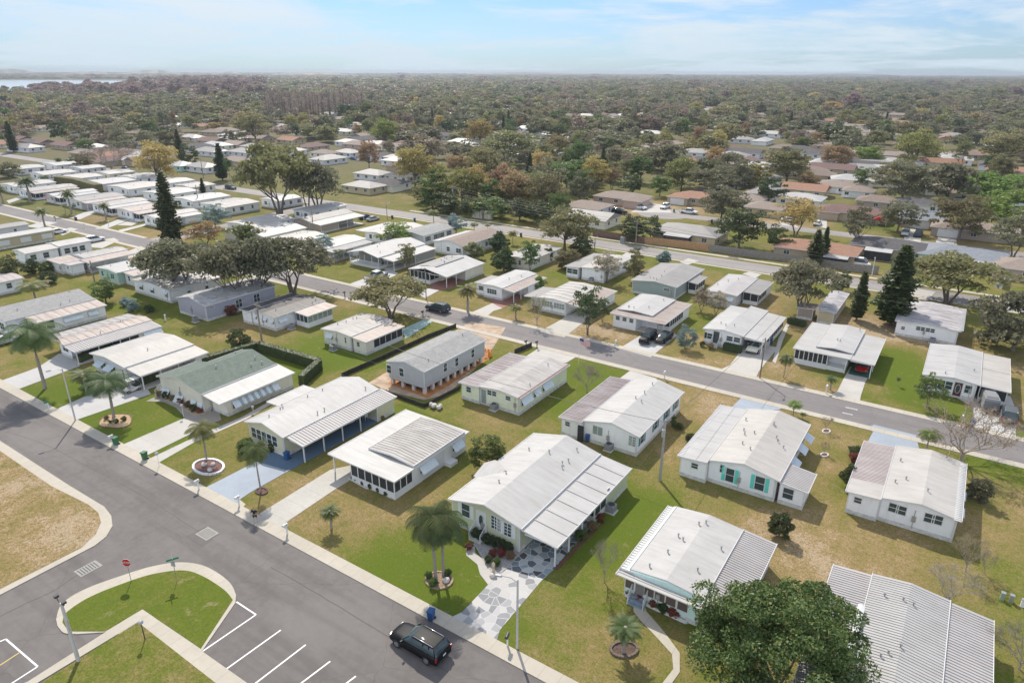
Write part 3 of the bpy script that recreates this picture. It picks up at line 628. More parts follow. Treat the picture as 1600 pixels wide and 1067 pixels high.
def car(kind,col,loc,rz,label,group=None,detail=True,z=0.):
    S=SPEC[kind];k=(kind,col)
    cname=col;rgb={'black':(.004,.0045,.006),'white':(.72,.72,.72),'silver':(.4,.41,.42),'grey':(.11,.115,.12),'red':(.32,.012,.01),'darkblue':(.015,.025,.06),'blue':(.03,.1,.3),'maroon':(.25,.02,.08),'slate':(.05,.06,.07),'cream':(.6,.58,.5)}[col]
    nm={'suv':'suv_car','sedan':'sedan_car','van':'minivan','pickup':'pickup_truck','jeep':'offroad_car'}[kind]
    e=empty(nm,Vector((loc[0],loc[1],z)),label,{'pickup':'pickup truck','van':'van'}.get(kind,'car'),group,rz)
    if k not in _cars:
        pm=paint(col,rgb);b=loft(MB(),S['body'])
        gl=loft(MB(),S['cab']);x0,x1,zr,w=S['roof'];rf=loft(MB(),[(x0,zr-.07,zr,w,w*.96),(x0+.15,zr-.09,zr+.02,w*1.03,w*.98),(x1-.15,zr-.09,zr+.025,w*1.03,w*.97),(x1,zr-.08,zr,w,w*.94)])
        cb=S['cab']
        for i in((1,2) if kind!='jeep' else(1,)):   # pillars
            pass
        pil=MB();zt=zr-.06;zb=cb[0][1];wb=cb[2][3]*.995;wt=S['roof'][3]
        for sy in(-1,1):
            for xa,xb in(((x0*.5+x1*.5)-.1,(x0*.5+x1*.5)-.1),(cb[-2][0]+.02,cb[-1][0]-.05),(cb[1][0]-.02,cb[0][0]+.06),(x0*.8+x1*.2,x0*.85+x1*.15)):
                pil.add([(xb-.05,sy*wb,zb),(xb+.05,sy*wb,zb),(xa+.04,sy*(wt+.04),zt),(xa-.04,sy*(wt+.04),zt)],[(0,1,2,3),(3,2,1,0)])
        fl,rl=S['body'][-2],S['body'][1];hl=MB();hl.cbox(-.03,0,0,.1,.3,.1);tl=MB();tl.cbox(0,0,0,.06,.16,.36 if kind!='sedan' else .14)
        if kind=='pickup':
            bd=MB();bd.box(-2.68,-.8,.98,-.95,.8,1.115);_cars[(k,'bed')]=bd.mesh('truck_bed',simple('bed_dark',(.03,.03,.03),.8))
        bp=MB();bp.box(S['body'][-1][0]-.12,-S['body'][-1][3],.42,S['body'][-1][0]+.04,S['body'][-1][3],.58);bp.box(S['body'][0][0]-.03,-S['body'][0][3],.42,S['body'][0][0]+.1,S['body'][0][3],.58)
        pl=MB();pl.box(-.012,-.16,-.08,.0,.16,.08);rl_=MB();rl_.tube([(x0+.1,0,0),(x0+.2,0,.06),(x1-.2,0,.06),(x1-.1,0,0)],.025,5);mr=MB();mr.cbox(0,0,0,.12,.22,.15)
        _cars[k]=dict(body=b.mesh('body',pm),cab=gl.mesh('window_glass',GLASS),roof=rf.mesh('roof_panel',pm),pil=pil.mesh('pillar',pm),hl=hl.mesh('headlight',HEADL),tl=tl.mesh('taillight',RED_L),bp=bp.mesh('bumper',simple('bumper_dark',(.03,.03,.033),.5)),pl=pl.mesh('licence_plate',WHITE),rail=rl_.mesh('roof_rail',CHROME),mr=mr.mesh('mirror',pm))
    K=_cars[k];put('body',K['body'],e);cab=put('window_glass',K['cab'],e);put('roof_panel',K['roof'],e);put('pillars',K['pil'],e);put('bumper',K['bp'],e)
    B=S['body']
    for sy in(-1,1):
        put('headlight',K['hl'],e,(B[-2][0]+.07,sy*(B[-2][4]-.16),B[-2][2]-.16));put('taillight',K['tl'],e,(B[1][0]-.03,sy*(B[1][4]-.03),B[1][2]-.22))
        put('mirror',K['mr'],e,(B[-4][0]-.1 if kind!='jeep' else .6,sy*(B[2][3]+.1),1.12 if kind!='sedan' else .98))
        if S['rail']:put('roof_rail',K['rail'],e,(0,sy*.66,S['roof'][2]+.0))
    put('licence_plate',K['pl'],e,(B[0][0]-.035,0,.86))
    if kind=='pickup':put('truck_bed',_cars[(k,'bed')],e)
    if kind=='jeep':
        w=put('spare_wheel',wheel_meshes(.36)[0],e,(-2.2,0,1.0),math.pi/2)
    t,c=wheel_meshes(S['r'])
    for sx in(B[1][0]+.95,B[-2][0]-.75):
        for sy in(-1,1):
            w=put('wheel',t,e,(sx,sy*(S['W']/2-.1),S['r']),0 if sy<0 else math.pi);put('rim',c,w)
    return e
def golf_cart(loc,rz,label):
    e=empty('golf_cart',loc,label,'golf cart',rz=rz);p=simple('cart_cream',(.6,.58,.52),.35)
    b=loft(MB(),[(-1.1,.3,.62,.5,.5),(-1.0,.25,.7,.58,.56),(-.2,.25,.7,.58,.56),(-.15,.22,.34,.58,.58),(.5,.22,.34,.58,.56),(.58,.25,.75,.56,.5),(.95,.3,.66,.5,.42),(1.1,.35,.52,.42,.36)]);b.build('body',p,e)
    m=MB();m.box(-1.0,-.52,.7,-.25,.52,.82);m.box(-.98,-.52,.82,-.86,.52,1.2);m.build('seat',simple('seat_dark',(.05,.05,.05),.6),e)
    m=MB()
    for x in(-1.0,.55):
        for y in(-.52,.52):m.tube([(x,y,.65),(x*.9,y*.97,1.78)],.02,5)
    m.build('roof_post',DARK,e);loft(MB(),[(-1.15,1.76,1.82,.55,.53),(-1.0,1.76,1.85,.6,.58),(.7,1.76,1.85,.6,.58),(.85,1.76,1.82,.55,.53)]).build('canopy_roof',WHITE,e)
    m=MB();m.tube([(.45,-.2,.75),(.3,-.2,.98)],.02,5);m.tube([(.3+.1*math.cos(a),-.2+.16*math.sin(a),1.0+.12*math.cos(a)) for a in np.linspace(0,6.28,13)],.015,4);m.build('steering_wheel',DARK,e)
    t,c=wheel_meshes(.24)
    for x in(-.72,.78):
        for sy in(-1,1):
            w=put('wheel',t,e,(x,sy*.5,.24),0 if sy<0 else math.pi);put('rim',c,w)
    return e
# ---------------------------------------------------------------- street things
def light_pole(bx,by,ty,label,tx=None,arm=(1.,0,0),col=None,head='cobra',group='street light poles along the kerbs',r0=.11):
    b=G(bx,by);h=height(bx,by,ty,tx);e=empty('street_light',b,label,'street light',group);m=MB();m.tube([(0,0,-.2),(0,0,h*.5),(0,0,h)],[r0,r0*.85,r0*.65],8);m.build('pole',col or CONC,e)
    a=Vector(arm)
    if head=='cobra':
        m=MB();m.tube([(0,0,h-.35),tuple(a*.5+Vector((0,0,h+.05))),tuple(a*1.3+Vector((0,0,h+.12)))],.03,5);m.build('arm',GALV,e)
        m=MB();m.cbox(0,0,0,.6,.22,.13,tp=.7);o=m.build('lamp_head',simple('lamp_grey',(.35,.36,.37),.4),e,tuple(a*1.55+Vector((0,0,h+.1))),math.atan2(a.y,a.x))
    elif head=='ball':
        m=MB();m.ball((0,0,h+.12),.2,0,10,6);m.build('lamp_head',HEADL,e);m=MB();m.tube([(0,0,h-.05),(0,0,h+.02)],[.08,.14],8);m.build('collar',DARK,e)
    elif head=='twin':
        m=MB()
        for s in(-1,1):m.tube([(0,0,h-.05),(s*.35,0,h-.05),(s*.5,0,h+.05),(s*.55,0,h+.25)],.035,5)
        m.build('arm',DARK,e);
        for s in(-1,1):
            m=MB();m.cbox(s*.57,0,h+.32,.22,.3,.18);m.build('lamp_head',DARK,e)
    return e
def utility_pole(bx,by,ty,label,tx=None,cans=1,xarm=False,mat=None,group='wooden utility poles'):
    b=G(bx,by);h=height(bx,by,ty,tx);e=empty('utility_pole',b,label,'utility pole',group);m=MB();m.tube([(0,0,-.3),(0,0,h)],[.17,.11],8);m.build('pole',mat or WOODP,e)
    for i in range(cans):
        m=MB();m.tube([(.0,-.33,h-1.9),(0,-.33,h-1.05)],.2,10);m.tube([(.0,-.33,h-1.05),(0,-.33,h-.85)],.05,5);m.build('transformer',GALV,e)
    if xarm:
        m=MB();m.box(-.9,-.06,h-.6,.9,.06,h-.48);m.build('crossarm',WOODP,e)
        m=MB()
        for x in(-.8,-.3,.3,.8):m.tube([(x,0,h-.48),(x,0,h-.3)],.035,5)
        m.build('insulator',GALV,e)
    e['h_']=h;return e,b,h
def wire(name,p,q,label,sag=.6,r=.03,group='overhead wires between the poles'):
    P=[Vector(p).lerp(Vector(q),t)-Vector((0,0,sag*4*t*(1-t))) for t in np.linspace(0,1,14)];m=MB();m.tube([v-P[0] for v in P],r,4,cap=False);o=m.build(name,simple('wire',(.12,.12,.12),.6));o.location=P[0];return tag(o,label,'wire',group)
def mailbox(bx,by,label,style='white',rz=0.,h=1.05,post=None,group='mailboxes along the kerbs'):
    e=empty('mailbox',G(bx,by),label,'mailbox',group,rz);c={'white':WHITE,'black':DARK,'green':simple('mb_green',(.02,.2,.08),.4),'pale':simple('mb_pale',(.6,.62,.6),.5)}[style]
    m=MB();m.box(-.06,-.06,-.1,.06,.06,h);m.box(-.05,-.3,h-.06,.05,.12,h);m.build('post',post or WHITE,e)
    m=MB();pr=[(-.13,0),(-.13,.14)]+[(-.13*math.cos(a),.14+.12*math.sin(a)) for a in np.linspace(.3,2.84,6)]+[(.13,.14),(.13,0)];m.prismy([(x,z+h) for x,z in pr],-.38,.16);bx_=m.build('box',c,e)
    m=MB();m.box(.135,-.1,h+.1,.15,-.06,h+.3);m.build('flag',RED_L,bx_);return e
def bin_(bx,by,label,col='blue',rz=0.,group='wheeled rubbish bins'):
    rgb={'blue':(.02,.08,.22),'green':(.015,.11,.04),'dark':(.02,.03,.05)}[col];c=simple('bin_'+col,rgb,.45);e=empty('wheeled_bin',G(bx,by),label,'bin',group,rz)
    m=MB();m.cbox(0,0,.52,.5,.52,.92);m.v=[(x*(.8+.25*z),y*(.8+.25*z),z) for x,y,z in m.v];m.build('bin_body',c,e)
    m=MB();m.cbox(0,-.02,1.02,.6,.66,.08,tp=.9);m.tube([(-.22,.33,.98),(.22,.33,.98)],.025,5);m.build('lid',c,e)
    m=MB()
    for s in(-1,1):m.tube([(s*.22,.24,.12),(s*.28,.24,.12)],.12,10)
    m.build('wheel',RUBBER,e);return e
def ac_unit(loc,label,rz=0.,group='outdoor air conditioning units'):
    e=empty('air_conditioner',loc,label,'air conditioner',group,rz);m=MB();m.box(-.55,-.55,0,.55,.55,.1);m.build('pad',CONC,e)
    m=MB();m.cbox(0,0,.5,.85,.85,.78)
    for i in range(9):
        z=.18+.075*i;m.box(-.44,-.44,z,.44,.44,z+.02)
    m.build('casing',simple('ac_grey',(.25,.26,.27),.5),e)
    m=MB();m.tube([(0,0,.885),(0,0,.93)],[.36,.34],14);m.build('fan_guard',DARK,e);return e
def fence(pts,h,label,mat,name='fence',group=None,board=True,th=.04,cap=False):
    P=[Vector((p[0],p[1],0)) for p in pts];e=empty(name,P[0],label,'fence',group);m=MB();pm=MB().box(-.045,-.045,0,.045,.045,h+.08).mesh('fence_post',mat)
    for a,b in zip(P[:-1],P[1:]):
        d=b-a;L=d.length;t=d/L;n=Vector((-t.y,t.x,0));k=max(1,int(L/(.15 if board else 2.4)));k=min(k,240)
        for i in range(k):
            s,f=a+d*(i/k)-P[0],a+d*((i+(.93 if board else 1))/k)-P[0];zt=h+(random.uniform(-.03,.03) if board else 0)
            o=n*(th/2)
            m.add([s-o,f-o,f+o,s+o]+[v+Vector((0,0,zt)) for v in(s-o,f-o,f+o,s+o)],[(4,5,6,7),(0,1,5,4),(1,2,6,5),(2,3,7,6),(3,0,4,7)])
        for i in range(int(L/2.4)+1):
            q=a+t*min(L,i*2.4)-P[0];put('fence_post',pm,e,(q.x+n.x*.06,q.y+n.y*.06,0))
    m.build('fence_panel',mat,e);return e
def bed(poly,label_name,mat,edge=None,z=.05,eh=.14,ew=.13):
    """mulched bed with an edging"""
    r=sheet(label_name,poly,z,mat,0.)
    return r
def rock(loc,s,mat,label,group=None,cat='rock'):
    r=random.Random(int(loc[0]*77+loc[1]*31));m=MB();m.ball((0,0,s*.35),s,0,8,5,.7);m.v=[(x*(1+r.uniform(-.2,.2)),y*(1+r.uniform(-.2,.2)),z*(1+r.uniform(-.15,.15))) for x,y,z in m.v]
    o=m.build('rock',mat);o.location=loc;return tag(o,label,cat,group)
# ---------------------------------------------------------------- person seen from behind, walking
def skinned(name,pts,edges,mat,parent,root=0,sub=2):
    me=bpy.data.meshes.new(name);me.from_pydata([p[:3] for p in pts],edges,[]);o=bpy.data.objects.new(name,me);C.objects.link(o);o.parent=parent
    bm=bmesh.new();bm.from_mesh(me);L=bm.verts.layers.skin.verify()
    for v,p in zip(bm.verts,pts):
        v[L].radius=(p[3],p[4] if len(p)>4 else p[3])
    bm.verts.ensure_lookup_table();bm.verts[root][L].use_root=True;bm.to_mesh(me);bm.free()
    k=o.modifiers.new('s','SKIN');k.use_smooth_shade=True;u=o.modifiers.new('u','SUBSURF');u.levels=sub;u.render_levels=sub
    me.materials.append(mat);return o
def person(loc,rz,label):
    SK=simple('skin',(.5,.32,.24),.6);e=empty('person',loc,label,'person',rz=rz)
    P=[(0,0,.95,.13,.1),(0,0,1.15,.12,.09),(0,.01,1.38,.15,.1),(0,.01,1.5,.05),(0,.03,1.6,.075),(0,.03,1.72,.085), #0-5
       (.19,0,1.42,.05),(.3,.06,1.16,.042),(.27,.25,1.0,.034),(.26,.32,.95,.03), #6-9 right arm forward
       (-.19,0,1.42,.05),(-.32,-.08,1.15,.042),(-.34,-.12,.9,.034),(-.34,-.12,.83,.03), #10-13
       (.1,0,.9,.095),(.12,.18,.5,.06),(.12,.1,.09,.04),(.12,.28,.04,.035), #14-17 right leg fwd
       (-.1,0,.9,.095),(-.11,-.06,.5,.06),(-.11,-.32,.16,.04),(-.11,-.2,.05,.035)]
    E_=[(0,1),(1,2),(2,3),(3,4),(4,5),(2,6),(6,7),(7,8),(8,9),(2,10),(10,11),(11,12),(12,13),(0,14),(14,15),(15,16),(16,17),(0,18),(18,19),(19,20),(20,21)]
    # fingers
    for hx,b in((P[9],9),(P[13],13)):
        for i,(dx,l) in enumerate(((-.03,.06),(-.01,.075),(.01,.07),(.03,.055),(.045,.04))):
            k=len(P);P.append((hx[0]+dx,hx[1]+.02,hx[2]-.03,.011));P.append((hx[0]+dx,hx[1]+.03,hx[2]-.03-l,.009));E_+=[(b,k),(k,k+1)]
    body=skinned('body',P,E_,SK,e)
    BL=simple('shirt_black',(.012,.012,.014),.8);skinned('shirt',[(0,0,.93,.16,.125),(0,0,1.15,.145,.115),(0,.01,1.36,.175,.125),(0,.01,1.47,.09),(.2,0,1.42,.075),(.29,.05,1.2,.07),(-.2,0,1.42,.075),(-.31,-.07,1.2,.07)],[(0,1),(1,2),(2,3),(2,4),(4,5),(2,6),(6,7)],BL,e)
    skinned('shorts',[(0,0,.97,.15,.12),(.1,0,.88,.12),(.12,.13,.6,.095),(-.1,0,.88,.12),(-.11,-.03,.58,.095)],[(0,1),(1,2),(0,3),(3,4)],simple('shorts_dark',(.03,.03,.04),.8),e)
    skinned('hair',[(0,.01,1.7,.09),(0,.03,1.78,.07)],[(0,1)],simple('hair_dark',(.03,.022,.018),.8),e)
    for x,y,z in((.12,.2,.05),(-.11,-.27,.12)):
        m=MB();loft(m,[(-.14,0,.09,.04,.035),(-.05,0,.1,.045,.035),(.1,0,.07,.05,.04),(.16,0,.04,.035,.03)]);m.build('shoe',simple('shoe_white',(.6,.58,.56),.6),e,(x,y,z-.04),math.pi/2)
    m=MB();m.ball((0,.115,1.68),.018,0,6,4);m.build('nose',SK,body)
    return e
# ---------------------------------------------------------------- camera, light, sky
S=bpy.context.scene
cam=bpy.data.cameras.new('camera');co=bpy.data.objects.new('camera',cam);C.objects.link(co);cam.sensor_width=36;cam.lens=F/1600*36;cam.clip_start=.5;cam.clip_end=30000
fw=ray(CX,CY).normalized();rt=(ray(CX+50,CY)-ray(CX-50,CY)).normalized();up=rt.cross(fw).normalized();rt=fw.cross(up)
co.matrix_world=Matrix(((rt.x,up.x,-fw.x,0),(rt.y,up.y,-fw.y,0),(rt.z,up.z,-fw.z,CH),(0,0,0,1)));S.camera=co
AZ=math.radians(138);EL=math.radians(45.5);sd=Vector((math.cos(AZ)*math.cos(EL),math.sin(AZ)*math.cos(EL),math.sin(EL)))
sun=bpy.data.lights.new('sun','SUN');sun.energy=SUNE;sun.angle=math.radians(.5);sun.color=(1.,.92,.80);so=bpy.data.objects.new('sun',sun);C.objects.link(so);so.rotation_euler=sd.to_track_quat('Z','Y').to_euler();so.location=(0,0,80)
w=bpy.data.worlds.new('World');S.world=w;w.use_nodes=True;nt=w.node_tree;n=nt.nodes;l=nt.links;bg=n['Background'];bg.inputs[1].default_value=SKYS
sky=n.new('ShaderNodeTexSky');sky.sky_type='NISHITA';sky.sun_disc=False;sky.sun_elevation=EL;sky.sun_rotation=math.atan2(sd.x,sd.y);sky.air_density=1.0;sky.dust_density=.6;sky.ozone_density=1.5;sky.altitude=50
tc=n.new('ShaderNodeTexCoord')
def wn(t,**k):
    x=n.new(t)
    for a,b in k.items():setattr(x,a,b)
    return x
def wm(op,a,b=0.,c=0.):
    m=wn('ShaderNodeMath',operation=op)
    for i,x in enumerate((a,b,c)):
        if isinstance(x,(int,float)):m.inputs[i].default_value=x
        else:l.new(x,m.inputs[i])
    return m.outputs[0]
sp=wn('ShaderNodeSeparateXYZ');l.new(tc.outputs['Generated'],sp.inputs[0]);zz=wm('ADD',wm('MAXIMUM',sp.outputs[2],0.),.10)
cb=wn('ShaderNodeCombineXYZ');l.new(wm('DIVIDE',sp.outputs[0],zz),cb.inputs[0]);l.new(wm('DIVIDE',sp.outputs[1],zz),cb.inputs[1])
def cn(scale,det,rough,dist,off):
    mp=wn('ShaderNodeMapping');mp.inputs['Location'].default_value=off;mp.inputs['Rotation'].default_value=(0,0,YAW);mp.inputs['Scale'].default_value=(1.,1.,1.);l.new(cb.outputs[0],mp.inputs[0])
    q=wn('ShaderNodeTexNoise');q.inputs['Scale'].default_value=scale;q.inputs['Detail'].default_value=det;q.inputs['Roughness'].default_value=rough;q.inputs['Distortion'].default_value=dist;l.new(mp.outputs[0],q.inputs[0]);return q.outputs['Fac']
def rp(f,a,b):
    r=wn('ShaderNodeMapRange',interpolation_type='SMOOTHSTEP');r.inputs['From Min'].default_value=a;r.inputs['From Max'].default_value=b;l.new(f,r.inputs[0]);return r.outputs[0]
c1=rp(cn(.42,7,.62,.35,(3.1,1.7,0)),.38,.60);c2=rp(cn(1.5,6,.62,.5,(7,2,0)),.42,.78)
cl=wm('MINIMUM',wm('ADD',wm('MULTIPLY',c1,.85),wm('MULTIPLY',c2,.25)),.93)
hz=rp(sp.outputs[2],.16,-.02);cl2=wm('MAXIMUM',wm('MAXIMUM',cl,wm('MULTIPLY',hz,.4)),wm('MULTIPLY',rp(sp.outputs[2],.3,.7),.45))  # cloud cover raised high overhead, out of view, as added neutral fill
sc=wn('ShaderNodeMix',data_type='RGBA',blend_type='MULTIPLY');sc.inputs[0].default_value=1.;l.new(sky.outputs[0],sc.inputs[6]);sc.inputs[7].default_value=SKYT
mxc=wn('ShaderNodeMix',data_type='RGBA');l.new(cl2,mxc.inputs[0]);l.new(sc.outputs[2],mxc.inputs[6])
cc=wn('ShaderNodeMix',data_type='RGBA');l.new(wm('MULTIPLY',hz,1.),cc.inputs[0]);cc.inputs[6].default_value=CLC;cc.inputs[7].default_value=CLH
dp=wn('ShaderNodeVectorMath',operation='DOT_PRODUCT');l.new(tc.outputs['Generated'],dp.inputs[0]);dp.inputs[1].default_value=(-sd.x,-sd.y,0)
br=wm('ADD',wm('MULTIPLY',wm('MAXIMUM',dp.outputs['Value'],0.),SKYFILL),1.);bs=wn('ShaderNodeVectorMath',operation='SCALE');l.new(cc.outputs[2],bs.inputs[0]);l.new(br,bs.inputs['Scale'])  # clouds opposite the sun brightened, unseen behind camera, as added fill light
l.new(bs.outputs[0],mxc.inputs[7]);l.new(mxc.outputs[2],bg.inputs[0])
S.view_settings.view_transform='Standard';S.view_settings.look='None';S.view_settings.exposure=EXPO;S.view_settings.gamma=1.
S.render.engine='CYCLES';S.cycles.max_bounces=6;S.cycles.diffuse_bounces=3;S.cycles.transparent_max_bounces=4;S.cycles.volume_bounces=0
# haze box
m=MB();m.box(-9000,-1500,-3,7000,13500,48);t=NT('haze_air');t.n.remove(t.b);v=t.node('ShaderNodeVolumePrincipled');v.inputs['Color'].default_value=HZC;v.inputs['Density'].default_value=HAZE;v.inputs['Anisotropy'].default_value=.3;t.link(v.outputs[0],t.out.inputs['Volume'])
if HAZE>0:tag(m.build('haze',t.mat),kind='stuff')
# ---------------------------------------------------------------- ground
def grassmat(name,extra=None):
    t=NT(name);p=t.pos()
    a=t.node('ShaderNodeAttribute',attribute_name='dry').outputs['Fac'] if extra is None else None
    n1=t.noise(.16,p,5,.62);n2=t.noise(.9,p,5,.7);n3=t.noise(7,p,3,.75);n4=t.noise(.5,t.mapped(p,(1,.35,1)),4,.7)
    f=t.math('ADD',t.math('MULTIPLY_ADD',n1,1.3,-.66),t.math('MULTIPLY_ADD',n2,.6,-.30));f=t.math('ADD',f,t.math('MULTIPLY_ADD',n4,.5,-.25));f=t.math('ADD',f,t.math('MULTIPLY_ADD',n3,.55,-.275));n5=t.noise(2.6,p,4,.75);f=t.math('ADD',f,t.math('MULTIPLY_ADD',n5,.7,-.35))
    f=t.math('ADD',f,a if a is not None else extra)
    c=t.ramp(f,[(.0,(.105,.15,.016)),(.22,(.13,.155,.024)),(.45,(.20,.175,.058)),(.66,(.26,.195,.085)),(.86,(.33,.235,.13)),(1.,(.41,.31,.21))])
    c=t.mix(t.math('MULTIPLY',t.ramp(n3,[(.3,1.),(.55,0.)]),.7),c,(.075,.08,.022));c=t.mix(t.math('MULTIPLY',t.ramp(n5,[(.33,1.),(.5,0.)]),.45),c,(.09,.1,.025))
    nb=t.noise(.42,p,6,.8,.6);c=t.mix(t.math('MULTIPLY',t.ramp(nb,[(.60,0.),(.68,1.)]),.6),c,(.31,.235,.15));ng=t.noise(.33,t.mapped(p,(1.3,.8,1)),6,.8,.8);c=t.mix(t.math('MULTIPLY',t.ramp(ng,[(.58,0.),(.68,1.)]),.5),c,(.10,.125,.025))
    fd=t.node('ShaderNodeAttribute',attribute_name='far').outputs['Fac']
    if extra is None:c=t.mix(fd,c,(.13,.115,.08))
    t.col(c);t.rgh(.95);t.b.inputs['Specular IOR Level'].default_value=.1
    t.bump(t.math('ADD',n3,n2),.6,.12);return t.mat
GRASS=grassmat('lawn_grass');GLUSH=grassmat('lush_grass',.14);GDRY=grassmat('dry_grass',.82)
DRYB=[]  # (px,py,radius m,strength)
def grid(lo,hi,st,far):
    a=list(np.arange(lo,hi+.01,st));s=st
    x=lo;L=[]
    while x>-far:s*=1.35;x-=s;L.append(x)
    s=st;x=hi;Rr=[]
    while x<far:s*=1.35;x+=s;Rr.append(x)
    return np.array(L[::-1]+a+Rr)
def build_ground():
    xs=grid(-300,40,1.4,9500);ys=grid(5,215,1.4,12500);ys=ys[ys>-1200];X,Y=np.meshgrid(xs,ys);nx=len(xs);ny=len(ys)
    V=np.stack([X.ravel(),Y.ravel(),np.zeros(X.size)],1);i,j=np.meshgrid(np.arange(nx-1),np.arange(ny-1));a=(j*nx+i).ravel()
    Q=np.stack([a,a+1,a+nx+1,a+nx],1);me=npmesh('ground',V,Q,GRASS)
    d=np.full(X.size,.38);x=X.ravel();y=Y.ravel()
    for px,py,r,s in DRYB:
        g=G(px,py);q=np.exp(-(((x-g.x)**2+(y-g.y)**2)/(r*r))**1.5);d+=s*q
    at=me.attributes.new('dry','FLOAT','POINT');at.data.foreach_set('value',d.astype(np.float32))
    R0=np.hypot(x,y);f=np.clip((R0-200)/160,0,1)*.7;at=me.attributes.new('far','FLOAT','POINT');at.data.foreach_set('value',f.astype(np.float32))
    tag(put('ground',me),kind='structure')
# ---------------------------------------------------------------- hard surfaces
def asphalt(name,c,c2):
    t=NT(name);p=t.pos();n1=t.noise(.12,p,5,.6,.4);n2=t.noise(1.1,p,5,.7);n3=t.noise(14,p,2,.8);n4=t.noise(.35,t.mapped(p,(.12,1.6,1)),3,.6)
    k=t.mix(t.ramp(n1,[(.35,0.),(.65,1.)]),c,c2);k=t.mix(t.math('MULTIPLY',t.ramp(n2,[(.4,0.),(.75,1.)]),.5),k,tuple(x*1.28 for x in c2));k=t.mix(t.math('MULTIPLY',t.ramp(n4,[(.48,0.),(.66,1.)]),.5),k,tuple(x*.72 for x in c))
    k=t.mix(t.math('MULTIPLY',n3,.4),k,tuple(x*1.3 for x in c));vo=t.node('ShaderNodeTexVoronoi',feature='DISTANCE_TO_EDGE');vo.inputs['Scale'].default_value=.085;t.link(t.mapped(p,(1,1,1)),vo.inputs['Vector'])
    wv=t.node('ShaderNodeVectorMath',operation='ADD');nn=t.node('ShaderNodeTexNoise');nn.inputs['Scale'].default_value=.6;t.link(p,nn.inputs['Vector']);t.link(p,wv.inputs[0]);t.link(nn.outputs['Color'],wv.inputs[1]);t.link(wv.outputs[0],vo.inputs['Vector'])
    k=t.mix(t.math('MULTIPLY',t.ramp(vo.outputs['Distance'],[(.0,1.),(.004,0.)]),.35),k,(.05,.045,.045))
    t.col(k);t.rgh(.85);t.bump(n3,.25,.02);return t.mat
ASPH=asphalt('asphalt_near',(.104,.094,.09),(.158,.143,.137));ASPB=asphalt('asphalt_back',(.15,.138,.138),(.185,.17,.168));ASPC=asphalt('asphalt_worn',(.22,.205,.2),(.27,.25,.24));ASPG=asphalt('asphalt_grey',(.128,.115,.113),(.155,.14,.137))
def concrete(name,c,joint=1.5,dirt=.3,axis='X'):
    t=NT(name);p=t.pos();n1=t.noise(.25,p,5,.65);n2=t.noise(2.2,p,5,.7);k=t.mix(t.ramp(n1,[(.35,0.),(.7,1.)]),c,tuple(x*.84 for x in c));k=t.mix(t.math('MULTIPLY',t.ramp(n2,[(.48,0.),(.75,1.)]),dirt),k,tuple(x*.62 for x in c))
    if joint:
        sp_=t.node('ShaderNodeSeparateXYZ');t.link(p,sp_.inputs[0]);fr=t.math('FRACT',t.math('DIVIDE',sp_.outputs[0 if axis=='X' else 1],joint));k=t.mix(t.math('MULTIPLY',t.math('LESS_THAN',fr,.035/joint*1.2),.5),k,(.2,.18,.16))
        fl=t.math('FLOOR',t.math('DIVIDE',sp_.outputs[0 if axis=='X' else 1],joint*2));wn_=t.node('ShaderNodeTexWhiteNoise',noise_dimensions='1D');t.link(fl,wn_.inputs['W']);k=t.mix(t.math('MULTIPLY',wn_.outputs['Value'],.3),k,tuple(x*.8 for x in c))
    t.col(k);t.rgh(.85);t.bump(n2,.1,.02);return t.mat
SIDEW=concrete('sidewalk_concrete',(.47,.43,.36));DRIVE=concrete('driveway_concrete',(.48,.46,.43),3.,.3,'Y');DRIVW=concrete('driveway_white',(.47,.465,.46),3.,.2,'Y');DRIVG=concrete('driveway_bluegrey',(.32,.365,.425),0,.2);BLUEF=concrete('floor_blue',(.10,.16,.24),0,.3);PAVER=concrete('paver_grey',(.33,.30,.27),.4,.4);REDB=concrete('brick_red',(.30,.14,.11),.3,.3);DRIVO=concrete('driveway_old',(.47,.45,.41),2.5,.5,'Y');TEALN=concrete('teal_net',(.30,.42,.40),0,.6)
def voro(name,cols,line,sc=1.35):
    t=NT(name);p=t.pos();nn=t.node('ShaderNodeTexNoise');nn.inputs['Scale'].default_value=.5;t.link(p,nn.inputs['Vector']);v1=t.node('ShaderNodeTexVoronoi',voronoi_dimensions='2D');v2=t.node('ShaderNodeTexVoronoi',feature='DISTANCE_TO_EDGE',voronoi_dimensions='2D')
    for v in(v1,v2):v.inputs['Scale'].default_value=sc;t.link(p,v.inputs['Vector']);v.inputs['Randomness'].default_value=.75
    sp_=t.node('ShaderNodeSeparateColor');t.link(v1.outputs['Color'],sp_.inputs[0]);r=t.node('ShaderNodeValToRGB');r.color_ramp.interpolation='CONSTANT';e=r.color_ramp.elements
    while len(e)<len(cols):e.new(.5)
    for i,c in enumerate(cols):e[i].position=i/len(cols);e[i].color=(*c,1)
    t.link(sp_.outputs[0],r.inputs[0]);k=t.mix(t.ramp(v2.outputs['Distance'],[(.025,1.),(.05,0.)]),r.outputs[0],line);k=t.mix(t.math('MULTIPLY',t.noise(1.3,p,5,.7),.22),k,(.45,.43,.4));t.col(k);t.rgh(.7);return t.mat
PATL=voro('painted_stone_light',[(.36,.36,.37),(.19,.2,.22),(.42,.41,.40),(.26,.27,.29),(.39,.38,.37),(.15,.165,.19),(.40,.40,.40)],(.44,.43,.42))
PATD=voro('painted_stone_dark',[(.05,.075,.10),(.32,.36,.38),(.11,.15,.19),(.42,.44,.45),(.015,.018,.025),(.2,.25,.29)],(.5,.5,.5),1.35)
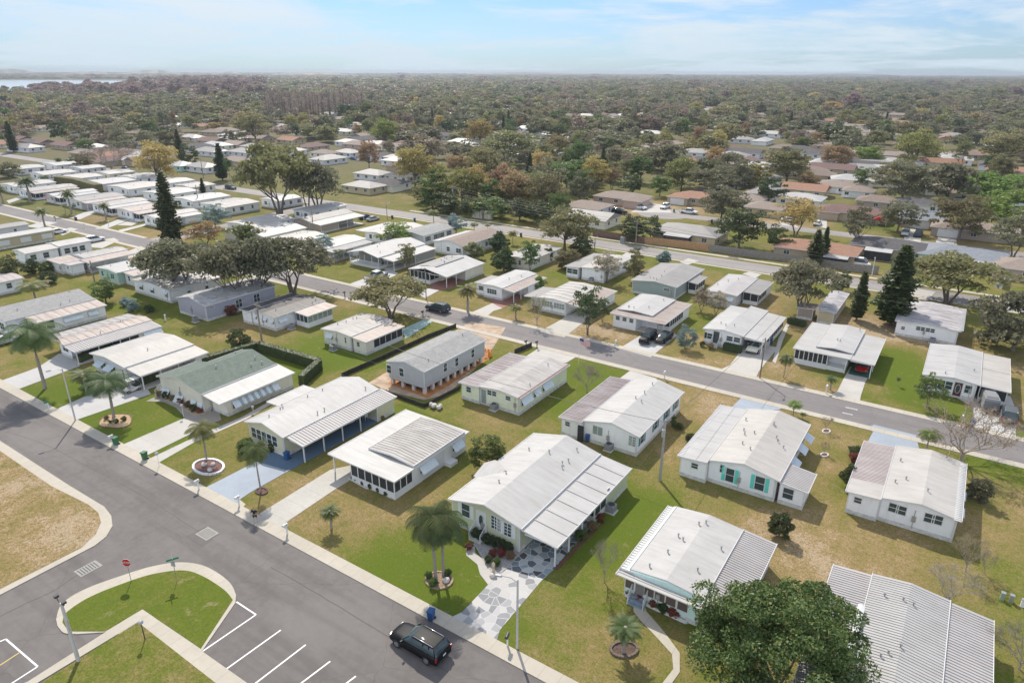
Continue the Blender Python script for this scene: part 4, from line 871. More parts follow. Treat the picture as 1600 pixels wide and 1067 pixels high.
MULCH=simple('mulch_red',(.13,.06,.045),.95,var=.5,sc=7);GRAVEL=simple('gravel_grey',(.30,.29,.29),.95,var=.35,sc=9);MTAN=simple('mulch_tan',(.42,.30,.18),.95,var=.3,sc=6);DIRT=simple('dirt_tan',(.40,.30,.22),.95,var=.3,sc=.8);ODIRT=simple('dirt_orange',(.40,.17,.06),.95,var=.3,sc=1.1);LINE=simple('line_paint',(.72,.72,.72),.6,var=.12,sc=6);YLINE=simple('line_yellow',(.55,.42,.12),.6);CRACK=simple('crack_tar',(.09,.08,.08),.9)
# near street, its side street and car park: one asphalt sheet
sheet('road',[(-330,26.0),(-330,32.3),(20,32.9),(20,-6),(-110,-6),(-110,26.0)],.012,ASPH)
strip('road',[(-520,92.3),(40,92.9)],6.2,.012,ASPB)
strip('road',[(-520,160.2),(-200,159.9),(-110,160.0),(40,158.3)],7.,.012,ASPC)
strip('road',[(-84,208),(-60,208.3),(60,208.8)],6.5,.012,ASPC)
sheet('road',[(-80+8.5*math.cos(a),208+8.5*math.sin(a)) for a in np.linspace(0,6.28,28,endpoint=False)],.009,ASPC)
strip('road',[(-177,95.4),(-178,127),(-183,156.6)],6.4,.010,ASPC)
# right of way north of the back road
for n_,L_,wd in(('sidewalk',[(-330,33.0),(20,33.55)],1.35),('sidewalk',[(-520,88.5),(40,89.15)],1.2),('sidewalk',[(-172,95.9),(40,96.6)],1.2),('sidewalk',[(-520,95.9),(-182,95.9)],1.2),('sidewalk',[(-150,165.6),(40,164.2)],1.3),('sidewalk',[(-190,155.9),(40,154.1)],.9)):
    strip(n_,L_,wd,.07,SIDEW,0.)
# corner field with its sidewalk
sheet('sidewalk',gp([(-260,560),(0,689),(110,760),(163,792),(174,806),(176,822),(166,839),(148,853),(0,930),(-200,1030)]),.08,SIDEW,0.)
sheet('dry_field',gp([(-260,572),(0,705),(80,760),(138,789),(154,802),(158,817),(150,835),(128,856),(0,921),(-200,1018)]),.105,GDRY,0.)
# island
outer=smooth(gp([(88,968),(98,943),(135,920),(202,896),(240,885),(280,879),(314,883),(341,896),(361,913),(369,930)]),5,False)+gp([(368,942),(316,1017.5),(300,1010),(167,988)])+smooth(gp([(120,991),(100,989),(90,978)]),4,False)
sheet('sidewalk',outer,.08,SIDEW,0.)
inner=smooth(gp([(98,973),(105,957),(142,933),(202,909),(243,897),(287,892),(317,901),(350,922),(364,938)]),5,False)+gp([(314,1014),(223,952.5),(165,987),(108,987)])
sheet('island_lawn',inner,.105,GLUSH,0.)
sheet('sidewalk',gp([(223,951.5),(236,961.5),(384,1066),(460,1120),(330,1120),(216,972),(30,1085),(-60,1130),(-130,1130),(43,1066)]),.09,SIDEW,0.)
sheet('corner_lawn',gp([(216,973),(340,1070),(420,1130),(-50,1130),(62,1069)]),.10,grassmat('corner_grass',.36),0.)
def pline(a,b,w,mat,name='road_marking',z=.018):
    A,B=G(*a),G(*b);return strip(name,[A,B],w,z,mat)
for a,b in(((369.6,940),(400,960)),((400,960),(316,1017.5)),((438.7,984),(352.7,1045.5)),((477.6,1007),(385,1078)),((516,1032.7),(440,1090)),((556,1056),(500,1098)),((0,1002),(9,998)),((9,998),(59,1041)),((59,1041),(0,1079))):pline(a,b,.13,LINE)
pline((0,1039),(30,1019.5),.10,YLINE)
def crack(L,w=.06):
    P=smooth([tuple(G(*q)[:2]) for q in L],4,False);strip('road_crack',[(x+random.uniform(-.04,.04),y+random.uniform(-.04,.04)) for x,y in P],w,.0155,CRACK)
crack([(424,886),(470,912),(530,948),(600,990),(640,1015),(700,1050)],.07);crack([(-20,668),(60,690),(150,736),(216,771),(260,798),(300,824),(320,836)],.05);crack([(0,963),(40,943),(80,925),(110,905),(130,893)],.09);crack([(900,574),(1000,590-13),(1100,592),(1300,638),(1500,683)],.05)
strip('road_patch',[G(338,838),G(422,886)],.9,.0145,ASPG);sheet('road_patch',gp([(290,838),(322,822),(344,836),(316,855)]),.0142,asphalt('asphalt_patch',(.098,.086,.085),(.12,.107,.105)))
def grate(px,py,w,d,rz):
    b=G(px,py);e=empty('drain_grate',b,'','drain grate','drain grates in the near street',rz);m=MB();m.box(-w/2-.15,-d/2-.15,.0,w/2+.15,d/2+.15,.03);m.build('frame',simple('grate_frame',(.3,.29,.27),.9),e);m=MB()
    for i in range(7):m.box(-w/2+w*(i+.2)/7,-d/2,.03,-w/2+w*(i+.55)/7,d/2,.045)
    m.build('bar',DARK,e);return e
grate(323.6,833.6,1.5,1.1,0)['label']='pale square drain grate in the middle of the near street junction'
grate(138,888,1.6,1.,math.radians(90))['label']='dark barred drain grate in the side street left of the stop sign'
# driveways and walks
for nm,mat,L in(('driveway',PATL,[(705.5,964),(722,956),(745,932),(763,913),(790,889),(847,906),(815,944),(781,984),(775,1006)]),
 ('driveway',PATD,[(790,889),(823,855),(838,838),(905,775),(945,790),(865,890),(847,906)]),
 ('driveway',DRIVO,[(405,803),(516,734),(548,727),(560,742),(544,752),(523,765),(450,814),(440,822),(440,831)]),
 ('driveway',DRIVG,[(317,764),(401,721),(424,727),(452,735),(390,770),(374,781),(361,791)]),('driveway',SIDEW,[(361,791),(375,781),(384,788),(374,798)]),
 ('driveway',BLUEF,[(402,721),(424,728),(452,736),(478,720),(440,690)]),
 ('driveway',DRIVE,[(187,697),(289,653),(313,667),(300,677),(231,711),(222,717)]),('path',PAVER,[(228,627),(256,628),(275,637),(287,650),(289,654),(313,668),(346,656),(341,637),(314,650),(290,641),(272,630),(245,619)]),
 ('path',DRIVE,[(226,721),(233,717),(300,685),(380,651),(425,625),(428,629),(385,655),(302,692),(241,727)]),
 ('driveway',DRIVW,[(80.6,643),(150,612),(196,588),(224,598),(236,616),(120,656),(114,660)]),('driveway',DRIVW,[(-60,618),(0,596),(60,574),(92,553),(118,552),(125,572),(85,587),(22,611),(0,599)]),
 ('driveway',DRIVE,[(1121,580),(1140,571),(1152,556),(1163,530),(1195,540),(1216,543),(1186,580),(1180,593)]),('driveway',DRIVE,[(1293,620),(1308,612),(1319,590),(1329,573),(1362,580),(1352,597),(1345,619),(1343,630)]),
 ('driveway',DRIVW,[(1493,620),(1521,637),(1518,670),(1587,688),(1587,640),(1579,620),(1530,605)]),('driveway',DRIVW,[(967,545),(1006,521),(1036,508),(1058,524),(1017,558)]),
 ('driveway',DRIVO,[(843,518),(878,499),(888,490),(920,495),(915,501),(882,527)]),('driveway',DRIVE,[(733,490),(769,474),(785,482),(771,486),(759,496)]),('driveway',REDB,[(769,474),(785,460),(806,460),(801,474),(785,482)]),
 ('path',REDB,[(745,459),(752,453),(780,468),(772,472)]),
 ('driveway',DRIVW,[(652,459),(669,451),(686,454),(664,466)]),('driveway',REDB,[(669,451),(683,441),(712,449),(686,454)]),('driveway',DRIVW,[(543,445),(574,434),(606,421),(622,427),(617,431),(572,450)]),
 ('driveway',DRIVE,[(822,557),(842,544),(900,558),(885,567),(830,562)]),('driveway',DRIVE,[(965,594),(985,579),(1027,592),(1018,600),(985,600)]),('driveway',DRIVG,[(1140,640),(1158,622),(1226,636),(1218,640),(1140,645)]),
 ('driveway',DRIVG,[(1355,692),(1364,675),(1354,668),(1366,664),(1431,680),(1437,706)]),('driveway',TEALN,[(628,515),(670,496),(677,502),(634,530)]),('path',DRIVE,[(732,852),(727,853)] and [(727,850),(729,868),(746,882),(750,897),(763,914),(790,890),(771,903),(765,889),(757,876),(743,864),(741,850)]),
 ('path',SIDEW,[(989,941),(1008,947),(1010,955),(1040,990),(1062,1020),(1062,1050),(1050,1067),(1035,1067),(1052,1045),(1050,1022),(1030,1000),(1000,968),(990,955)]),
 ('path',DRIVE,[(228,716),(226,722)] and [(1207,565),(1216,530),(1229,505),(1233,508),(1222,535),(1212,568)]),
 ('driveway',DRIVE,[(131,386),(150,376),(178,372),(186,376),(160,388)]),('driveway',DRIVE,[(183,352),(205,344),(222,344),(206,353)] ),('driveway',DRIVW,[(108,341),(140,329),(158,329),(125,343)]),('driveway',DRIVW,[(85,363),(110,356),(122,358),(98,368)]),('driveway',DRIVW,[(10,314),(30,308),(40,309),(14,318)]),
 ('driveway',DRIVW,[(40,354),(70,346),(90,348),(60,357)]),('driveway',DRIVW,[(148,358),(185,343),(205,343),(165,358)]),('path',DRIVE,[(185,360),(240,347),(245,348),(190,363)]),('driveway',DRIVE,[(190,397),(220,385),(235,392),(200,405)]),
 ('driveway',DRIVE,[(965,404),(980,394),(1000,398),(980,406)]),('driveway',DRIVE,[(1062,410),(1075,404),(1092,408),(1075,414)]),('driveway',DRIVE,[(1160,428),(1170,425),(1190,429),(1180,435)]),('driveway',DRIVE,[(1420,467),(1425,450),(1462,456),(1450,470)]),
 ('driveway',DRIVE,[(1415,383),(1410,355),(1440,360),(1438,385)] ),('driveway',DRIVE,[(1460,385),(1467,366),(1494,370),(1495,390)]),('driveway',DRIVE,[(1222,352),(1215,343),(1238,350),(1250,356)]),('driveway',DRIVE,[(985,332),(1010,318),(1040,320),(1050,333)]),('driveway',DRIVE,[(1275,355),(1278,342),(1292,345),(1292,357)]),
 ('dirt',DIRT,[(576,598),(640,560),(736,502),(790,512),(760,560),(700,615),(663,625),(610,612)]),('dirt',ODIRT,[(606,601),(618,604),(668,622),(705,600),(765,560),(762,546),(700,588),(664,602),(612,590)])):
    k=len([o for o in C.objects if o.name.startswith(nm)])
    sheet(nm,gp(L),.03+.0023*(k%12)+({'path':.006,'dirt':-.012}.get(nm,0)),mat,0. if nm!='dirt' else None)
# road letters worn paint on the back road (illegible in the photograph: short white dashes)
for i in range(7):pline((1322+i*2.6,635.5+i*.55),(1323.4+i*2.6,637.6+i*.55),.22,simple('worn_paint',(.42,.41,.41),.7,var=.3,sc=8))
for i in range(6):pline((1317+i*2.6,644+i*.55),(1318.4+i*2.6,646+i*.55),.22,MATS['worn_paint'])
def s(X,Z,y,m='white',**k):return dict(X=list(X),Z=list(Z),y=y,m=m,**k)
def H_(label,secs,wall,cat='mobile home',nm='mobile_home',**k):return House(nm,label,cat,secs,wall,**k)
def room(h,x0,x1,y0,y1,z,mat=None,nm='wall',z0=0):
    ox,oy,_=h.o;m=MB();m.box(x0-ox,y0-oy,z0,x1-ox,y1-oy,z);return m.build(nm,mat or h.w,h.root)
def bays(h,a,b,n,z0,z1,axis,c,pm=None):
    ox,oy,_=h.o;c,a,b=(c-oy,a-ox,b-ox) if axis=='x' else (c-ox,a-oy,b-oy);w=(b-a)/n;fr=MB()
    for i in range(n):
        m=MB()
        if axis=='x':m.box(a+w*i+.06,c-.012,z0+.05,a+w*(i+1)-.06,c+.012,z1-.05)
        else:m.box(c-.012,a+w*i+.06,z0+.05,c+.012,a+w*(i+1)-.06,z1-.05)
        m.build('screen_panel',pm or SCREEN,h.root)
    for i in range(n+1):
        if axis=='x':fr.box(a+w*i-.055,c-.045,z0,a+w*i+.055,c+.04,z1)
        else:fr.box(c-.04,a+w*i-.055,z0,c+.045,a+w*i+.055,z1)
    if axis=='x':fr.box(a,c-.038,z0,b,c+.035,z0+.06);fr.box(a,c-.038,z1-.06,b,c+.035,z1)
    else:fr.box(c-.035,a,z0,c+.038,b,z0+.06);fr.box(c-.035,a,z1-.06,c+.038,b,z1)
    fr.build('screen_frame',WHITE,h.root)
INT=simple('room_shade',(.035,.035,.038),.9)  # near-black colour standing for the shade inside rooms
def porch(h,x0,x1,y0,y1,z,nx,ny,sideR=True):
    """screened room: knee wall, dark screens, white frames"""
    room(h,x0,x1,y0,y1,.8,WHITE,'knee_wall');room(h,x0+.12,x1-.12,y0+.12,y1,z-.05,INT,'screen_room_shade',.81)
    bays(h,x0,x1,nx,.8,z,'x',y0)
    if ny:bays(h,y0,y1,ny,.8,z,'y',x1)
def posts(h,pts,z):
    ox,oy,_=h.o;pm=_mc.setdefault(('post',round(z,2)),MB().box(-.06,-.06,0,.06,.06,z).mesh('post',WHITE))
    for x,y in pts:put('post',pm,h.root,(x-ox,y-oy,0))
# ======================= first row north of the near street, front walls near y = 44
h=H_('sage green home with bright white gable roof beside the painted stone driveway',[
 s((-36.6,-32.3,-28.05),(2.9,3.95,2.95),(43.8,59.8),vents=8,fo=.25),
 s((-28.0,-24.3),(2.8,2.4),(43.9,59.9),'lgrey',under=[('open',0,.5),('screen',.5,.66),('wall',.66,1)],fm=PATD,il=.1,rib=1.9,rh=.07,rw=.1)],'sage')
h.win('F',728,797,.95,1.45,sh='white');h.door('F',752,812,z0=.75,oval=True,h=2.05,c=simple('door_white',(.6,.6,.6)))
for x,y in((773,816),(782,821)):h.win('F',x,y,.75,1.4,mull=1,rows=3)
h.win('F',793,827,.85,1.4,sh='white',mull=1,rows=3);h.win('R',950,766,.4,.5,1);h.win('R',962,758,.4,.5,1)
g=hit_y(752,812,44.05);steps(Vector((g.x,44.02,0)),0,'white railed entry steps up to the oval glass door of the sage green home',4)
m=MB();m.prismy([(-1.9,2.9),(0,3.5),(1.9,2.9),(1.9,2.75),(-1.9,2.75)],0,2.6);m.build('dormer_gable',R['white'],h.root,(2.2,6.6,.03),math.pi/2)
h=H_('white home with a ribbed raised roof and a black screened room at its front',[
 s((-53.4,-43.55),(2.55,2.5),(43.5,56.4),under=[]),
 s((-50.3,-47,-43.7),(2.74,3.0,2.72),(46.7,55.7),'old',under=[],rib=.45,th=.18)],'lgrey')
room(h,-50.3,-43.85,46.6,56.1,2.36);room(h,-53.1,-50.31,52,56.1,2.38);porch(h,-50.2,-43.85,43.8,46.6,2.36,6,3)
q=h.secs[0];q['wxr']=-43.85+53.4;q['wy']=.3;q['wxl']=3.1
for at,w_ in(((.42,1.45),2.2),((.86,1.45),1.5)):h.win('R',0,0,w_,.8,at=at,aw=(.7,.7))
h.door('R',0,0,at=(.7,0),z0=.45,w=.8,h=1.8,c=WHITE);room(h,-43.84,-42.9,52.0,53.3,.45,WHITE,'stoop');posts(h,[(-53.1,44),(-53.1,48)],2.4)
h=H_('pale yellow home with white gable roof and a striped open carport over a blue floor',[
 s((-67.0,-63.6,-60.0),(2.8,3.7,2.85),(42.7,58.4),vents=9),
 s((-59.95,-57.25),(2.75,2.35),(43.2,58.8),'pan',under=[('open',0,.78),('wall',.78,1)],rib=.42,rh=.07,rw=.13,fm=BLUEF,il=.05),
 s((-70.0,-67.0),(2.35,2.45),(48.2,54.3),under=[('wall',.3,1)])],'yellow')
for i in range(5):h.win('F',0,0,.82,1.3,at=(.14+i*.15,1.6))
h.win('R',0,0,.9,1.,at=(.3,1.6));h.door('R',0,0,at=(.55,0),z0=.3,c=WHITE)
h=H_('cream home with green shingle roof and a white metal side roof',[
 s((-88.3,-83.2,-77.9),(2.8,3.95,2.85),(44.2,50.4),'shg',vents=1,fo=.3,under=[('wall',0,1.03)]),
 s((-85.6,-83.2,-77.9),(3.35,3.95,2.85),(50.42,56.2),'shg',vents=4,fo=0),
 s((-77.85,-74.35),(2.75,2.35),(44.3,56.4),under=[('wall',.1,1)],il=.02)],'cream')
for x,y in((262,614.5),(283,624.5)):h.win('F',x,y,1.3,1.2,mull=1,aw=(.8,.9))
for x,y in((304,631),(314,636)):h.win('F',x,y,.7,.9,aw=(.3,.5))
h.secs[2].setdefault('wxr',3)
for i in range(7):h.win('R',0,0,1.05,.9,2,at=(.2+i*.085,1.3),aw=(.75,.75),fm=DARK)
steps(Vector((-88.1,44.6,0)),-math.pi/4,'small white railed steps at the left corner of the green roofed home',3,1.1,h=.6)
h=H_('white home under a wide plain white roof, golf cart parked at its right front corner',[
 s((-104.3,-99.8,-94.65),(2.8,3.3,2.85),(43.2,54.),'cream',vents=1),
 s((-94.6,-90.95),(2.7,2.4),(43.4,54.),'cream',under=[('open',0,.8),('wall',.8,1)],il=.05)],'lgrey')
for u in(.28,.58):h.win('F',0,0,1.5,1.2,at=(u,1.4),mull=1,aw=(1.1,.5))
h.win('F',0,0,.5,1.5,at=(.9,1.4))
h=H_('white home with rusty panelled roof and striped carport left of the plain white roof',[
 s((-118.3,-115.2),(2.4,2.6),(43.2,56.7),'old',under=[('wall',.15,1)],rib=1.3),
 s((-115.15,-113.,-111.05),(2.65,2.95,2.7),(42.8,56.8),'rust',vents=3,rib=1.2,fo=.9),
 s((-111.,-107.8),(2.6,2.3),(42.7,56.6),'pan',under=[('open',0,.5),('screen',.5,.72),('wall',.72,1)],rib=.42,rh=.07,rw=.12,il=.05)],'white')
h.win('F',0,0,1.6,1.1,1,at=(.5,1.5),mull=1);m=MB();m.add([(0,0,2.25),(0,3.,2.25),(.9,3.,1.5),(.9,0,1.5),(0,0,2.2),(0,3.,2.2),(.9,3.,1.45),(.9,0,1.45)],[(3,2,1,0),(4,5,6,7),(0,1,5,4),(2,3,7,6),(3,0,4,7)]);m.build('awning',AWN,h.root,(10.3,10.6,0))
h=H_('grey shingled home with a rust streaked side roof at the left edge of the photo',[
 s((-139.,-135.5,-129.8),(2.8,3.9,2.9),(42.2,57.),'shgrey',vents=6),
 s((-129.75,-126.2),(2.8,2.4),(45.2,57.1),'rust',under=[('screen',0,.25),('wall',.25,1)],rib=1.4,il=.02)],'white')
h.win('F',0,0,1.6,1.2,at=(.75,1.5),mull=1)
for u,w_ in((.5,2.8),(.8,1.2)):h.win('R',0,0,w_,.7,1,at=(u,1.5),aw=(.7,.6))
h=H_('pale aqua home with white roof behind the big dark tree, flower bed along its wall',[
 s((-18.4,-10.9),(2.5,2.5),(43.7,44.5),under=[],th=.1,rib=.3,rw=.1),
 s((-18.35,-17.2),(2.62,2.75),(44.4,55.3),under=[],rake=1),
 s((-17.5,-14.3,-11.1),(2.86,3.2,2.86),(44.55,55.3),vents=8,il=-.3,fo=-.1,ridge=0),
 s((-11.05,-8.1),(2.75,2.45),(44.,55.5),'pan',under=[('open',0,.5),('wall',.5,1)],rib=.3,rh=.06,rw=.1,il=.05)],'aqua')
for i,u in enumerate((.07,.34,.49,.64,.8)):h.win('F',0,0,.85,1.3,2,at=(u,1.6),gl=simple('blind_brown',(.12,.09,.08),.5),rows=0)
h.door('F',0,0,2,at=(.2,0),z0=.6,w=.8,h=1.9,c=simple('door_screen',(.2,.19,.18)))
steps(Vector((-16.45,44.4,0)),0,'grey blue entry steps of the pale aqua home',3,1.4,True,.6,simple('step_blue',(.2,.25,.31),.7))
h=H_('home with a ribbed white metal roof filling the bottom right corner of the photo',[
 s((-3.3,-.35),(2.4,2.65),(38.5,55.5),'pan',under=[('open',0,.7),('wall',.7,1)],rib=.3,rh=.06,rw=.09,side='L',ir=.05),
 s((-.3,2.5,5.3),(2.75,3.1,2.75),(38.5,55.6),'lgrey',rib=.3,rh=.05,rw=.07,vents=7),
 s((5.35,8.3),(2.65,2.35),(38.5,55.5),'pan',under=[('open',0,.5),('wall',.5,1)],rib=.3,rh=.06,rw=.09,il=.05)],'white')
m=MB();m.prismy([(2.55,3.14),(2.8,3.2),(3.05,3.14),(2.8,3.12)],0,12.);m.build('ridge_cap',TRIM,h.root,(0,.05,0))
# ======================= second row, backs towards us, y = 65..80
ACS=[]
h=H_('white home with aqua shutters on its back wall and a long cream roof',[
 s((-21.1,-17.85),(2.5,2.75),(64.9,80.),'lgrey',rake=1,ir=.02,rib=2.2,rh=.02),
 s((-17.8,-14.1,-10.35),(2.8,3.6,2.8),(65.5,80.3),'cream',vents=11,il=.02),
 s((-10.3,-7.55),(2.6,2.3),(65.7,70.),'pan',under=[('wall',.05,1)],rib=.3,il=.02)],'white')
h.win('F',1085.5,727.5,.7,.6);h.win('F',1128.5,732,.45,.9,1);h.win('F',1140.5,742,.85,1.6,1,sh='aqua');h.win('F',1187,755,.95,1.6,1,sh='aqua');h.win('F',1231.5,771,1.,1.2,2)
for u in(.45,.7,.92):h.win('R',0,0,1.4,.9,1,at=(u,1.5),aw=(1.1,.6))
h=H_('white home with dark teal shutters and a purple stained side roof',[
 s((-36.6,-33.45),(2.5,2.75),(65.4,80.),'mauve',rake=0,ir=.02,rib=.35,rw=.05,rh=.03,under=[('wall',0,1)]),
 s((-33.4,-29.7,-26.1),(2.8,3.65,2.85),(65.8,80.3),vents=4,il=.02)],'white')
h.win('F',887,662,.6,.55);h.win('F',934,672.5,1.25,1.1,1,mull=1,rows=0,gl=GLASS2);h.win('F',988,689,.85,1.2,1,mull=1,rows=3,gl=GLASS2)
for px,py in((1003,687),(1024,668),(1041,652),(1055,638)):h.win('R',px,py,1.0,1.15,1,sh='teal',cz=1.75)
m=MB();m.box(2.65,.1,0,3.35,.33,2.1);m.build('recess_shade',INT,h.root,(0,0,0))  # near-black slab on the wall paints the shade of a recess
h=H_('pale yellow home with a weathered grey roof and a maroon edge strip',[
 s((-53.,-49.75),(2.5,2.65),(66.5,79.3),'mauve',ir=.02,rib=.8,rh=.03),
 s((-49.7,-46.5,-43.1),(2.7,3.05,2.7),(66.7,79.9),'old',il=.02,vents=2)],'pale')
h.win('F',732.5,608.5,.75,.75);h.door('F',756,618,1,z0=.25,w=.8,c=GLASS2)
for x,y in((765,613.3),(772.3,615)):h.win('F',x,y,.65,.65,1)
h.win('F',794,622,.75,.55,1)
for u,w_ in((.12,2.),(.33,1.),(.55,2.)):h.win('R',0,0,w_,.8,1,at=(u,1.55),aw=(.6,.65))
m=MB();m.box(9.62,.0,2.74,9.85,13.2,2.79);m.build('roof_edge_strip',simple('maroon_strip',(.15,.05,.06),.6),h.root)
h=H_('new grey modular home set on bare white piers over orange earth',[
 s((-64.5,-61.,-57.5),(3.55,4.35,3.6),(64.6,79.3),'shgrey',vents=2,ov=.2)],siding('siding_newgrey',(.42,.43,.46)),floor=.95,skirt=False)
for x,y in((608,576.5),(627.5,581.5)):h.win('F',x,y,.8,1.2,gl=GLASS)
for x,y in((695.5,574),(713.5,565.5),(738.5,552)):h.win('R',x,y,.75,1.25,rows=1)
m=MB()
for z in(1.5,2.1,2.7,3.3):
    for i in range(5):m.box(.5+i*1.35,.185,z,.62+i*1.35,.2,z+.18)
m.build('wrap_tape',simple('tape_grey',(.35,.4,.45),.6),h.root)
pm=MB().box(-.22,-.22,0,.22,.22,.93).mesh('pier',simple('pier_white',(.6,.58,.55),.8))
for i in range(9):
    for x in(.5,2.5,4.5,6.5):put('pier',pm,h.root,(x,.6+i*1.65,0))
m=MB();m.box(.35,.35,.8,6.65,14.3,.945);m.build('floor_frame',DARK,h.root)
h=H_('cream home with a low white roof and dark seam, teal mesh along its right side',[
 s((-84.4,-80.5,-77.45),(2.6,2.95,2.7),(70.1,79.7),'old',vents=5),
 s((-77.4,-74.25),(2.6,2.4),(70.2,79.2),'rust',under=[('wall',0,.22),('screen',.22,1)],il=.02)],'cream')
h.win('F',516,526,1.1,.8,aw=(.5,.6));h.win('F',540,531.5,.3,.9);h.win('F',560,538,.6,.7,1)
h=H_('white home with a dark mottled roof and a glazed sun room on its right side',[
 s((-104.3,-101.5),(2.45,2.6),(69,80.6),'dark',ir=.02,rib=1.),
 s((-101.45,-98,-95.),(2.65,2.95,2.65),(69.2,80.7),'dark',vents=5,il=.02),
 s((-94.95,-91.5),(2.55,2.35),(73.4,80.3),'rust',under=[],il=.02)],'white')
room(h,-95.0,-91.9,73.7,79.3,.9,W['white'],'knee_wall');room(h,-95.,-92.05,73.85,79.2,2.3,INT,'sun_room_shade',.9);bays(h,-94.9,-91.9,3,.9,2.35,'x',73.7,GLASS);bays(h,73.7,79.3,5,.9,2.3,'y',-91.9,GLASS2)
for u,w_ in((.15,.5),(.6,.5),(.9,.6)):h.win('F',0,0,w_,.7,1,at=(u,1.6),aw=(.4,.5))
h.win('R',0,0,1.3,.7,1,at=(.12,1.6),aw=(.6,.6))
h=H_('blue grey gabled home under the cluster of big oaks',[
 s((-118.3,-114.,-109.3),(3.,3.95,3.),(65.6,81.),'shmot',vents=2,ov=.25)],'blgrey')
h.win('R',0,0,.9,.25,at=(.07,2.35));
for u in(.45,.72):h.win('R',0,0,1.3,1.5,at=(u,1.6),mull=1)
h=H_('white home with arched white roof half hidden by the left oak',[s((-137.5,-131.,-124.2),(2.7,3.3,2.7),(67.8,79.5),'cream',vents=2)],'white');h.auto(3,2,aw=(.4,.4))
h=H_('mint green home with white roof left of the oak cluster',[s((-152.8,-148.,-144.6),(2.7,3.,2.7),(68.6,78.4),'lgrey',vents=3),s((-144.55,-140.5),(2.6,2.4),(69.9,78.),'rust',under=[('wall',0,1)],wm=W['lgrey'],il=.02)],'mint');h.auto(2,0);h.win('F',0,0,.7,1.,1,at=(.4,1.4))
h=H_('white home with open carport sheltering a white minivan at the left',[
 s((-167.8,-165.,-162.5),(2.7,2.95,2.7),(71.,81.),'old',vents=4),s((-162.45,-158.8),(2.6,2.35),(70.,80.5),'rust',under=[('open',0,1)],il=.05),s((-169.5,-163.),(2.5,2.4),(66.,70.9),'rust'),],'white');h.auto(1,0,sec=0)
h=H_('small white shed with a rusty flat roof in front of the white minivan','' and [] or [s((-163.6,-159.8),(2.35,2.45),(66.6,69.8),'pink')],'white','shed','garden_shed');h.win('F',0,0,.6,.4,at=(.5,1.6))
h=H_('long white home with two roof levels and green framed windows at the left edge',[
 s((-184.,-181,-177.2),(2.7,3.2,2.8),(65.2,72.5),'cream',vents=0),s((-184.,-181,-177.4),(2.9,3.4,3.),(72.5,80.2),'white',vents=1)],'white')
for sc,us in((0,(.18,.6)),(1,(.2,.45,.7))):
    for u in us:h.win('R',0,0,1.2,1.2,sc,at=(u,1.6))
h=H_('long yellow home with white shuttered openings at the left edge',[s((-204.3,-201.5,-199.),(2.8,3.2,2.8),(64.,81.4),'lgrey')],W['buff'])
for u in(.3,.6,.9):h.win('R',0,0,2.4,1.1,at=(u,1.5),gl=WHITE)
h=H_('white home at the left edge with a pale grey roof, uppermost of its row',[s((-218.,-215.,-212.3),(2.8,3.2,2.8),(64.,81.),'grey')],'lgrey');h.auto(0,3)
h=H_('home with pinkish striped roof cut by the left edge below the round bushes',[s((-164.,-160.5,-157.),(2.6,2.9,2.6),(41.,56.5),'pink',rib=1.2)],'white');h.auto(0,3)
# right of the aqua shuttered one
h=H_('white home with pink striped roof corner in the right part, hedge on its left',[
 s((-4.4,-1.25),(2.6,2.78),(70.7,80.1),'pink',under=[],rib=.3,rh=.04),s((-4.4,-1.25),(2.6,2.78),(67.8,70.68),'cream',under=[('wall',0,4.2)],ir=.02),
 s((-1.2,2.2,5.6),(2.8,3.35,2.75),(68.2,80.5),'cream',vents=4,il=.02,rake=0)],'white')
h.secs[1]['wxr']=3.1
h.win('F',1340.5,781.3,.65,.6,1);
for x,y in((1396,793),(1408.5,797),(1452,809),(1465,812)):h.win('F',x,y,.8,.95,2)
for u in(.3,.6):h.win('R',0,0,1.4,.9,2,at=(u,1.5),aw=(.7,.6))
m=MB()
for i in range(36):m.box(9.35,.15+i*.34,2.8,9.95,.28+i*.34,2.86)
m.build('roof_pan_edge',TRIM,h.root)
# ======================= third row, fronts towards the back road, y = 105..118
h=H_('white home with reddish paved carport, grey patched roof and screened front porch',[
 s((-97.2,-92.3),(2.6,3.4),(105.8,119.4),'lgrey',under=[],ir=0),s((-92.28,-86.7),(3.4,2.45),(105.8,119.4),'lgrey',under=[('open',0,.5),('wall',.5,1)],fm=REDB,ir=.3),
 s((-96.,-93.8,-91.5),(2.83,3.22,3.36),(108.2,118.),'grey',under=[],th=.05,lift=.08,vents=6)],'cream')
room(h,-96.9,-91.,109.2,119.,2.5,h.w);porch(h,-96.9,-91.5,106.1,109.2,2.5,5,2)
h=H_('small white home with brick red carport pad and two dark roof patches',[
 s((-79.6,-76.4),(2.5,2.7),(105.8,112.),'grey'),s((-77.5,-74.6,-72.3),(2.72,2.95,2.7),(105.2,118.),'lgrey',vents=2,il=.5),
 s((-72.25,-69.6),(2.6,2.35),(105.3,117.5),'rust',under=[('open',0,.45),('wall',.45,1)],fm=REDB,il=.05,rib=1.)],'white')
h.win('F',0,0,1.1,.8,at=(.45,1.5));h.win('F',0,0,2.2,.9,1,at=(.45,1.5),mull=3)
h=H_('white home with ribbed cream roof and wide front windows behind a dark tree',[
 s((-66.8,-63.7),(2.35,2.6),(104.5,111.6),'grey',under=[('wall',.3,1)]),s((-63.65,-60.5,-57.45),(2.7,3.,2.75),(104.4,116.8),'cream',rib=1.6,rh=.06,rw=.1),
 s((-57.4,-53.5),(2.65,2.35),(104.4,117.4),'rust',under=[('open',0,.45),('wall',.45,1)],il=.05,rib=1.)],'white')
for u in(.27,.74):h.win('F',0,0,2.2,1.,1,at=(u,1.65),mull=3,gl=GLASS2)
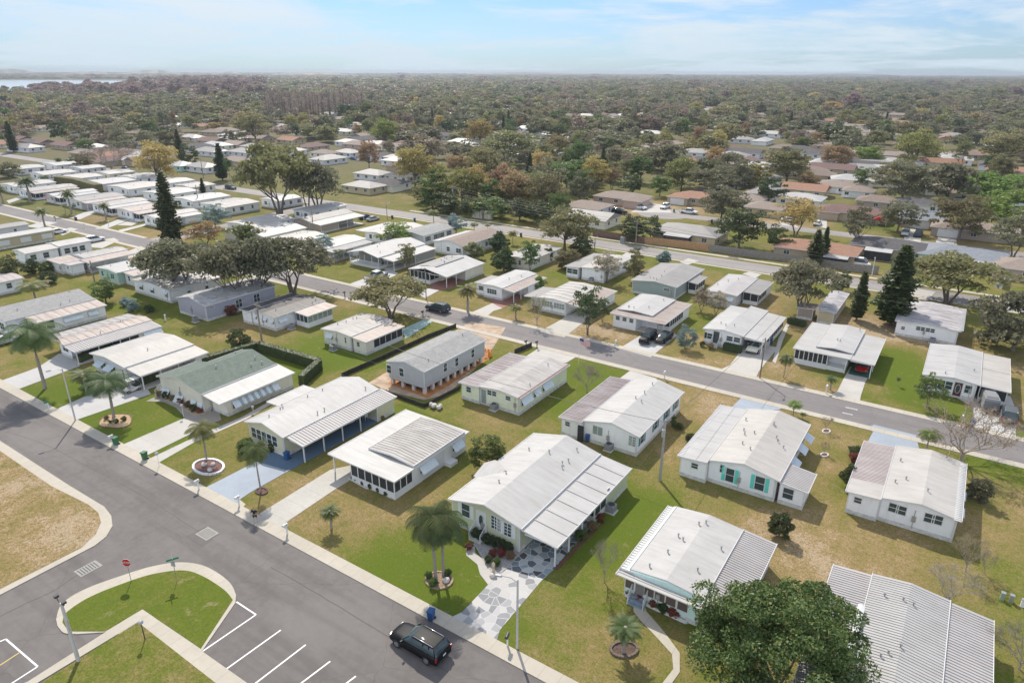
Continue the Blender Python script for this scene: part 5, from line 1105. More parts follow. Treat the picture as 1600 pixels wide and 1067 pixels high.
h=H_('white home with layered grey roofs behind the parked dark off-road car',[
 s((-48.7,-38.5),(2.5,2.45),(104.4,117.6),'rust',under=[],rib=.45,rh=.03),s((-48.3,-45.2,-41.7),(2.72,2.98,2.72),(106.6,117.4),'lgrey',under=[],th=.16,vents=5)],'white')
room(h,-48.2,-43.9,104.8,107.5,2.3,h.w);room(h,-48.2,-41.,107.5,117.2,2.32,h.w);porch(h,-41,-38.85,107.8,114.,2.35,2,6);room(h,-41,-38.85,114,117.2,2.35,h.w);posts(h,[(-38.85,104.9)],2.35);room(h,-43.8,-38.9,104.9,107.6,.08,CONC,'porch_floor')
q=h.secs[0];q['wy']=.4;q['wxl']=.5;q['wxr']=4.8
for u in(.2,.5,.8):h.win('F',0,0,.7,.65,at=(u,1.7))
h=H_('white home with black shutters, clipped hedge in front and pickup in its carport',[
 s((-32.3,-29.,-25.7),(2.7,3.2,2.75),(105.4,115.2),vents=3),s((-28.7,-25.7),(3.1,2.75),(115.22,120.6),fo=0),s((-32.3,-28.75),(2.5,2.55),(115.4,120.6)),
 s((-25.65,-22.4),(2.65,2.4),(105.6,119.9),under=[('open',0,.35),('screen',.35,1)],il=.05)],'white')
h.win('F',1109,525,.8,.9,sh='black');h.door('F',1118.5,531,z0=.55,c=simple('door_slate',(.06,.07,.08)));h.win('F',1140,529,.95,.75);h.win('F',1151.5,531,.95,.75)
g=hit_y(1118,531,105.7);steps(Vector((g.x,105.6,0)),0,'white front steps of the home with black shutters',3,1.2,True,.55)
h=H_('white home with raised central roof, black screened porch and red car in its carport',[
 s((-18.,-9.95),(2.5,2.55),(105.4,119.6),under=[]),s((-9.9,-6.65),(2.5,2.35),(105.5,118.2),under=[('open',0,1)],il=.05,fm=simple('floor_green',(.03,.1,.08),.8)),
 s((-15.1,-12.5,-9.9),(2.78,3.05,2.78),(107.5,119.7),under=[],th=.16,vents=3)],'white')
room(h,-17.7,-10.4,107.8,119.2,2.38,h.w);porch(h,-17.7,-13.,105.7,107.8,2.38,7,0);room(h,-13,-10.4,105.9,107.8,.6,WHITE,'front_deck');posts(h,[(-10.4,105.8)],2.4)
h=H_('white home with maroon oval glass door and black screened carport beside the covered trailer',[
 s((-.5,3.2,6.35),(2.5,2.95,2.6),(105.4,119.7),'lgrey',vents=2,rib=2.4,rh=.02),s((6.4,9.85),(2.5,2.35),(105.6,119.7),'cream',under=[('screen',0,.5),('wall',.5,1)],il=.05,rib=7.)],'white')
for i,u in enumerate((.06,.21,.35,.49,.86)):h.win('F',0,0,.78,1.1,at=(u,1.55))
h.door('F',0,0,at=(.67,0),z0=.25,oval=True,c=simple('door_maroon',(.1,.02,.03)))
# behind them, y = 126..142
h=H_('white home with a mottled flat roof between the tall conifer and the bare lawn',[s((-6.4,-1.8,3.2),(2.6,3.,2.65),(128.,142.),'dark',vents=0),],'white')
m=MB();[m.box(9.3,.2+i*.34,2.72,9.95,.34+i*.34,2.78) for i in range(40)];m.build('roof_pan_edge',TRIM,h.root)
R['pmot']=roofmat('roof_pale_mottled',(.56,.55,.56),(.42,.41,.43),.6,(.2,.17,.18),spots=(1.,.6,(.2,.18,.2)));h.secs[0]['rf'].data.materials[0]=R['pmot']
h.win('F',1411,512.5,.5,.5)
for x in(1435,1442,1450,1457):h.win('F',x,513+(x-1435)*.17,.62,.62)
h=H_('grey green home with grey roof and a small screened side porch',[s((-54.,-49.,-44.25),(2.7,3.3,2.8),(124.7,141.),'grey',vents=5),s((-44.2,-42.3),(2.5,2.3),(131,137.),'grey',under=[('screen',0,1)],il=.02)],'grgrey');h.win('F',0,0,1.2,.5,at=(.8,1.9))
h=H_('white home with patched grey roof and a recessed side entry, behind the bare fruit tree',[s((-39,-36,-33.),(2.6,2.85,2.6),(126.5,141.),'pan',vents=3),s((-32.95,-29.8),(2.5,2.35),(130.5,141.),'grey',under=[('screen',0,.6),('wall',.6,1)],il=.02)],'lgrey');h.win('F',0,0,1.,.5,at=(.8,1.5),aw=(.5,.5))
R['rm10']=R['pmot']
h=H_('narrow buff home with mottled grey roof left of the conifers',[s((-18.8,-17.2,-15.6),(2.5,2.7,2.5),(126.7,140.8),'rm10')],'buff')
h=H_('weathered shed with a rusty corner under the spreading tree',[s((-22.4,-19.2),(2.2,2.3),(127.5,131),'brown')],'taupe','shed','garden_shed')
h=H_('white home with a two tone grey and white roof behind the pale blossoming tree',[s((-70.7,-67.2),(2.5,2.7),(127.,141.),'grey'),s((-67.15,-64,-61.2),(2.75,3.,2.7),(127.4,141.),'cream')],'white');h.auto(2,0)
h=H_('white home with brown shingle gable and white side roof, dark hedge tree at its corner',[s((-108.6,-106.),(3.0,3.4),(127.4,141.5),'white',ir=.02),s((-105.95,-103.2,-98.95),(3.45,3.8,2.9),(127.4,144.8),'tan',vents=0,il=.02)],'white');h.auto(2,4,sec=1)
h=H_('pale blue grey home with four dark shuttered windows behind the green tree',[s((-122.6,-118.4,-114.5),(2.8,3.3,2.8),(130.8,144.),'shgrey')],'lgrey')
for u in(.15,.42,.6,.85):h.win('R',0,0,1.,1.1,at=(u,1.6),sh='black')
h=H_('low white home mostly hidden behind orange flowering trees',[s((-87,-83.,-79.5),(2.5,2.9,2.5),(126.5,141.),'old')],'cream');h.auto(1,1)
h=H_('grey home with white roof and railed white front porch beside the white pickup',[s((-118.,-113.,-108.2),(2.9,3.9,2.9),(108.,124.5),'white',vents=4,under=[('wall',.2,1)]),s((-108.15,-104.4),(2.7,2.4),(109.,124.),'lgrey',under=[('open',0,.5),('wall',.5,1)],il=.05)],'grey')
posts(h,[(-117.6,108.4),(-115.3,108.4),(-112.9,108.4),(-110.6,108.4),(-108.5,108.4)],2.9);room(h,-117.7,-108.5,108.4,111,.6,WHITE,'porch_deck')
m=MB();[m.box(i*.23,0,.65,i*.23+.06,.05,1.5) for i in range(40)];m.box(0,-.02,1.5,9.2,.07,1.56);m.build('porch_rail',WHITE,h.root,(.3,.35,0));h.win('R',0,0,.9,1.6,at=(.08,1.7))
h=H_('white home with a striped grey side roof left of the grey porch home',[s((-132.5,-129,-124.6),(2.7,3.1,2.7),(106.5,121),'white'),s((-124.55,-121.6),(2.6,2.4),(107,120),'pan',under=[('open',0,.5),('wall',.5,1)],rib=.5,il=.05)],'white');h.auto(2,0)
h=H_('white home with wide white roof just above the oak cluster',[s((-145,-140,-135.2),(2.7,3.2,2.7),(106.4,118.),'cream',vents=3)],'cream');h.auto(2,2)
h=H_('cream home with two stepped white roofs behind the round dark tree',[s((-164.,-156.5),(2.6,2.8),(107.,122.),'cream',vents=2),s((-156.4,-151.7,-147.4),(3.,3.2,2.6),(107.5,121.5),'white',vents=3,il=.02)],'cream');h.auto(2,2,sec=1)
h=H_('white home with white carport and parked cars above the clipped hedge',[s((-131.5,-127,-123.2),(2.6,3,2.6),(126.5,141.5),'cream',vents=2),s((-134.8,-131.6),(2.5,2.5),(127,140),'white',under=[('open',0,.5),('wall',.5,1)],side='L',ir=.05)],'white');h.auto(2,3)
h=H_('taupe home with grey gable and long white side roof by the lane',[s((-158.6,-155.6,-151.8),(2.8,3.6,2.9),(126.,143.),'grey'),s((-151.75,-147.3),(2.8,2.4),(126,143),'lgrey',under=[('wall',0,.4),('open',.4,1)],il=.02)],'taupe');h.auto(0,3,sec=0)
# west of the side lane, north of the back road
WB=[('white home with rust edged ribbed roof, first west of the lane corner','old',-199.,-189.,105.,119.,'white',1),('white home with rusty open carport second west of the lane corner','rust',-216.5,-203.6,106.4,119.,'white',1),
 ('white home with long grey white roof behind the leaning date palm','old',-231.,-219.,106.4,120.5,'white',1),('white home with dark brown and white roof panels behind the double palm','grey',-248.5,-234.2,106.6,121.,'lgrey',1),
 ('white home with low striped roof, flag hanging at its front','lgrey',-262.,-252.,106.5,121.,'lgrey',1),('white home with grey roof behind the thick bushy palm','old',-281.,-268.,106.,122.,'white',1),('white home with plain roof cut by the left edge under a dark palm','cream',-300.,-287.,108.,122.,'white',0)]
for i,(lb,m_,x0,x1,y0,y1,wl,cp) in enumerate(WB):
    xm=x1-3.4 if cp else x1
    se=[s((x0,(x0+xm)/2,xm-.05),(2.65,3.1,2.7),(y0,y1),m_,vents=2)]
    if cp:se.append(s((xm,x1),(2.6,2.35),(y0,y1-1),'rust' if i%2 else 'lgrey',under=[('screen' if i%3 else 'open',0,.55),('wall',.55,1)],il=.05))
    h=H_(lb,se,wl);h.auto(2,0 if cp else 3)
WC=[('white home with bright roof left of the orange crowned tree','white',-219.5,-208.,127.,141.,'white'),('white home with pale roof directly above the dark conifer','old',-203.5,-190.,126.,139.,'white'),('grey roofed home with white windows beside the lane conifers','lgrey',-195.,-186.,142.5,153.,'white'),('bright roofed home right of the long dark hedge','white',-240.,-226.,128.,141.,'white'),
 ('white home with wide bright roof above the long dark hedge','cream',-263.5,-248.,128.,142.,'white'),('white home with bright roof second from left above the palms','white',-282.,-268.,128.,142.,'lgrey'),('white home with bright flat roof at the far left above the bushy palm','cream',-304.,-290.,128.,141.,'white'),('white home with small roof left of the bare purple tree','old',-245.,-234.,143.,153.,'cream'),
 ('long white home east of the lane with low dark windows','lgrey',-171.,-163.,136.,151.,'white'),('long white home below the twisted live oaks','cream',-171.,-160.,113.,128.,'white')]
WC+=[('white home at the left edge above the flat olive tree','cream',-324.,-311.,128.,141.,'white'),('pale home with grey roof, second row from the left edge','lgrey',-330.,-317.,146.,156.,'lgrey'),('white home by the leafless purple tree, farther row','white',-285.,-272.,144.,155.,'white'),('cream roofed home between the far palms','cream',-305.,-292.,144.,155.,'cream'),('small white home behind the far palms at the left','white',-262.,-250.,144.,155.,'white'),('pale home in the uppermost left row near the edge','lgrey',-352.,-338.,128.,141.,'white'),('white home in the uppermost left row, next to the pale one','white',-352.,-338.,145.,156.,'white')]
for lb,m_,x0,x1,y0,y1,wl in WC:
    h=H_(lb,[s((x0,(x0+x1)/2,x1),(2.7,3.15,2.7),(y0,y1),m_,vents=2)],wl);h.auto(2,3)
# ======================= block houses north of the fenced verge, pixels of the middle of their floor
for a in ((921,350,15,10,'grey hip roofed house behind the brown fence, left of the leafy fence trees','grey','cream',dict(gable=True)),
 (1078,374,17,11,'house with grey hip roof and screened patio behind the orange fence','grey','buff',dict(patio=(-1,7,3))),
 (917,333,13,11,'brown roofed house with grey garage door at the dead end','tan','lgrey',dict(garage=(3,-5.5,0),nwin=1)),
 (972,318,17,10,'long tan roofed house with white dish, behind the dead end','tan','pink',dict(wing=(6.5,-3,6,8))),
 (1090,318,15,9,'orange tiled house with white garage and pale car in front','orange','tan',dict(wing=(-5,-3,7,7),garage=(-5,-6.5,0))),
 (1275,402,18,10,'orange brown hip roofed house with covered dark patio behind the fence','orange','tan',dict(patio=(4,8,3))),
 (1390,398,17,10,'charcoal roofed house with white patio cover behind the white van','char','tan',dict(patio=(-2,6,3.5))),
 (1500,412,17,11,'blue house with slate grey hip roof inside the white fence','blue','blue',dict(patio=(3,6,2),wing=(-4,3,8,9))),
 (1600,432,12,10,'peach walled house cut by the right edge','tan','pink',dict()),
 (1330,342,20,9,'long maroon roofed house behind the brown bare trees','maroon','tan',dict(wing=(-6,-3,6,7))),
 (1195,335,11,9,'yellow house with tan roof behind the golden tree','tan','buff',dict()),(1170,322,9,8,'small buff house beside the leafy dark trees','tan','buff',dict()),
 (1438,353,11,9,'grey gabled house with two cars parked in front','blue','buff',dict(gable=True,garage=(0,-4.5,0))),(1432,328,14,9,'charcoal hip roofed house behind the grey gabled one','char','lgrey',dict()),
 (1520,370,20,10,'olive garage house under the large yellow green trees','tan','taupe',dict(garage=(-6,-5,0))),(1458,303,12,9,'tan roofed garage house in the right hand street','tan','tan',dict(garage=(0,-4.5,0))),
 (1505,312,15,8,'yellow block house with pale car beside the tan garage house','tan','buff',dict()),(1300,298,12,14,'white house with pinkish brown L shaped roof and fenced yard','tan','white',dict(wing=(6,4,10,7),garage=(0,-7,0))),
 (1340,308,10,7,'white garage house with two arched lamps behind the grey tree','tan','white',dict(garage=(0,-3.5,0))),(1250,320,14,10,'white screen roofed patio house in the trees','lgrey','cream',dict()),
 (1370,324,12,9,'brown roofed house behind the palm and the bare tree','brown','taupe',dict()),(1463,278,11,9,'brown gabled house with white gable board','brown','pink',dict(gable=True)),(1463,292,11,7,'dark roofed house below the gabled one','char','tan',dict()),
 (608,295,14,10,'dark grey hip roofed house with open white porch left of the woods','char','cream',dict(wing=(4.5,-3.5,6.5,6))),(571,300,14,9,'grey hip roofed house with small front lawn left of the porch house','grey','buff',dict()),
 (630,283,13,9,'charcoal roofed house behind the porch house','char','lgrey',dict()),(585,280,14,9,'pale roofed house behind the rust coloured trees','grey','lgrey',dict()),(508,246,13,9,'tan roofed ranch house with dark bushes, right of the big oak','tan','cream',dict()),(545,245,13,9,'grey ranch house beside a parked car','grey','lgrey',dict()),
 (398,236,14,8,'grey roofed ranch house with palms above the big oak','grey','pink',dict()),(320,268,15,9,'pale hip roofed house behind the lane conifer','grey','lgrey',dict()),(372,258,16,9,'pinkish roofed house left of the big oak','tan','pink',dict()),(545,228,14,9,'light grey ranch house behind palms','lgrey','lgrey',dict()),
 (285,266,11,8,'pale green house left of the lane conifer','lgrey','mint',dict())):
    px,py,w_,d_,lb,rf,wl,kw=a;hiphouse(px,py,w_,d_,lb,rf,wl,**kw)
# rows of homes glimpsed between the trees farther out
_hp={}
def far_home(px,py,roof,wall,w_,d_,rz,label):
    k=(roof,wall,w_,d_)
    if k not in _hp:
        _hp[k]=hiphouse(px,py,w_,d_,label,roof,wall,nwin=3,group='ranch houses among the far trees',rise=1.7,gable=random.random()<.35);_hp[k].rotation_euler=(0,0,rz);return
    dup(_hp[k],G(px,py),rz,label=label)
rr=random.Random(11);FH=[];HM=[(o.location.x,o.location.y) for o in C.objects if o.get('category')=='house']
def band(n,x0,x1,y0,y1):
    for i in range(n):
        for _ in range(30):
            x=rr.uniform(x0,x1);y=rr.uniform(y0,y1)
            g_=G(x,y)
            if g_.y<(176 if x>240 else 169) or abs(g_.y-208)<12 or any((g_.x-u)**2+(g_.y-v)**2<250 for u,v in HM):continue
            if all(abs(x-a)>15*(y-95)/140+3 or abs(y-b)>3.2*(y-95)/140+.8 for a,b in FH):FH.append((x,y));break
band(30,300,640,208,268);band(16,0,235,222,262);band(22,1000,1230,212,270);band(24,1230,1440,200,290);band(16,1450,1600,190,330);band(18,600,1000,178,232);band(16,1000,1600,165,205);band(8,400,560,180,205);band(8,690,860,215,262);band(5,240,320,185,215);band(14,1080,1480,255,330);band(30,560,1600,165,215);band(34,560,1600,146,185);band(10,0,400,175,215);band(12,600,1600,134,150)
CN={'tan':'tan','grey':'grey','brown':'brown','orange':'orange','lgrey':'pale','maroon':'maroon','char':'charcoal'}
for x,y in FH:
    rf,wl=rr.choice((('tan','cream'),('tan','pink'),('grey','lgrey'),('lgrey','white'),('brown','tan'),('orange','buff'),('grey','cream'),('lgrey','cream'),('char','lgrey'),('maroon','tan')))
    wz={'cream':'cream','pink':'pinkish','lgrey':'light grey','white':'white','tan':'tan','buff':'yellowish'}[wl]
    side='left' if x<560 else 'right' if x>1040 else 'centre';row='farthest rows' if y<172 else 'far rows' if y<215 else 'nearer rows'
    far_home(x,y,rf,wl,*((15,10) if rr.random()<.6 else (18,9)),rr.choice((0,0,math.pi/2,.2)),f'{wz} walled, {CN[rf]} roofed ranch house, {row} {side}')
# ======================= single plants, from the pixel of the foot, the row of the top and the crown width
PL=[
('mag','mag',1205,1112,925,262,'big dark glossy leaved tree in the bottom right foreground'),
('palm','palm',681,903,786,92,'left one of the twin feather palms in front of the sage green home'),
('palm','palm',693,900,792,88,'right one of the twin feather palms in front of the sage green home'),
('date','palm',518,826,788,36,'small fan palm alone on the lawn left of the sage green home'),
('date','palm',974,1020,966,60,'low round palm in a ringed bed in front of the pale aqua home'),
('bare','grey',944,908,850,38,'tall thin leafless shrub between the sage green and pale aqua homes'),
('bush','dark',1217,838,799,38,'round dark shrub on the lawn behind the pale aqua home'),
('bare','rust',1508,892,838,48,'reddish bare bush on the lawn in the right part'),('bare','brown',1537,896,862,24,'smallest bare bush, right of the reddish bare one'),
('bare','pale',1478,948,890,70,'pale twiggy bush behind the bottom right ribbed roof'),('bare','grey',1592,1045,990,80,'grey twiggy bush at the right edge beside the ribbed roof'),
('round','green',765,735,682,60,'round leafy green tree left of the sage green home'),
('palm','palm',71,607,492,88,'tall feather palm at the far left of the near street'),('palm','palm',178,653,578,80,'feather palm rising from the tan mulch bed'),
('date','palmy',136,612,574,48,'yellow green clump palm left of the feather palm in the tan bed'),('bush','dark',152,604,586,40,'dark bush under the yellow green clump palm'),
('palm','palmy',323,718,654,54,'feather palm in the white ringed stone bed'),('palm','palmy',408,769,683,48,'feather palm on the lawn strip beside the blue grey driveway'),
('bush','green',384,706,684,26,'leafy bush at the front of the pale yellow home'),('bush','bush',427,705,690,14,'clipped green bush under the yellow home windows'),
('bush','dark',376,547,513,34,'dense round dark tree behind the green roofed home'),('round','green',166,474,434,42,'round green tree right of the grey shingled home'),
('bush','blue',197,478,464,16,'blue grey round shrub, left of a pair'),('bush','blue',208,487,465,20,'blue grey round shrub, right of a pair'),('bush','dark',234,488,476,16,'low thorny looking shrub on the back lawn'),
('palm','palmy',57,472,437,52,'yellowing clump palm behind the grey shingled home'),('round','dark',20,440,399,44,'big round dark tree near the left edge'),('bush','dark',52,428,404,24,'small round tree next to the big round dark one'),
('bush','green',76,424,409,28,'flat topped green bush among the round trees'),('bush','dark',78,443,423,26,'dark ball bush in front of the flat topped one'),('bush','red',362,492,476,20,'dark red bush at the corner of the blue grey home'),
('oak','grey',283,459,378,125,'leftmost live oak of the cluster, with many slanting trunks'),('oak','grey',368,478,378,105,'live oak in front of the blue grey home'),('oak','grey',409,471,374,105,'live oak with straight trunk between the blue grey and dark roofed homes'),('oak','grey',457,460,373,125,'rightmost live oak of the cluster, beside the back road'),
('oak','olive',611,497,437,108,'broad spreading oak by the back road, left of the dark parked car'),
('date','palmy',731,488,439,38,'yellow green date palm by the back road mailbox'),('date','palmy',806,498,474,24,'small date palm on the lawn of the ribbed roof home'),('bare','olive',839,508,467,34,'thin small tree on the lawn of the ribbed roof home'),
('airy','dark',918,523,453,58,'dark open crowned tree on the brown lawn beside the back road'),('airy','dark',941,502,468,26,'smaller dark tree just behind the open crowned one'),
('bush','bright',840,455,432,24,'bright green upright bush in front of the brick red carport'),
('conifer','dark',271,386,264,44,'tallest dark conifer left of the oak cluster'),('conifer','dark',348,282,222,26,'dark conifer by the side lane'),('palm','palm',361,290,245,18,'slim palm beside the lane conifer'),('conifer','dark',318,303,277,10,'tiny conifer by the lane pole'),
('oak','olive',438,342,228,112,'huge twisted live oak with yellow green top'),('oak','grey',482,333,250,62,'twisted live oak, middle one by the lane corner'),('oak','grey',498,331,258,90,'twisted live oak with leaning trunk, right of the huge one'),
('dome','gold',246,285,226,64,'orange gold domed tree above the white homes'),('bare','cyp',176,272,228,66,'leafless purple grey tree left of the orange gold one'),
('airy','gold',322,384,346,62,'low orange yellow tree behind the oak cluster'),('round','blue',337,356,320,40,'dark blue green tree beside the long white home'),('low','green',390,382,349,52,'low round green tree in front of the two stepped roofs'),
('airy','blue',507,400,366,34,'pale blue green palm like tree above the oak cluster'),('fan','green',530,408,388,24,'leafy palm clump left of the grey porch home'),('round','bright',620,384,349,54,'bright green round tree behind the grey porch home'),
('round','blue',713,367,333,30,'silvery blue round tree behind the homes by the far road'),('palm','palmy',678,351,326,22,'palm by the far road left of the silvery blue tree'),('palm','palmy',741,362,347,18,'small palm right of the silvery blue tree'),('palm','palmy',762,360,349,13,'smallest palm by the far road'),('palm','palmy',801,382,359,20,'palm beside the dark hedge tree'),
('bush','hedge',780,394,363,34,'dark dense hedge tree at the corner of the brown gabled home'),('bush','olive',740,406,378,32,'round olive bush in front of the brown gabled home'),('airy','olive',638,424,382,36,'open olive tree in front of the grey porch home'),
('bush','dark',787,425,386,40,'dark green tree, left one in front of the low hidden home'),('airy','green',828,428,378,40,'loose green tree, middle one in front of the low hidden home'),('bush','olive',886,420,388,38,'orange flowering bush right of the low hidden home'),('bush','dark',857,408,386,16,'dark clipped bush behind the orange flowering one'),
('dome','olive',882,390,330,92,'large round olive oak beside the far road'),('bush','dark',908,400,373,34,'dark round bush below the large olive oak'),('round','bush',668,431,419,14,'small tree by the brown porch'),
('airy','pale',948,442,396,50,'pale blossoming tree in front of the two tone roof home'),('round','olive',991,440,392,34,'green and orange tree right of the pale blossoming one'),('fan','palm',995,400,385,14,'small palm at the far road by the two tone roof home'),('bush','blue',1037,413,392,26,'silvery green bush by the far road'),
('round','dark',984,378,336,36,'dark tree against the brown fence, left one'),('round','dark',1016,377,338,36,'dark tree against the brown fence, right one'),
('dome','dark',1154,388,329,78,'umbrella shaped dark green tree beyond the grey fence'),('round','dark',1213,394,350,42,'dark green tree right of the umbrella shaped one'),('dome','grey',1126,348,295,74,'grey olive tree behind the umbrella shaped one'),
('airy','gold',1243,367,310,78,'golden brown open tree in front of the maroon house'),('conifer','dark',1270,420,356,32,'dark conifer by the orange brown house, taller of two'),('conifer','dark',1284,412,352,20,'narrow dark conifer, right of the taller one by the orange brown house'),
('airy','grey',1336,388,318,50,'tall thin grey tree right of the orange brown house'),
('conifer','dark',1391,508,376,66,'giant dark conifer, the widest in the photo'),('conifer','dark',1338,500,420,30,'dark conifer left of the giant one'),('round','dark',1313,456,423,32,'round dark tree left of the two dark conifers'),
('oak','olive',1480,474,400,138,'wide spreading tree with fanned trunks behind the mottled flat roof'),('low','grey',1582,548,446,125,'grey green tree mass at the right edge under the far road'),('oak','grey',1250,494,410,100,'grey brown oak behind the wooden pole with a transformer'),
('airy','brown',1095,488,453,32,'bare brown fruit tree behind the white home with black shutters'),('airy','pale',1118,492,457,36,'pale flowering fruit tree behind the white home with black shutters'),
('round','blue',1070,545,510,32,'silvery blue ball tree on the lawn by the back road'),('palm','palm',1224,590,551,28,'slim palm between the pole and the black screened porch'),('date','palm',1297,609,585,22,'short sago palm beside the third driveway'),
('airy','green',1448,636,585,48,'round leafy frangipani tree in front of the maroon door home'),('bare','brown',917,613,576,42,'pinkish bare bush between two back yards'),('bare','rust',1501,722,646,140,'bare spreading tree beside the back road at the right'),
('palm','bright',1446,706,668,40,'bright palm clump behind the pink striped roof'),('bush','dark',1336,712,696,22,'dark bush at the top left of the pink striped roof'),('bush','dark',1324,762,722,30,'dark hedge bush left of the pink striped roof'),('bush','red',1334,722,706,16,'orange leaved shrub left of the pink striped roof'),
('bush','grey',1526,782,742,34,'grey green bush right of the pink striped roof'),('palm','bright',1239,650,625,28,'bright small palm by the back road beside the aqua shuttered home'),('palm','bright',1254,655,644,12,'tiny palm beside the bright small palm'),
('bare','rust',1290,673,652,16,'bare rose bush in a white ring, upper one'),('bare','rust',1287,710,692,14,'bare rose bush in a white ring, lower one'),('bush','dark',1078,690,676,16,'small bush left of the aqua shuttered home'),('palm','palm',1402,603,588,8,'tiny young palm alone on the bright lawn'),
('bush','bush',1061,671,660,14,'bush by the right corner of the teal shuttered home'),('bush','green',1052,668,648,10,'narrow shrub by the teal shuttered home'),
('date','palm',47,314,270,38,'thick bushy double palm at the left'),('date','palm',5,317,287,26,'dark palm cut by the left edge'),('date','palm',112,334,289,28,'tall date palm by the far left road'),('date','palmy',166,344,312,22,'date palm leaning left on a brown lawn'),('date','palmy',71,356,319,28,'date palm at the far left road in front of the white shuttered home'),
('palm','palm',72,290,272,20,'palm between the far left white roofs'),('palm','palm',94,263,245,12,'small palm above the white roofs at the left'),('fan','palm',103,334,318,8,'short palm left of the tall date palm'),('fan','palm',119,336,316,8,'short palm right of the tall date palm'),
('low','olive',14,278,254,40,'flat olive tree at the left edge above the white roofs'),('dome','olive',134,267,239,32,'olive tree above the long dark hedge'),('palm','palm',113,262,246,20,'palm cluster left of the olive tree above the hedge'),
('dome','rust',577,266,222,36,'rust brown tree left of the big gold one'),('dome','gold',649,292,227,62,'big gold and rust tree behind the porch house'),
('tall','green',676,326,270,34,'green tree at the left end of the woods'),('tall','yel',694,322,262,36,'yellow green tall tree, second in the woods'),('dome','yel',722,324,268,46,'yellow green domed tree in the woods'),('dome','gold',745,320,262,44,'golden tree in the woods behind the tall pole'),('tall','green',770,328,278,30,'green tree in the woods right of the golden one'),
('dome','rust',800,326,270,46,'rust tinted broad tree in the middle of the woods'),('dome','olive',826,322,268,44,'olive broad tree in the woods right of the rust tinted one'),('dome','olive',858,338,276,52,'rounded olive tree at the right of the woods'),('round','dark',700,334,302,36,'dark undergrowth tree at the left foot of the woods'),('round','dark',735,338,308,40,'dark undergrowth tree behind the tall pole'),('round','green',770,342,308,44,'leafy undergrowth tree, middle of the woods edge'),('round','dark',812,346,310,44,'dark undergrowth tree behind the utility cabinets'),('round','dark',845,350,312,40,'dark undergrowth tree at the right woods edge'),('airy','green',872,352,300,34,'leafy vine covered tree at the right end of the woods'),('round','olive',660,318,290,32,'low olive tree beside the porch house'),('round','grey',905,322,268,40,'grey olive tree behind the dead end houses'),
('dome','green',885,300,250,62,'grey green tree right of the woods'),('dome','gold',928,298,248,50,'golden brown tree behind the long tan roofed house'),('round','dark',985,304,272,42,'dark green tree right of the long tan roofed house'),('tall','green',1000,286,236,40,'tall grey green tree behind the dead end'),
('dome','yel',1064,300,248,58,'yellow green broad tree behind the orange tiled house'),('dome','grey',1115,310,262,80,'grey green broad tree in the middle right'),('dome','olive',1228,290,232,80,'brown grey broad tree behind the small buff house'),('round','dark',1170,292,252,42,'dark round tree, left of two behind the small buff house'),('round','dark',1200,318,272,48,'dark green tree, right of two behind the small buff house'),
('dome','rust',1306,266,226,56,'rust brown tree right of centre'),('dome','bright',1354,258,228,50,'bright green tree right of centre'),('dome','yel',1428,262,206,66,'tall yellow green tree right of centre'),('dome','grey',1408,318,254,92,'large grey green oak above the grey gabled house'),('dome','grey',1402,362,317,64,'dark olive oak beside the two parked cars'),
('low','bright',1548,316,266,110,'flat topped bright green tree at the right'),('low','bright',1570,358,300,96,'brightest yellow green tree at the right edge'),('dome','olive',1498,376,308,84,'olive oak over the olive garage'),('airy','grey',1582,402,330,80,'grey open tree at the right edge by the street'),('dome','olive',1566,258,206,86,'brown olive oak in the upper right'),('airy','olive',1498,264,216,30,'thin pine like tree in the upper right'),
('round','dark',1343,182,162,27,'small dark green dome tree near the pale commercial roof'),('dome','bright',600,228,188,42,'bright green tree in the middle distance'),('dome','gold',750,228,186,44,'golden tree in the middle distance'),('dome','rust',870,250,212,38,'rust orange tree in the middle distance'),('dome','olive',800,258,204,70,'olive tree above the woods'),('dome','olive',755,292,230,60,'olive tree behind the woods'),
('dome','green',905,262,222,40,'green tree right of the rust orange one'),('dome','olive',400,226,178,62,'yellow green tree above the big twisted oak'),('dome','olive',330,196,178,50,'olive tree above the left streets'),('conifer','dark',283,252,200,14,'dark narrow conifer between the bare woods and the streets'),('round','dark',295,258,226,30,'dark tree group left of the lane'),('conifer','dark',22,238,188,20,'dark narrow conifer near the left edge'),
]
for kd,cl,bx,by,ty,wp,lb in PL:
    o=T(kd,cl,bx,by,ty,wp*(1.32 if 'woods' in lb and 'behind the woods' not in lb else 1),lb)
# cypress stand with bare reddish tops
rr=random.Random(5);c0=None
for i in range(46):
    x=418+i*3.35+rr.uniform(-2,2);y=186+rr.uniform(-9,4)-(6 if x>520 else 0);b=G(x,y);h=rr.uniform(19,25);lb='leafless reddish brown cypress in the stand at the upper left';gr='leafless cypress stand'
    if c0 is None or i<4:c0=plant('cypress','cyp',b,h,rr.uniform(9,12),lb,gr,var=i%3)
    else:
        o=dup(CYP[i%len(CYP)],b,rr.uniform(0,6),label=lb);
    if i==0:CYP=[]
    if i<4:CYP.append(c0)
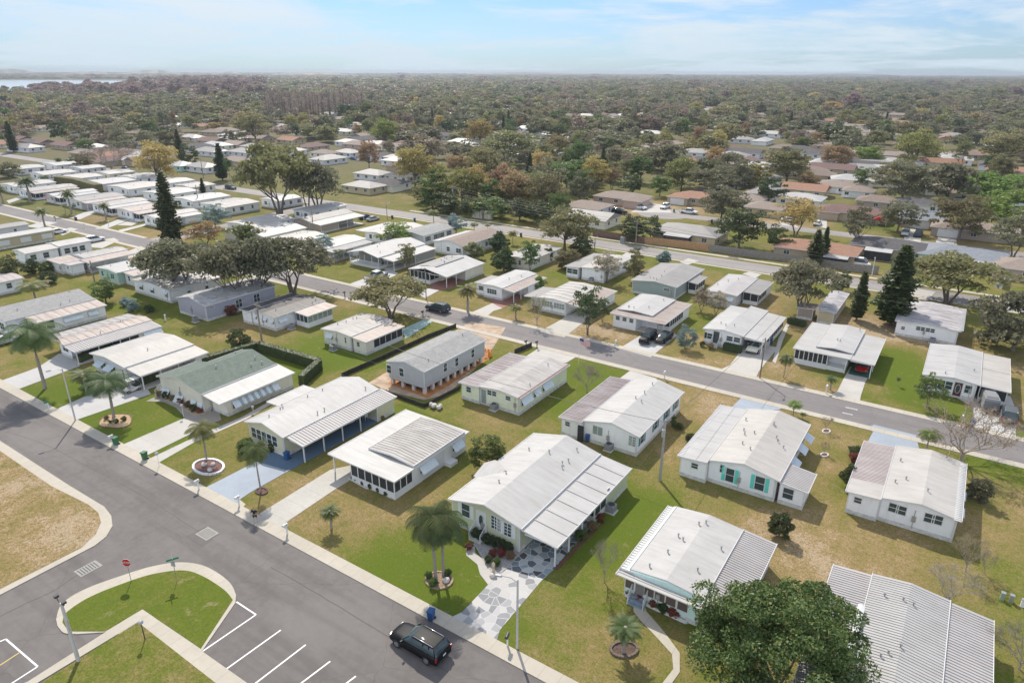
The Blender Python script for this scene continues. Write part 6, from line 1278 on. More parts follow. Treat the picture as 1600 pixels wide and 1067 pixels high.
# single trees around the houses of the middle distance
TAKEN=[(G(p[2],p[3]).x,G(p[2],p[3]).y,px2m(G(p[2],p[3]),p[5])*.5) for p in PL if p[3]<420]
HS_=[(o.location.x,o.location.y) for o in C.objects if o.get('category')=='house']
cols={'grey':'grey green','olive':'olive green','brown':'greyish brown','rust':'rust brown','gold':'golden','green':'fresh green','dark':'dark green','yel':'yellow green'}
def ok(b,r):
    return all((b.x-x)**2+(b.y-y)**2>(r+q)**2*.55 for x,y,q in TAKEN) and all((b.x-x)**2+(b.y-y)**2>(r*.6+6.5)**2 for x,y in HS_)
n_=0;tries=0
while n_<185 and tries<9000:
    tries+=1;x=rr.uniform(-20,1620);y=196+120*rr.random()**1.6
    if 230<x<560 and y>228:continue
    if 560<=x<640 and y>262:continue
    if x<240 and y>262:continue
    b=G(x,y)
    if b.y<172 or abs(b.y-208)<5 and b.x>-80:continue
    h=rr.uniform(6.5,12);w=h*rr.uniform(.95,1.35)
    if not ok(b,w*.42):continue
    cl=rr.choice(('grey','grey','olive','olive','brown','green','dark','yel','rust','gold'));kd=rr.choice(('dome','dome','round','low','airy'))
    if rr.random()<.06:kd,cl,w=('palm','palm',5.)
    if rr.random()<.04:kd,cl,w,h=('conifer','dark',5.,14.)
    TAKEN.append((b.x,b.y,w*.42));n_+=1
    sd_=('nearer rows ' if y>232 else 'farther rows ')+('left' if x<540 else 'right' if x>1060 else 'centre')
    lb={'palm':f'slim palm at middle distance, {sd_}','conifer':f'dark conifer at middle distance, {sd_}'}.get(kd,f'{cols.get(cl)} {dict(dome="domed",round="round",low="wide low",airy="open crowned").get(kd)} tree at middle distance, {sd_}')
    plant(kd,cl,b,h,w,lb,'trees among the middle distance houses',var=rr.randrange(2))
# far woods: one object, crowns instanced on points
seeds=[]
for i,cl in enumerate(('grey','grey','grey','olive','olive','brown','brown','dark','green','yel','rust','gold','cyp','grey')):
    b=G(60+i*108,172-(i%3)*4);e=plant('far',cl,b,11,13,f'{cols.get(cl,"purplish brown")} tree at the near edge of the far woods','trees at the near edge of the far woods',var=i%4);seeds.append([c for c in e.children if c.name.startswith('crown')][0])
kc=bpy.data.collections.new('far_tree_kinds')
for i,o in enumerate(seeds):o.name='crown_kind_%02d'%i;kc.objects.link(o)
rg=np.random.default_rng(9);pts=[];scl=[];idx=[]
def pix(x,y):
    d=Vector((x,y,-CH));e=[d.dot(rt),d.dot(up),d.dot(fw)]
    return (CX+F*e[0]/e[2],CY-F*e[1]/e[2]) if e[2]>1 else (-9999,9999)
Rr_=235.
FHW=[(G(x,y).x,G(x,y).y) for x,y in FH]
while Rr_<9500:
    sp_=max(10.5,Rr_*.0145);
    k=int(Rr_*1.65/sp_)
    for j in range(k):
        a=YAW*0+math.radians(90)+YAW+(j/k-.5)*1.62+rg.normal()*.4/k;r_=Rr_+rg.normal()*sp_*.35;x=r_*math.cos(a);y=r_*math.sin(a)
        px,py=pix(x,y)
        if not(-60<px<1660):continue
        if py>(325 if px>640 else 262) or y<172 or (abs(y-208)<6 and x>-86):continue
        if px<235 and 124<py<(149 if px<150 else 149-(px-150)*.16):continue
        p=1.
        if py>150:p=.68
        if py>205:p=(.36 if py<262 else .22) if px>560 else .25
        if py>230 and px<560:p=.0 if px>220 else .6
        if 412<px<566 and 165<py<196:p=.15
        if 1130<px<1300 and 185<py<215:p=.45
        if rg.random()>p:continue
        if py>200 and any((x-u)**2+(y-v)**2<100 for u,v in HS_):continue
        if py>168 and any((x-u)**2+(y-v)**2<110 for u,v in FHW):continue
        if any(abs(px-u)<10*(v-98)/100+2.5 and -.5<py-v<9*(v-98)/100+1.5 for u,v in FH):continue
        if any((x-u)**2+(y-v)**2<(q+4)**2*.7 for u,v,q in TAKEN):continue
        g=max(1.,sp_/10.5);pn=np.array([.14,.14,.12,.13,.12,.1,.08,.03,.03,.03,.02,.015,.005,.04]);q1=math.sin(x*.011+1.3*math.sin(y*.007))+math.sin(y*.013+x*.004);q2=math.sin(x*.023-y*.017)
        pn=pn*np.array([1,1,1,1+.8*q2*.9,1-.8*q2*.9,1+.45*q1,1+.45*q1,1-.45*q1,1-.45*q1,1+.6*q2,1+.45*q1,1+.6*q2,1,1]);c=int(rg.choice(14,p=pn/pn.sum()))
        if 40<px<415 and 132<py<160:c=12 if rg.random()<.8 else 5
        hs=rg.uniform(.55,1.45)*(1.55 if c==12 else 1.);pts.append((x,y,0));sz=g*1.3*rg.uniform(.6,1.6)**1.0;scl.append((sz,sz*rg.uniform(.8,1.2),hs*min(1.35,g**.3)));idx.append(c)
    Rr_+=sp_*(1. if Rr_<1200 else 1.6)
print('woodland points',len(pts))
me=bpy.data.meshes.new('woodland');me.from_pydata(pts,[],[]);at=me.attributes.new('tree_scale','FLOAT_VECTOR','POINT');at.data.foreach_set('vector',np.array(scl,dtype=np.float32).ravel());at=me.attributes.new('kind','INT','POINT');at.data.foreach_set('value',np.array(idx,dtype=np.int32))
at=me.attributes.new('turn','FLOAT_VECTOR','POINT');at.data.foreach_set('vector',np.array([(0,0,rg.random()*6.28) for _ in pts],dtype=np.float32).ravel())
wo=tag(put('woodland',me),'far woods of grey green and brown trees reaching to the horizon','woods',kind='stuff')
g=bpy.data.node_groups.new('woodland','GeometryNodeTree');g.interface.new_socket('Geometry',in_out='INPUT',socket_type='NodeSocketGeometry');g.interface.new_socket('Geometry',in_out='OUTPUT',socket_type='NodeSocketGeometry')
N=g.nodes;gi=N.new('NodeGroupInput');go=N.new('NodeGroupOutput');ip=N.new('GeometryNodeInstanceOnPoints');ci=N.new('GeometryNodeCollectionInfo');ci.inputs['Collection'].default_value=kc;ci.inputs['Separate Children'].default_value=True;ci.inputs['Reset Children'].default_value=True
def na(nm,ty):
    a=N.new('GeometryNodeInputNamedAttribute');a.data_type=ty;a.inputs['Name'].default_value=nm;return a.outputs['Attribute']
g.links.new(gi.outputs[0],ip.inputs['Points']);g.links.new(ci.outputs[0],ip.inputs['Instance']);ip.inputs['Pick Instance'].default_value=True;g.links.new(na('kind','INT'),ip.inputs['Instance Index']);g.links.new(na('turn','FLOAT_VECTOR'),ip.inputs['Rotation']);g.links.new(na('tree_scale','FLOAT_VECTOR'),ip.inputs['Scale']);g.links.new(ip.outputs[0],go.inputs[0])
wo.modifiers.new('trees','NODES').node_group=g
# lake and far ridges
t=NT('lake_water');t.col((.5,.58,.64));t.rgh(.12);sheet('lake',[tuple(G(x,y)[:2]) for x,y in((-260,150),(-40,148),(60,147),(150,145),(232,131),(225,127),(100,126),(-60,126),(-260,127))],.6,t.mat)  # pale water colour has the sky's reflection painted in
def ridge(x0,x1,dist,hh,seed,n=60):
    r=random.Random(seed);m=MB();P=[]
    for i in range(n+1):
        px=x0+(x1-x0)*i/n;d=ray(px,HY+HS*(px-CX)+1);d=Vector((d.x,d.y,0)).normalized()*dist*r.uniform(.97,1.03);hgt_=hh*(.55+.45*math.sin(i*.37+seed)*math.sin(i*.11))*(min(1,i/6,(n-i)/6)+.05)+r.uniform(0,3)
        P.append((d,hgt_))
    vs=[]
    for d,hg in P:
        u=d.normalized();vs+=[tuple(d-u*200),(d.x,d.y,hg),tuple(d+u*500)]
    m.add(vs,[(3*i+a,3*i+3+a,3*i+4+a,3*i+1+a) for i in range(n) for a in(0,1)],0,True);tag(m.build('hills',LM('grey')),kind='structure')
ridge(-100,700,5200,30,1);ridge(500,1700,7400,32,2);ridge(-100,420,6800,42,3)
PI=math.pi
# ======================= vehicles
a,b=G(624.7,1014),G(663,1037);car('suv','black',((a.x+b.x)/2,(a.y+b.y)/2+.95),PI,'shiny black SUV with chrome roof rails driving along the near street')
CARS=[('suv','slate',684,486,PI,'dark SUV parked on the back road by the broad oak'),('pickup','white',588,436,PI/2,'white pickup on the driveway of the grey porch home'),
('jeep','black',1011,534,-PI/2,'black square off-road car on the pale driveway in front of the layered grey roofs'),('sedan','black',1037,532,-PI/2,'black low saloon beside the square off-road car'),
('pickup','cream',1180,546,-PI/2,'white pickup half under the carport of the home with black shutters'),('sedan','red',1347,577,-PI/2,'red car inside the carport of the raised roof home'),
('suv','grey',1575,653,PI/2,'dark grey SUV at the right edge beside the covered trailer'),('suv','white',149,378,PI/2,'white SUV in front of the long white two level home'),('van','silver',181,406,PI/2,'white minivan under the open carport at the left'),
('sedan','white',91,365,PI/2,'white car by the long yellow home'),('sedan','silver',7,537,PI/2,'silver car at the left edge under the palm'),('sedan','maroon',356,391,PI/2,'magenta car behind the oak cluster'),
('suv','slate',361,296,0,'dark car at the side lane corner'),('sedan','darkblue',571,342,PI/2,'dark blue car in front of the long white side roof'),('sedan','silver',583,345,PI/2,'silver car next to the dark blue one by the far road'),
('van','white',393,264,0,'white camper van left of the big twisted oak'),('pickup','silver',374,266,0,'silver pickup behind the white camper van'),('suv','white',1000,327,-.3,'white SUV at the dead end, nearest to the boat'),('suv','white',1039,326,-PI/2,'white SUV in front of the white garage of the orange tiled house'),
('pickup','white',1076,334,0,'white pickup by the kerb of the dead end street'),('suv','black',968,334,0,'black SUV half hidden at the dead end'),('suv','silver',1414,368,-PI/2,'silver SUV in front of the grey gabled house'),('pickup','slate',1434,369,-PI/2,'dark pickup in front of the grey gabled house'),
('pickup','white',1321,299,-PI/2,'white pickup beside the white garage house'),('van','white',1340,416,0,'white van behind the fence, by the charcoal roofed house'),('sedan','white',1233,347,.3,'white car at the trunk of the golden brown tree'),('sedan','white',1277,352,PI/2,'white car right of the golden brown tree'),
('sedan','silver',1500,314,0,'pale car by the yellow block house'),('pickup','maroon',236,286,0,'dark red pickup at the orange crowned tree'),('suv','black',213,279,0,'black car above the white roofs at the upper left'),('suv','darkblue',198,267,0,'dark car under the leafless purple tree'),
('sedan','blue',553,250,0,'blue car beside the grey ranch house'),('sedan','silver',719,262,0,'pale car behind the woods'),('suv','white',733,262,0,'white car behind the woods, right of the pale one'),('sedan','silver',158,275,0,'silver car on the upper left street'),('sedan','red',1066,237,0,'red car among the far houses')]
for k,c,x,y,rz,lb in CARS:car(k,c,G(x,y),rz,lb)
golf_cart(G(207,611),PI/2+PI,'golf cart with white roof parked in front of the plain white roof home')
golf_cart(G(546,661),-PI/2-.2,'cream golf cart under the striped carport')
# boat on a trailer, covered trailer, table set
b=G(1004,320);e=empty('boat_on_trailer',b,'small white centre console boat on a trailer at the dead end','boat',rz=.5);m=MB();loft(m,[(-2.6,.7,1.3,.7,1.0),(-1,.6,1.35,.8,1.1),(1.2,.65,1.45,.7,1.05),(2.3,.9,1.6,.3,.6),(2.9,1.3,1.7,.05,.1)]);m.build('hull',WHITE,e)
m=MB();m.cbox(0,0,1.8,.7,.8,1.);m.build('console',WHITE,e);m=MB();m.box(-.9,-.8,2.75,.9,.8,2.83);[m.tube([(x,y,1.3),(x,y,2.75)],.03,4) for x in(-.7,.7) for y in(-.7,.7)];m.build('canopy',WHITE,e)
m=MB();m.box(-2.6,-.5,.35,3.6,.5,.5);m.build('trailer_frame',GALV,e);t,c=wheel_meshes(.33);[put('wheel',t,e,(-.6,s_*.95,.33)) for s_ in(-1,1)]
b=G(1543,636);e=empty('covered_trailer',b,'boxy trailer under a grey striped cover beside the maroon door home','trailer',rz=-PI/2+.15);m=MB();m.cbox(0,0,1.15,3.6,1.9,1.5,tp=.9);m.cbox(0,0,2.,2.9,1.5,.25,tp=.8);t_=NT('cover_cloth');w_=t_.node('ShaderNodeTexWave');w_.inputs['Scale'].default_value=.9;t_.link(t_.co(),w_.inputs[0]);t_.col(t_.mix(t_.ramp(w_.outputs['Fac'],[(.4,0.),(.6,1.)]),(.16,.165,.17),(.27,.275,.28)));t_.rgh(.9);m.build('cover',t_.mat,e);m=MB();m.box(-1.7,-.8,.3,2.6,.8,.42);m.build('trailer_frame',DARK,e);[put('wheel',t,e,(-.2,s_*.9,.33)) for s_ in(-1,1)]
def chair(loc,rz,lb,c):
    e=empty('patio_chair',Vector(loc),lb,'chair','patio chairs under the striped carport',rz);m=MB();m.box(-.25,-.25,.42,.25,.25,.47);m.build('seat',c,e);m=MB();m.box(-.25,.22,.47,.25,.27,.95);m.build('backrest',c,e)
    for x in(-.22,.22):
        for y in(-.22,.22):MB().box(x-.02,y-.02,0,x+.02,y+.02,.42).build('leg',c,e)
b=G(561,654);e=empty('patio_table',b,'patio table with a red cloth under the striped carport','table');m=MB();m.tube([(0,0,.7),(0,0,.74)],.6,16);m.build('tabletop',simple('cloth_red',(.45,.03,.05),.8),e);m=MB();m.tube([(0,0,0),(0,0,.7)],.06,6);m.build('leg',GALV,e)
chair(b+Vector((-.9,-.3,.07)),PI/2,'white patio chair left of the red table',WHITE);chair(b+Vector((.3,-.95,.07)),PI,'blue patio chair in front of the red table',simple('chair_blue',(.1,.2,.4),.5));chair(b+Vector((.95,.2,.07)),-PI/2,'white patio chair right of the red table',WHITE)
person(G(399.5,816,.07),.5,'person walking away on the sidewalk in a black shirt, dark shorts and pale shoes')
# ======================= poles and wires
RUST=simple('pole_rusty',(.2,.13,.1),.8)
light_pole(118,657.5,575,'pale street light pole by the lush lawn with the tan mulch bed',99.4,(-.2,-.9,0))
light_pole(808,1013,905,'grey street light pole right of the painted stone driveway',807,(-.9,-.35,0))
light_pole(1187,591,527,'rusty street light pole at the edge of the pale driveway by the back road',1190,(0,-.8,0),RUST)
light_pole(666,468,418,'slim street light pole in front of the brown porch home',665,(0,-.8,0),WOODP)
light_pole(123,1033,941,'tall tapered pole with twin dark floodlights in the bottom left corner',97,head='twin',r0=.16,group='floodlight poles')
light_pole(227,1000,973,'black lamp post with a round head on the corner lawn',222,head='ball',col=DARK,r0=.05,group='garden lamp posts')
light_pole(86.5,667,0 or 655,'small white lamp post by the curved paver walk',None,head='ball',col=WHITE,r0=.04,group='garden lamp posts') if 0 else None
light_pole(287,651,634,'white lamp post by the curved paver walk of the green roofed home',None,head='ball',col=WHITE,r0=.04,group='garden lamp posts')
light_pole(396,645,637,'short white lamp post beside the narrow concrete walk',None,head='ball',col=WHITE,r0=.04,group='garden lamp posts')
light_pole(249,729,709,'thin white lamp post where the narrow walk meets the sidewalk',None,head='ball',col=WHITE,r0=.03,group='garden lamp posts')
light_pole(1362,431,402,'white street light pole behind the giant conifer',1369,(0,-.8,0),WHITE);light_pole(929,393,372,'dark wooden light pole at the far road by the large olive oak',None,(0,.8,0),WOODP);light_pole(605,342,319,'light pole at the far road by the parked cars',None,(0,.8,0),WOODP)
_,p1,h1=utility_pole(1253.4,498,440,'wooden pole with a transformer under the grey brown oak',1262);_,p2,h2=utility_pole(1031,750,655,'tall grey pole with a white transformer between three back yards',1034,mat=simple('pole_grey',(.3,.285,.27),.85))
_,p3,h3=utility_pole(410,539,472,'wooden pole with crossarm behind the green roofed hedge yard',404,xarm=True);_,p4,h4=utility_pole(148,441,407,'wooden pole left of the mint green home',143)
_,p5,h5=utility_pole(709,333,290,'tall wooden pole in front of the woods',707,xarm=True);_,p6,h6=utility_pole(993,384,344,'wooden pole at the dark fence trees',994,cans=0,xarm=True)
_,p7,h7=utility_pole(490,362,322,'pale pole beside the taupe home',487,cans=0);_,p8,h8=utility_pole(311,323,289,'pole behind the long white home east of the lane',308,cans=0);utility_pole(318,279,248,'tall pole at the lane corner near the conifer',315,cans=0)
up_=lambda p,h,dx=0,dz=0:Vector((p.x+dx,p.y,h-.3+dz))
wire('power_line',up_(p1,h1),up_(p2,h2),'wire from the transformer pole under the oak to the tall grey pole',1.2);wire('power_line',up_(p2,h2),Vector((p2.x-42,64.5,6.2)),'wire from the tall grey pole westward over the back yards',.9)
wire('power_line',up_(p2,h2,0,-1),Vector((-23.5,59,2.9)),'service wire from the tall grey pole down to the sage green home',.3,.012);wire('power_line',up_(p2,h2,0,-1.),Vector((-21,68,2.8)),'service wire from the tall grey pole to the aqua shuttered home',.3,.012)
wire('power_line',up_(p3,h3),up_(p4,h4),'wire from the hedge yard pole to the pole by the mint green home',1.2);wire('power_line',up_(p3,h3,0,-1.),Vector((-104,53.5,3.)),'service wire from the hedge yard pole to the plain white roof home',.5,.014);wire('power_line',up_(p3,h3),Vector((-62,62,4.2)),'wire from the hedge yard pole towards the pale yellow home',.8,.014)
for i,z in enumerate((0,-.7,-1.6,-2.4)):
    wire('power_line',up_(p5,h5,.3*i,z),up_(p6,h6,.3*i,z),'overhead wire in front of the woods, '+('topmost','second','third','lowest')[i]+' of four',1.,.03);wire('power_line',up_(p6,h6,.3*i,z),Vector((30,163,h6-.3+z)),'overhead wire above the brown and grey fences, '+('topmost','second','third','lowest')[i]+' of four',2.,.03)
wire('power_line',up_(p1,h1,0,0),Vector((30,124,8)),'wire from the transformer pole towards the right edge',1.2,.02)
# ======================= mailboxes, bins, cabinets
for x,y,lb,st,rz in((77,640,'mailbox with a green box on a white post by the white driveway','green',0),(177,694,'white mailbox beside the green bin at the lush lawn','white',0),(311,765,'small white mailbox at the left of the blue grey driveway','pale',0),(374,791,'ornate white mailbox on its small concrete pad','white',0),
 (449,835,'white mailbox post at the corner of the lawn with the small fan palm','pale',0),(793,1009,'white mailbox post with a black box by the painted stone driveway','black',.3),(730,486,'white mailbox in front of the date palm by the back road','white',PI),(961,543,'white mailbox left of the pale driveway with the black cars','white',PI),
 (822,543,'black mailbox at the end of the silt fence','black',0),(839,544,'dark mailbox right of the one at the silt fence','black',0),(661,496,'black mailbox south of the dark parked SUV','black',0),(539,465,'black mailbox near the oak cluster side of the back road','black',0),
 (1290,615,'white mailbox in front of the sago palm','white',PI),(1038,592,'white mailbox behind the teal shuttered home','white',0),(1502,663,'white mailbox beside the blue bin at the right','white',PI),(904,571-4,'',None,0),(87,345,'dark mailbox by the palm on the far left road','black',0),(132,356,'pale mailbox at the far left road','white',0),(170,353,'green mailbox beside a far left driveway','green',PI)):
    if st:mailbox(x,y,lb,st,rz,post=(DARK if 'dark m' in lb or 'black m' in lb else None))
for x,y,lb,c in((674,968,'blue wheeled bin with dark lid at the kerb by the painted stone driveway','blue'),(182,695,'green bin beside the white mailbox at the lush lawn','green'),(227,718,'green bin between driveway and narrow walk','green'),(449,718,'blue bin at the front of the striped carport','blue'),(918,690,'blue bin at the back of the teal shuttered home','blue'),(1518,668,'blue bin at the back road beside the white mailbox','blue'),
 (1204,538,'blue bin by the carport of the home with black shutters','blue'),(613,342,'dark blue bin at the far road behind the parked cars','dark'),(648,346,'blue bin at the far road in front of the woods','blue'),(814,370,'dark bin at the far road by the palm','dark'),(119,345,'dark blue bin at the far left road','dark'),(1417,461,'blue bin left of the wide spreading tree','blue'),(1193,352,'blue bin on the dead end street','blue'),(1112,349,'dark bin on the dead end street','dark'),(1053,332,'green bin by the white pickup at the dead end','green'),(604,433,'blue bin in the carport behind the white pickup','blue')):bin_(x,y,lb,c,.2)
for x,y,lb in((951,703,'grey air conditioner behind the teal shuttered home'),(772,640,'grey air conditioner behind the maroon edged pale yellow home'),(521,547,'grey air conditioner behind the cream home with dark seam'),(306,503,'grey air conditioner behind the blue grey home'),(456,514,'grey air conditioner beside the glazed sun room'),(955,799,'grey air conditioner on the right side of the sage green home'),(924,440,'grey air conditioner behind the two tone roof home'),(1456,536,'grey air conditioner at the mottled flat roof home'),(496,546,'')):
    if lb:ac_unit(G(x,y),lb)
for i,(x,y,w_,h_) in enumerate(((744,340,1.8,1.9),(751,341,1.7,2.6),(763,342,2.6,2.4))):
    b=G(x,y);e=empty('utility_cabinet',b,'beige utility cabinet in front of the woods, '+('leftmost','middle and tallest','rightmost and widest')[i],'utility cabinet','beige cabinets on the verge');m=MB();m.box(-w_/2,-.6,.1,w_/2,.6,h_);m.build('casing',simple('cab_beige',(.5,.47,.4),.6),e);m=MB();m.box(-w_/2-.1,-.7,0,w_/2+.1,.7,.1);m.build('pad',CONC,e);m=MB();m.box(-.03,-.63,.3,.03,-.6,h_-.2);m.build('door_gap',DARK,e)
b=G(973,380);e=empty('utility_cabinet',b,'grey green transformer box at the brown fence','utility cabinet');m=MB();m.cbox(0,0,.8,1.3,1.,1.6,tp=.95);m.build('casing',simple('cab_grey',(.25,.28,.27),.5),e);m=MB();m.box(-.8,-.65,0,.8,.65,.08);m.build('pad',CONC,e)
for i,(x,y) in enumerate(((1565,936),(1579,940),(1597,947))):
    b=G(x,y);e=empty('utility_pedestal',b,'short '+('green','grey','white')[i]+' utility pedestal in the grass at the right edge','utility box','utility pedestals on the back lawn');m=MB();m.cbox(0,0,.35,.3,.3,.7,tp=.9);m.build('casing',(simple('ped_green',(.25,.33,.25)),GALV,WHITE)[i],e);m=MB();m.cbox(0,0,.72,.34,.34,.06);m.build('cap',GALV,e)
for x,y,lb in((259,501,'white utility stub on the back lawn by the blue grey home'),):
    b=G(x,y);e=empty('utility_pedestal',b,lb,'utility box');m=MB();m.tube([(0,0,0),(0,0,1.1)],.14,8);m.build('casing',WHITE,e);m=MB();m.tube([(0,0,1.1),(0,0,1.18)],[.17,.1],8);m.build('cap',WHITE,e)
# signs
b=G(205.5,909);e=empty('stop_sign',b,'red octagonal stop sign at the left rim of the island','traffic sign',rz=.55);m=MB();m.tube([(0,0,-.1),(0,0,2.3)],.03,6);m.build('post',GALV,e)
oc=[(math.cos(PI/8+i*PI/4),math.sin(PI/8+i*PI/4)) for i in range(8)]
def disc(r,y0,y1,z,mat,nm,par,pts=oc):
    m=MB();m.prismy([(x*r,y*r+z) for x,y in pts],y0,y1);return m.build(nm,mat,par)
pl=disc(.42,-.06,-.04,2.15,WHITE,'sign_plate',e);disc(.39,-.068,-.061,2.15,simple('sign_red',(.45,.01,.015),.4),'sign_face',pl)
def text(s_,size,loc,par,mat,rz=0.,nm='lettering'):
    c=bpy.data.curves.new('t','FONT');c.body=s_;c.size=size;c.align_x='CENTER';c.align_y='CENTER';c.extrude=.002;o=bpy.data.objects.new('t',c);me=bpy.data.meshes.new_from_object(o);bpy.data.objects.remove(o);me.materials.clear();me.materials.append(mat);me.name=nm
    t=bpy.data.objects.new(nm,me);C.objects.link(t);t.parent=par;t.location=loc;t.rotation_euler=(PI/2,0,rz);return t
text('STOP',.3,(0,-.072,2.15),pl,WHITE)
b=G(277,909);e=empty('street_name_sign',b,'crossed green street name blades on a post at the island rim','street sign',rz=.4);m=MB();m.tube([(0,0,-.1),(0,0,2.6)],.03,6);m.build('post',GALV,e);GR=simple('sign_green',(.02,.2,.12),.4)
m=MB();m.box(-.5,-.012,2.38,.5,.012,2.56);m.build('name_blade',GR,e,rz=.7);m=MB();m.box(-.5,-.012,2.58,.5,.012,2.76);m.build('name_blade',GR,e,rz=-.8);m=MB();m.box(-.2,-.05,1.75,.2,-.03,2.3);m.build('notice_plate',simple('plate_grey',(.3,.34,.32),.5),e)
for x,y,lb in((704,330,'small white road sign left of the tall pole at the woods'),(804,343,'small white road sign at the dark end of the woods')):
    b=G(x,y);e=empty('road_sign',b,lb,'traffic sign');m=MB();m.tube([(0,0,0),(0,0,2.5)],.04,5);m.build('post',GALV,e);m=MB();m.box(-.35,-.06,1.8,.35,-.04,2.6);m.build('sign_plate',WHITE,e)
# flags
def flag(bx,by,ty,lb,wd=1.5):
    b=G(bx,by);h=height(bx,by,ty);e=empty('flag_pole',b,lb,'flag',rz=.3);m=MB();m.tube([(0,0,0),(0,0,h)],.03,6);m.ball((0,0,h+.04),.06);m.build('pole',WHITE,e);m=MB()
    n=13;hh=wd*.55
    for i in range(n):
        z0=h-.1-hh*(i+1)/n;z1=h-.1-hh*i/n
        for k in range(8):
            x0,x1=wd*k/8,wd*(k+1)/8;y0,y1=.08*math.sin(k*.9),.08*math.sin((k+1)*.9)
            if i<7 and k<3:mi=2
            else:mi=i%2
            m.add([(x0+.03,y0,z0-x0*.3),(x1+.03,y1,z0-x1*.3),(x1+.03,y1,z1-x1*.3),(x0+.03,y0,z1-x0*.3)],[(0,1,2,3)],mi)
    m.build('flag_cloth',[simple('flag_red',(.5,.03,.04),.7),WHITE,simple('flag_blue',(.03,.05,.2),.7)],e)
flag(904,569,527,'red and white striped flag on a pole by the back road shadow',1.6);flag(71,318,303,'flag in front of a striped roof home at the far left',2.)
# ======================= beds, edgings and small plants
def ell(px,py,rx,ry,n=24):
    return gp([(px+rx*math.cos(t),py+ry*math.sin(t)) for t in np.linspace(0,2*PI,n,endpoint=False)])
def ringbed(poly,mat,edge,nm,ew=.16,eh=.16,group=None):
    c=(sum(p[0] for p in poly)/len(poly),sum(p[1] for p in poly)/len(poly));e=empty('garden_bed',Vector((*c,0)),nm,'garden bed');pl=[(p[0]-c[0],p[1]-c[1]) for p in poly];m=MB();m.prismz(pl,0,.07);m.build('mulch',mat,e)
    m=MB();k=len(pl)
    for i in range(k):
        a,b=Vector(pl[i]),Vector(pl[(i+1)%k]);d=b-a;q=max(1,int(d.length/.32));n_=Vector((-d.y,d.x)).normalized()*ew/2
        for j in range(q):
            s0,s1=a+d*(j/q),a+d*((j+.94)/q);zt=eh*random.uniform(.85,1.1);m.add([(*(s0-n_),0),(*(s1-n_),0),(*(s1+n_),0),(*(s0+n_),0),(*(s0-n_),zt),(*(s1-n_),zt),(*(s1+n_),zt),(*(s0+n_),zt)],[(4,5,6,7),(0,1,5,4),(1,2,6,5),(2,3,7,6),(3,0,4,7)])
    m.build('edging',edge,e);return e
SMOOTH=lambda L:smooth(gp(L),4)
ringbed(SMOOTH([(155,664),(163,651),(180,648),(202,649),(205,660),(194,668),(170,668)]),MTAN,simple('edge_brown',(.16,.1,.07),.8),'tan mulch bed around the feather palm on the lush lawn',.1,.1)
ringbed(ell(326,730,24,12),simple('stone_red',(.16,.08,.07),.9,var=.6,sc=9),WHITE,'white edged bed of dark red stones around a feather palm',.25,.2)
ringbed(ell(409,768,9,5),MULCH,simple('edge_dark',(.08,.06,.05),.8),'small dark edged bed around the palm beside the blue grey driveway',.15,.15)
ringbed(ell(686,907,21,13),simple('mulch_brown',(.24,.17,.12),.95,var=.4,sc=6),simple('edge_tan',(.3,.22,.15),.8),'tan edged bed around the twin feather palms',.18,.14)
ringbed(ell(975,1015,21,12),simple('mulch_dark',(.1,.065,.05),.95,var=.4,sc=6),simple('edge_dark2',(.14,.11,.09),.8),'dark edged bed around the low round palm',.2,.18)
ringbed(gp([(741,850),(757,877),(766,890),(772,902),(790,889),(820,858),(812,848),(755,836)]),GRAVEL,simple('edge_grey',(.35,.34,.33),.8),'grey gravel bed below the windows of the sage green home',.1,.08)
ringbed(gp([(866,889),(935,818),(939,820),(871,890)]),MULCH,MULCH,'narrow red mulch strip along the carport of the sage green home',.06,.05)
ringbed(gp([(545,748),(572,763),(590,767),(612,779),(618,776),(552,742)]),GRAVEL,simple('edge_pale',(.55,.52,.48),.8),'gravel strip with small shrubs under the black screened room',.14,.12)
ringbed(gp([(977,931),(1072,974),(1078,968),(984,925)]),MULCH,WHITE,'flower bed with white edging below the pale aqua home',.16,.3)
ringbed(gp([(243,616),(262,627),(285,637),(302,649),(318,648),(330,643),(300,632),(262,614)]),MTAN,simple('edge_stone',(.4,.36,.3),.8),'shrub bed under the front windows of the green roofed home',.1,.12)
for x,y in((1291,674),(1288,711)):ringbed(ell(x,y,6,3,12),MULCH,WHITE,'white ring of stones around the '+('upper' if y<700 else 'lower')+' bare rose bush',.12,.12)
def sh(x,y,s,col,lb,gr=None,h=None):plant('bush',col,G(x,y,.05),h or s*.9,s,lb,gr,rz=x%6)
for i,(x,y,s_,c) in enumerate(((742,838,1.1,'hedge'),(750,842,1.1,'hedge'),(758,846,1.1,'hedge'),(766,850,1.1,'hedge'),(775,853,1.1,'hedge'),(785,857,1.1,'hedge'),(795,860,1.,'hedge'))):sh(x,y,s_,c,'clipped dark shrub in the row below the sage green home windows, '+('first','second','third','fourth','fifth','sixth','last')[i]+' from the steps','row of clipped shrubs below the sage green home windows')
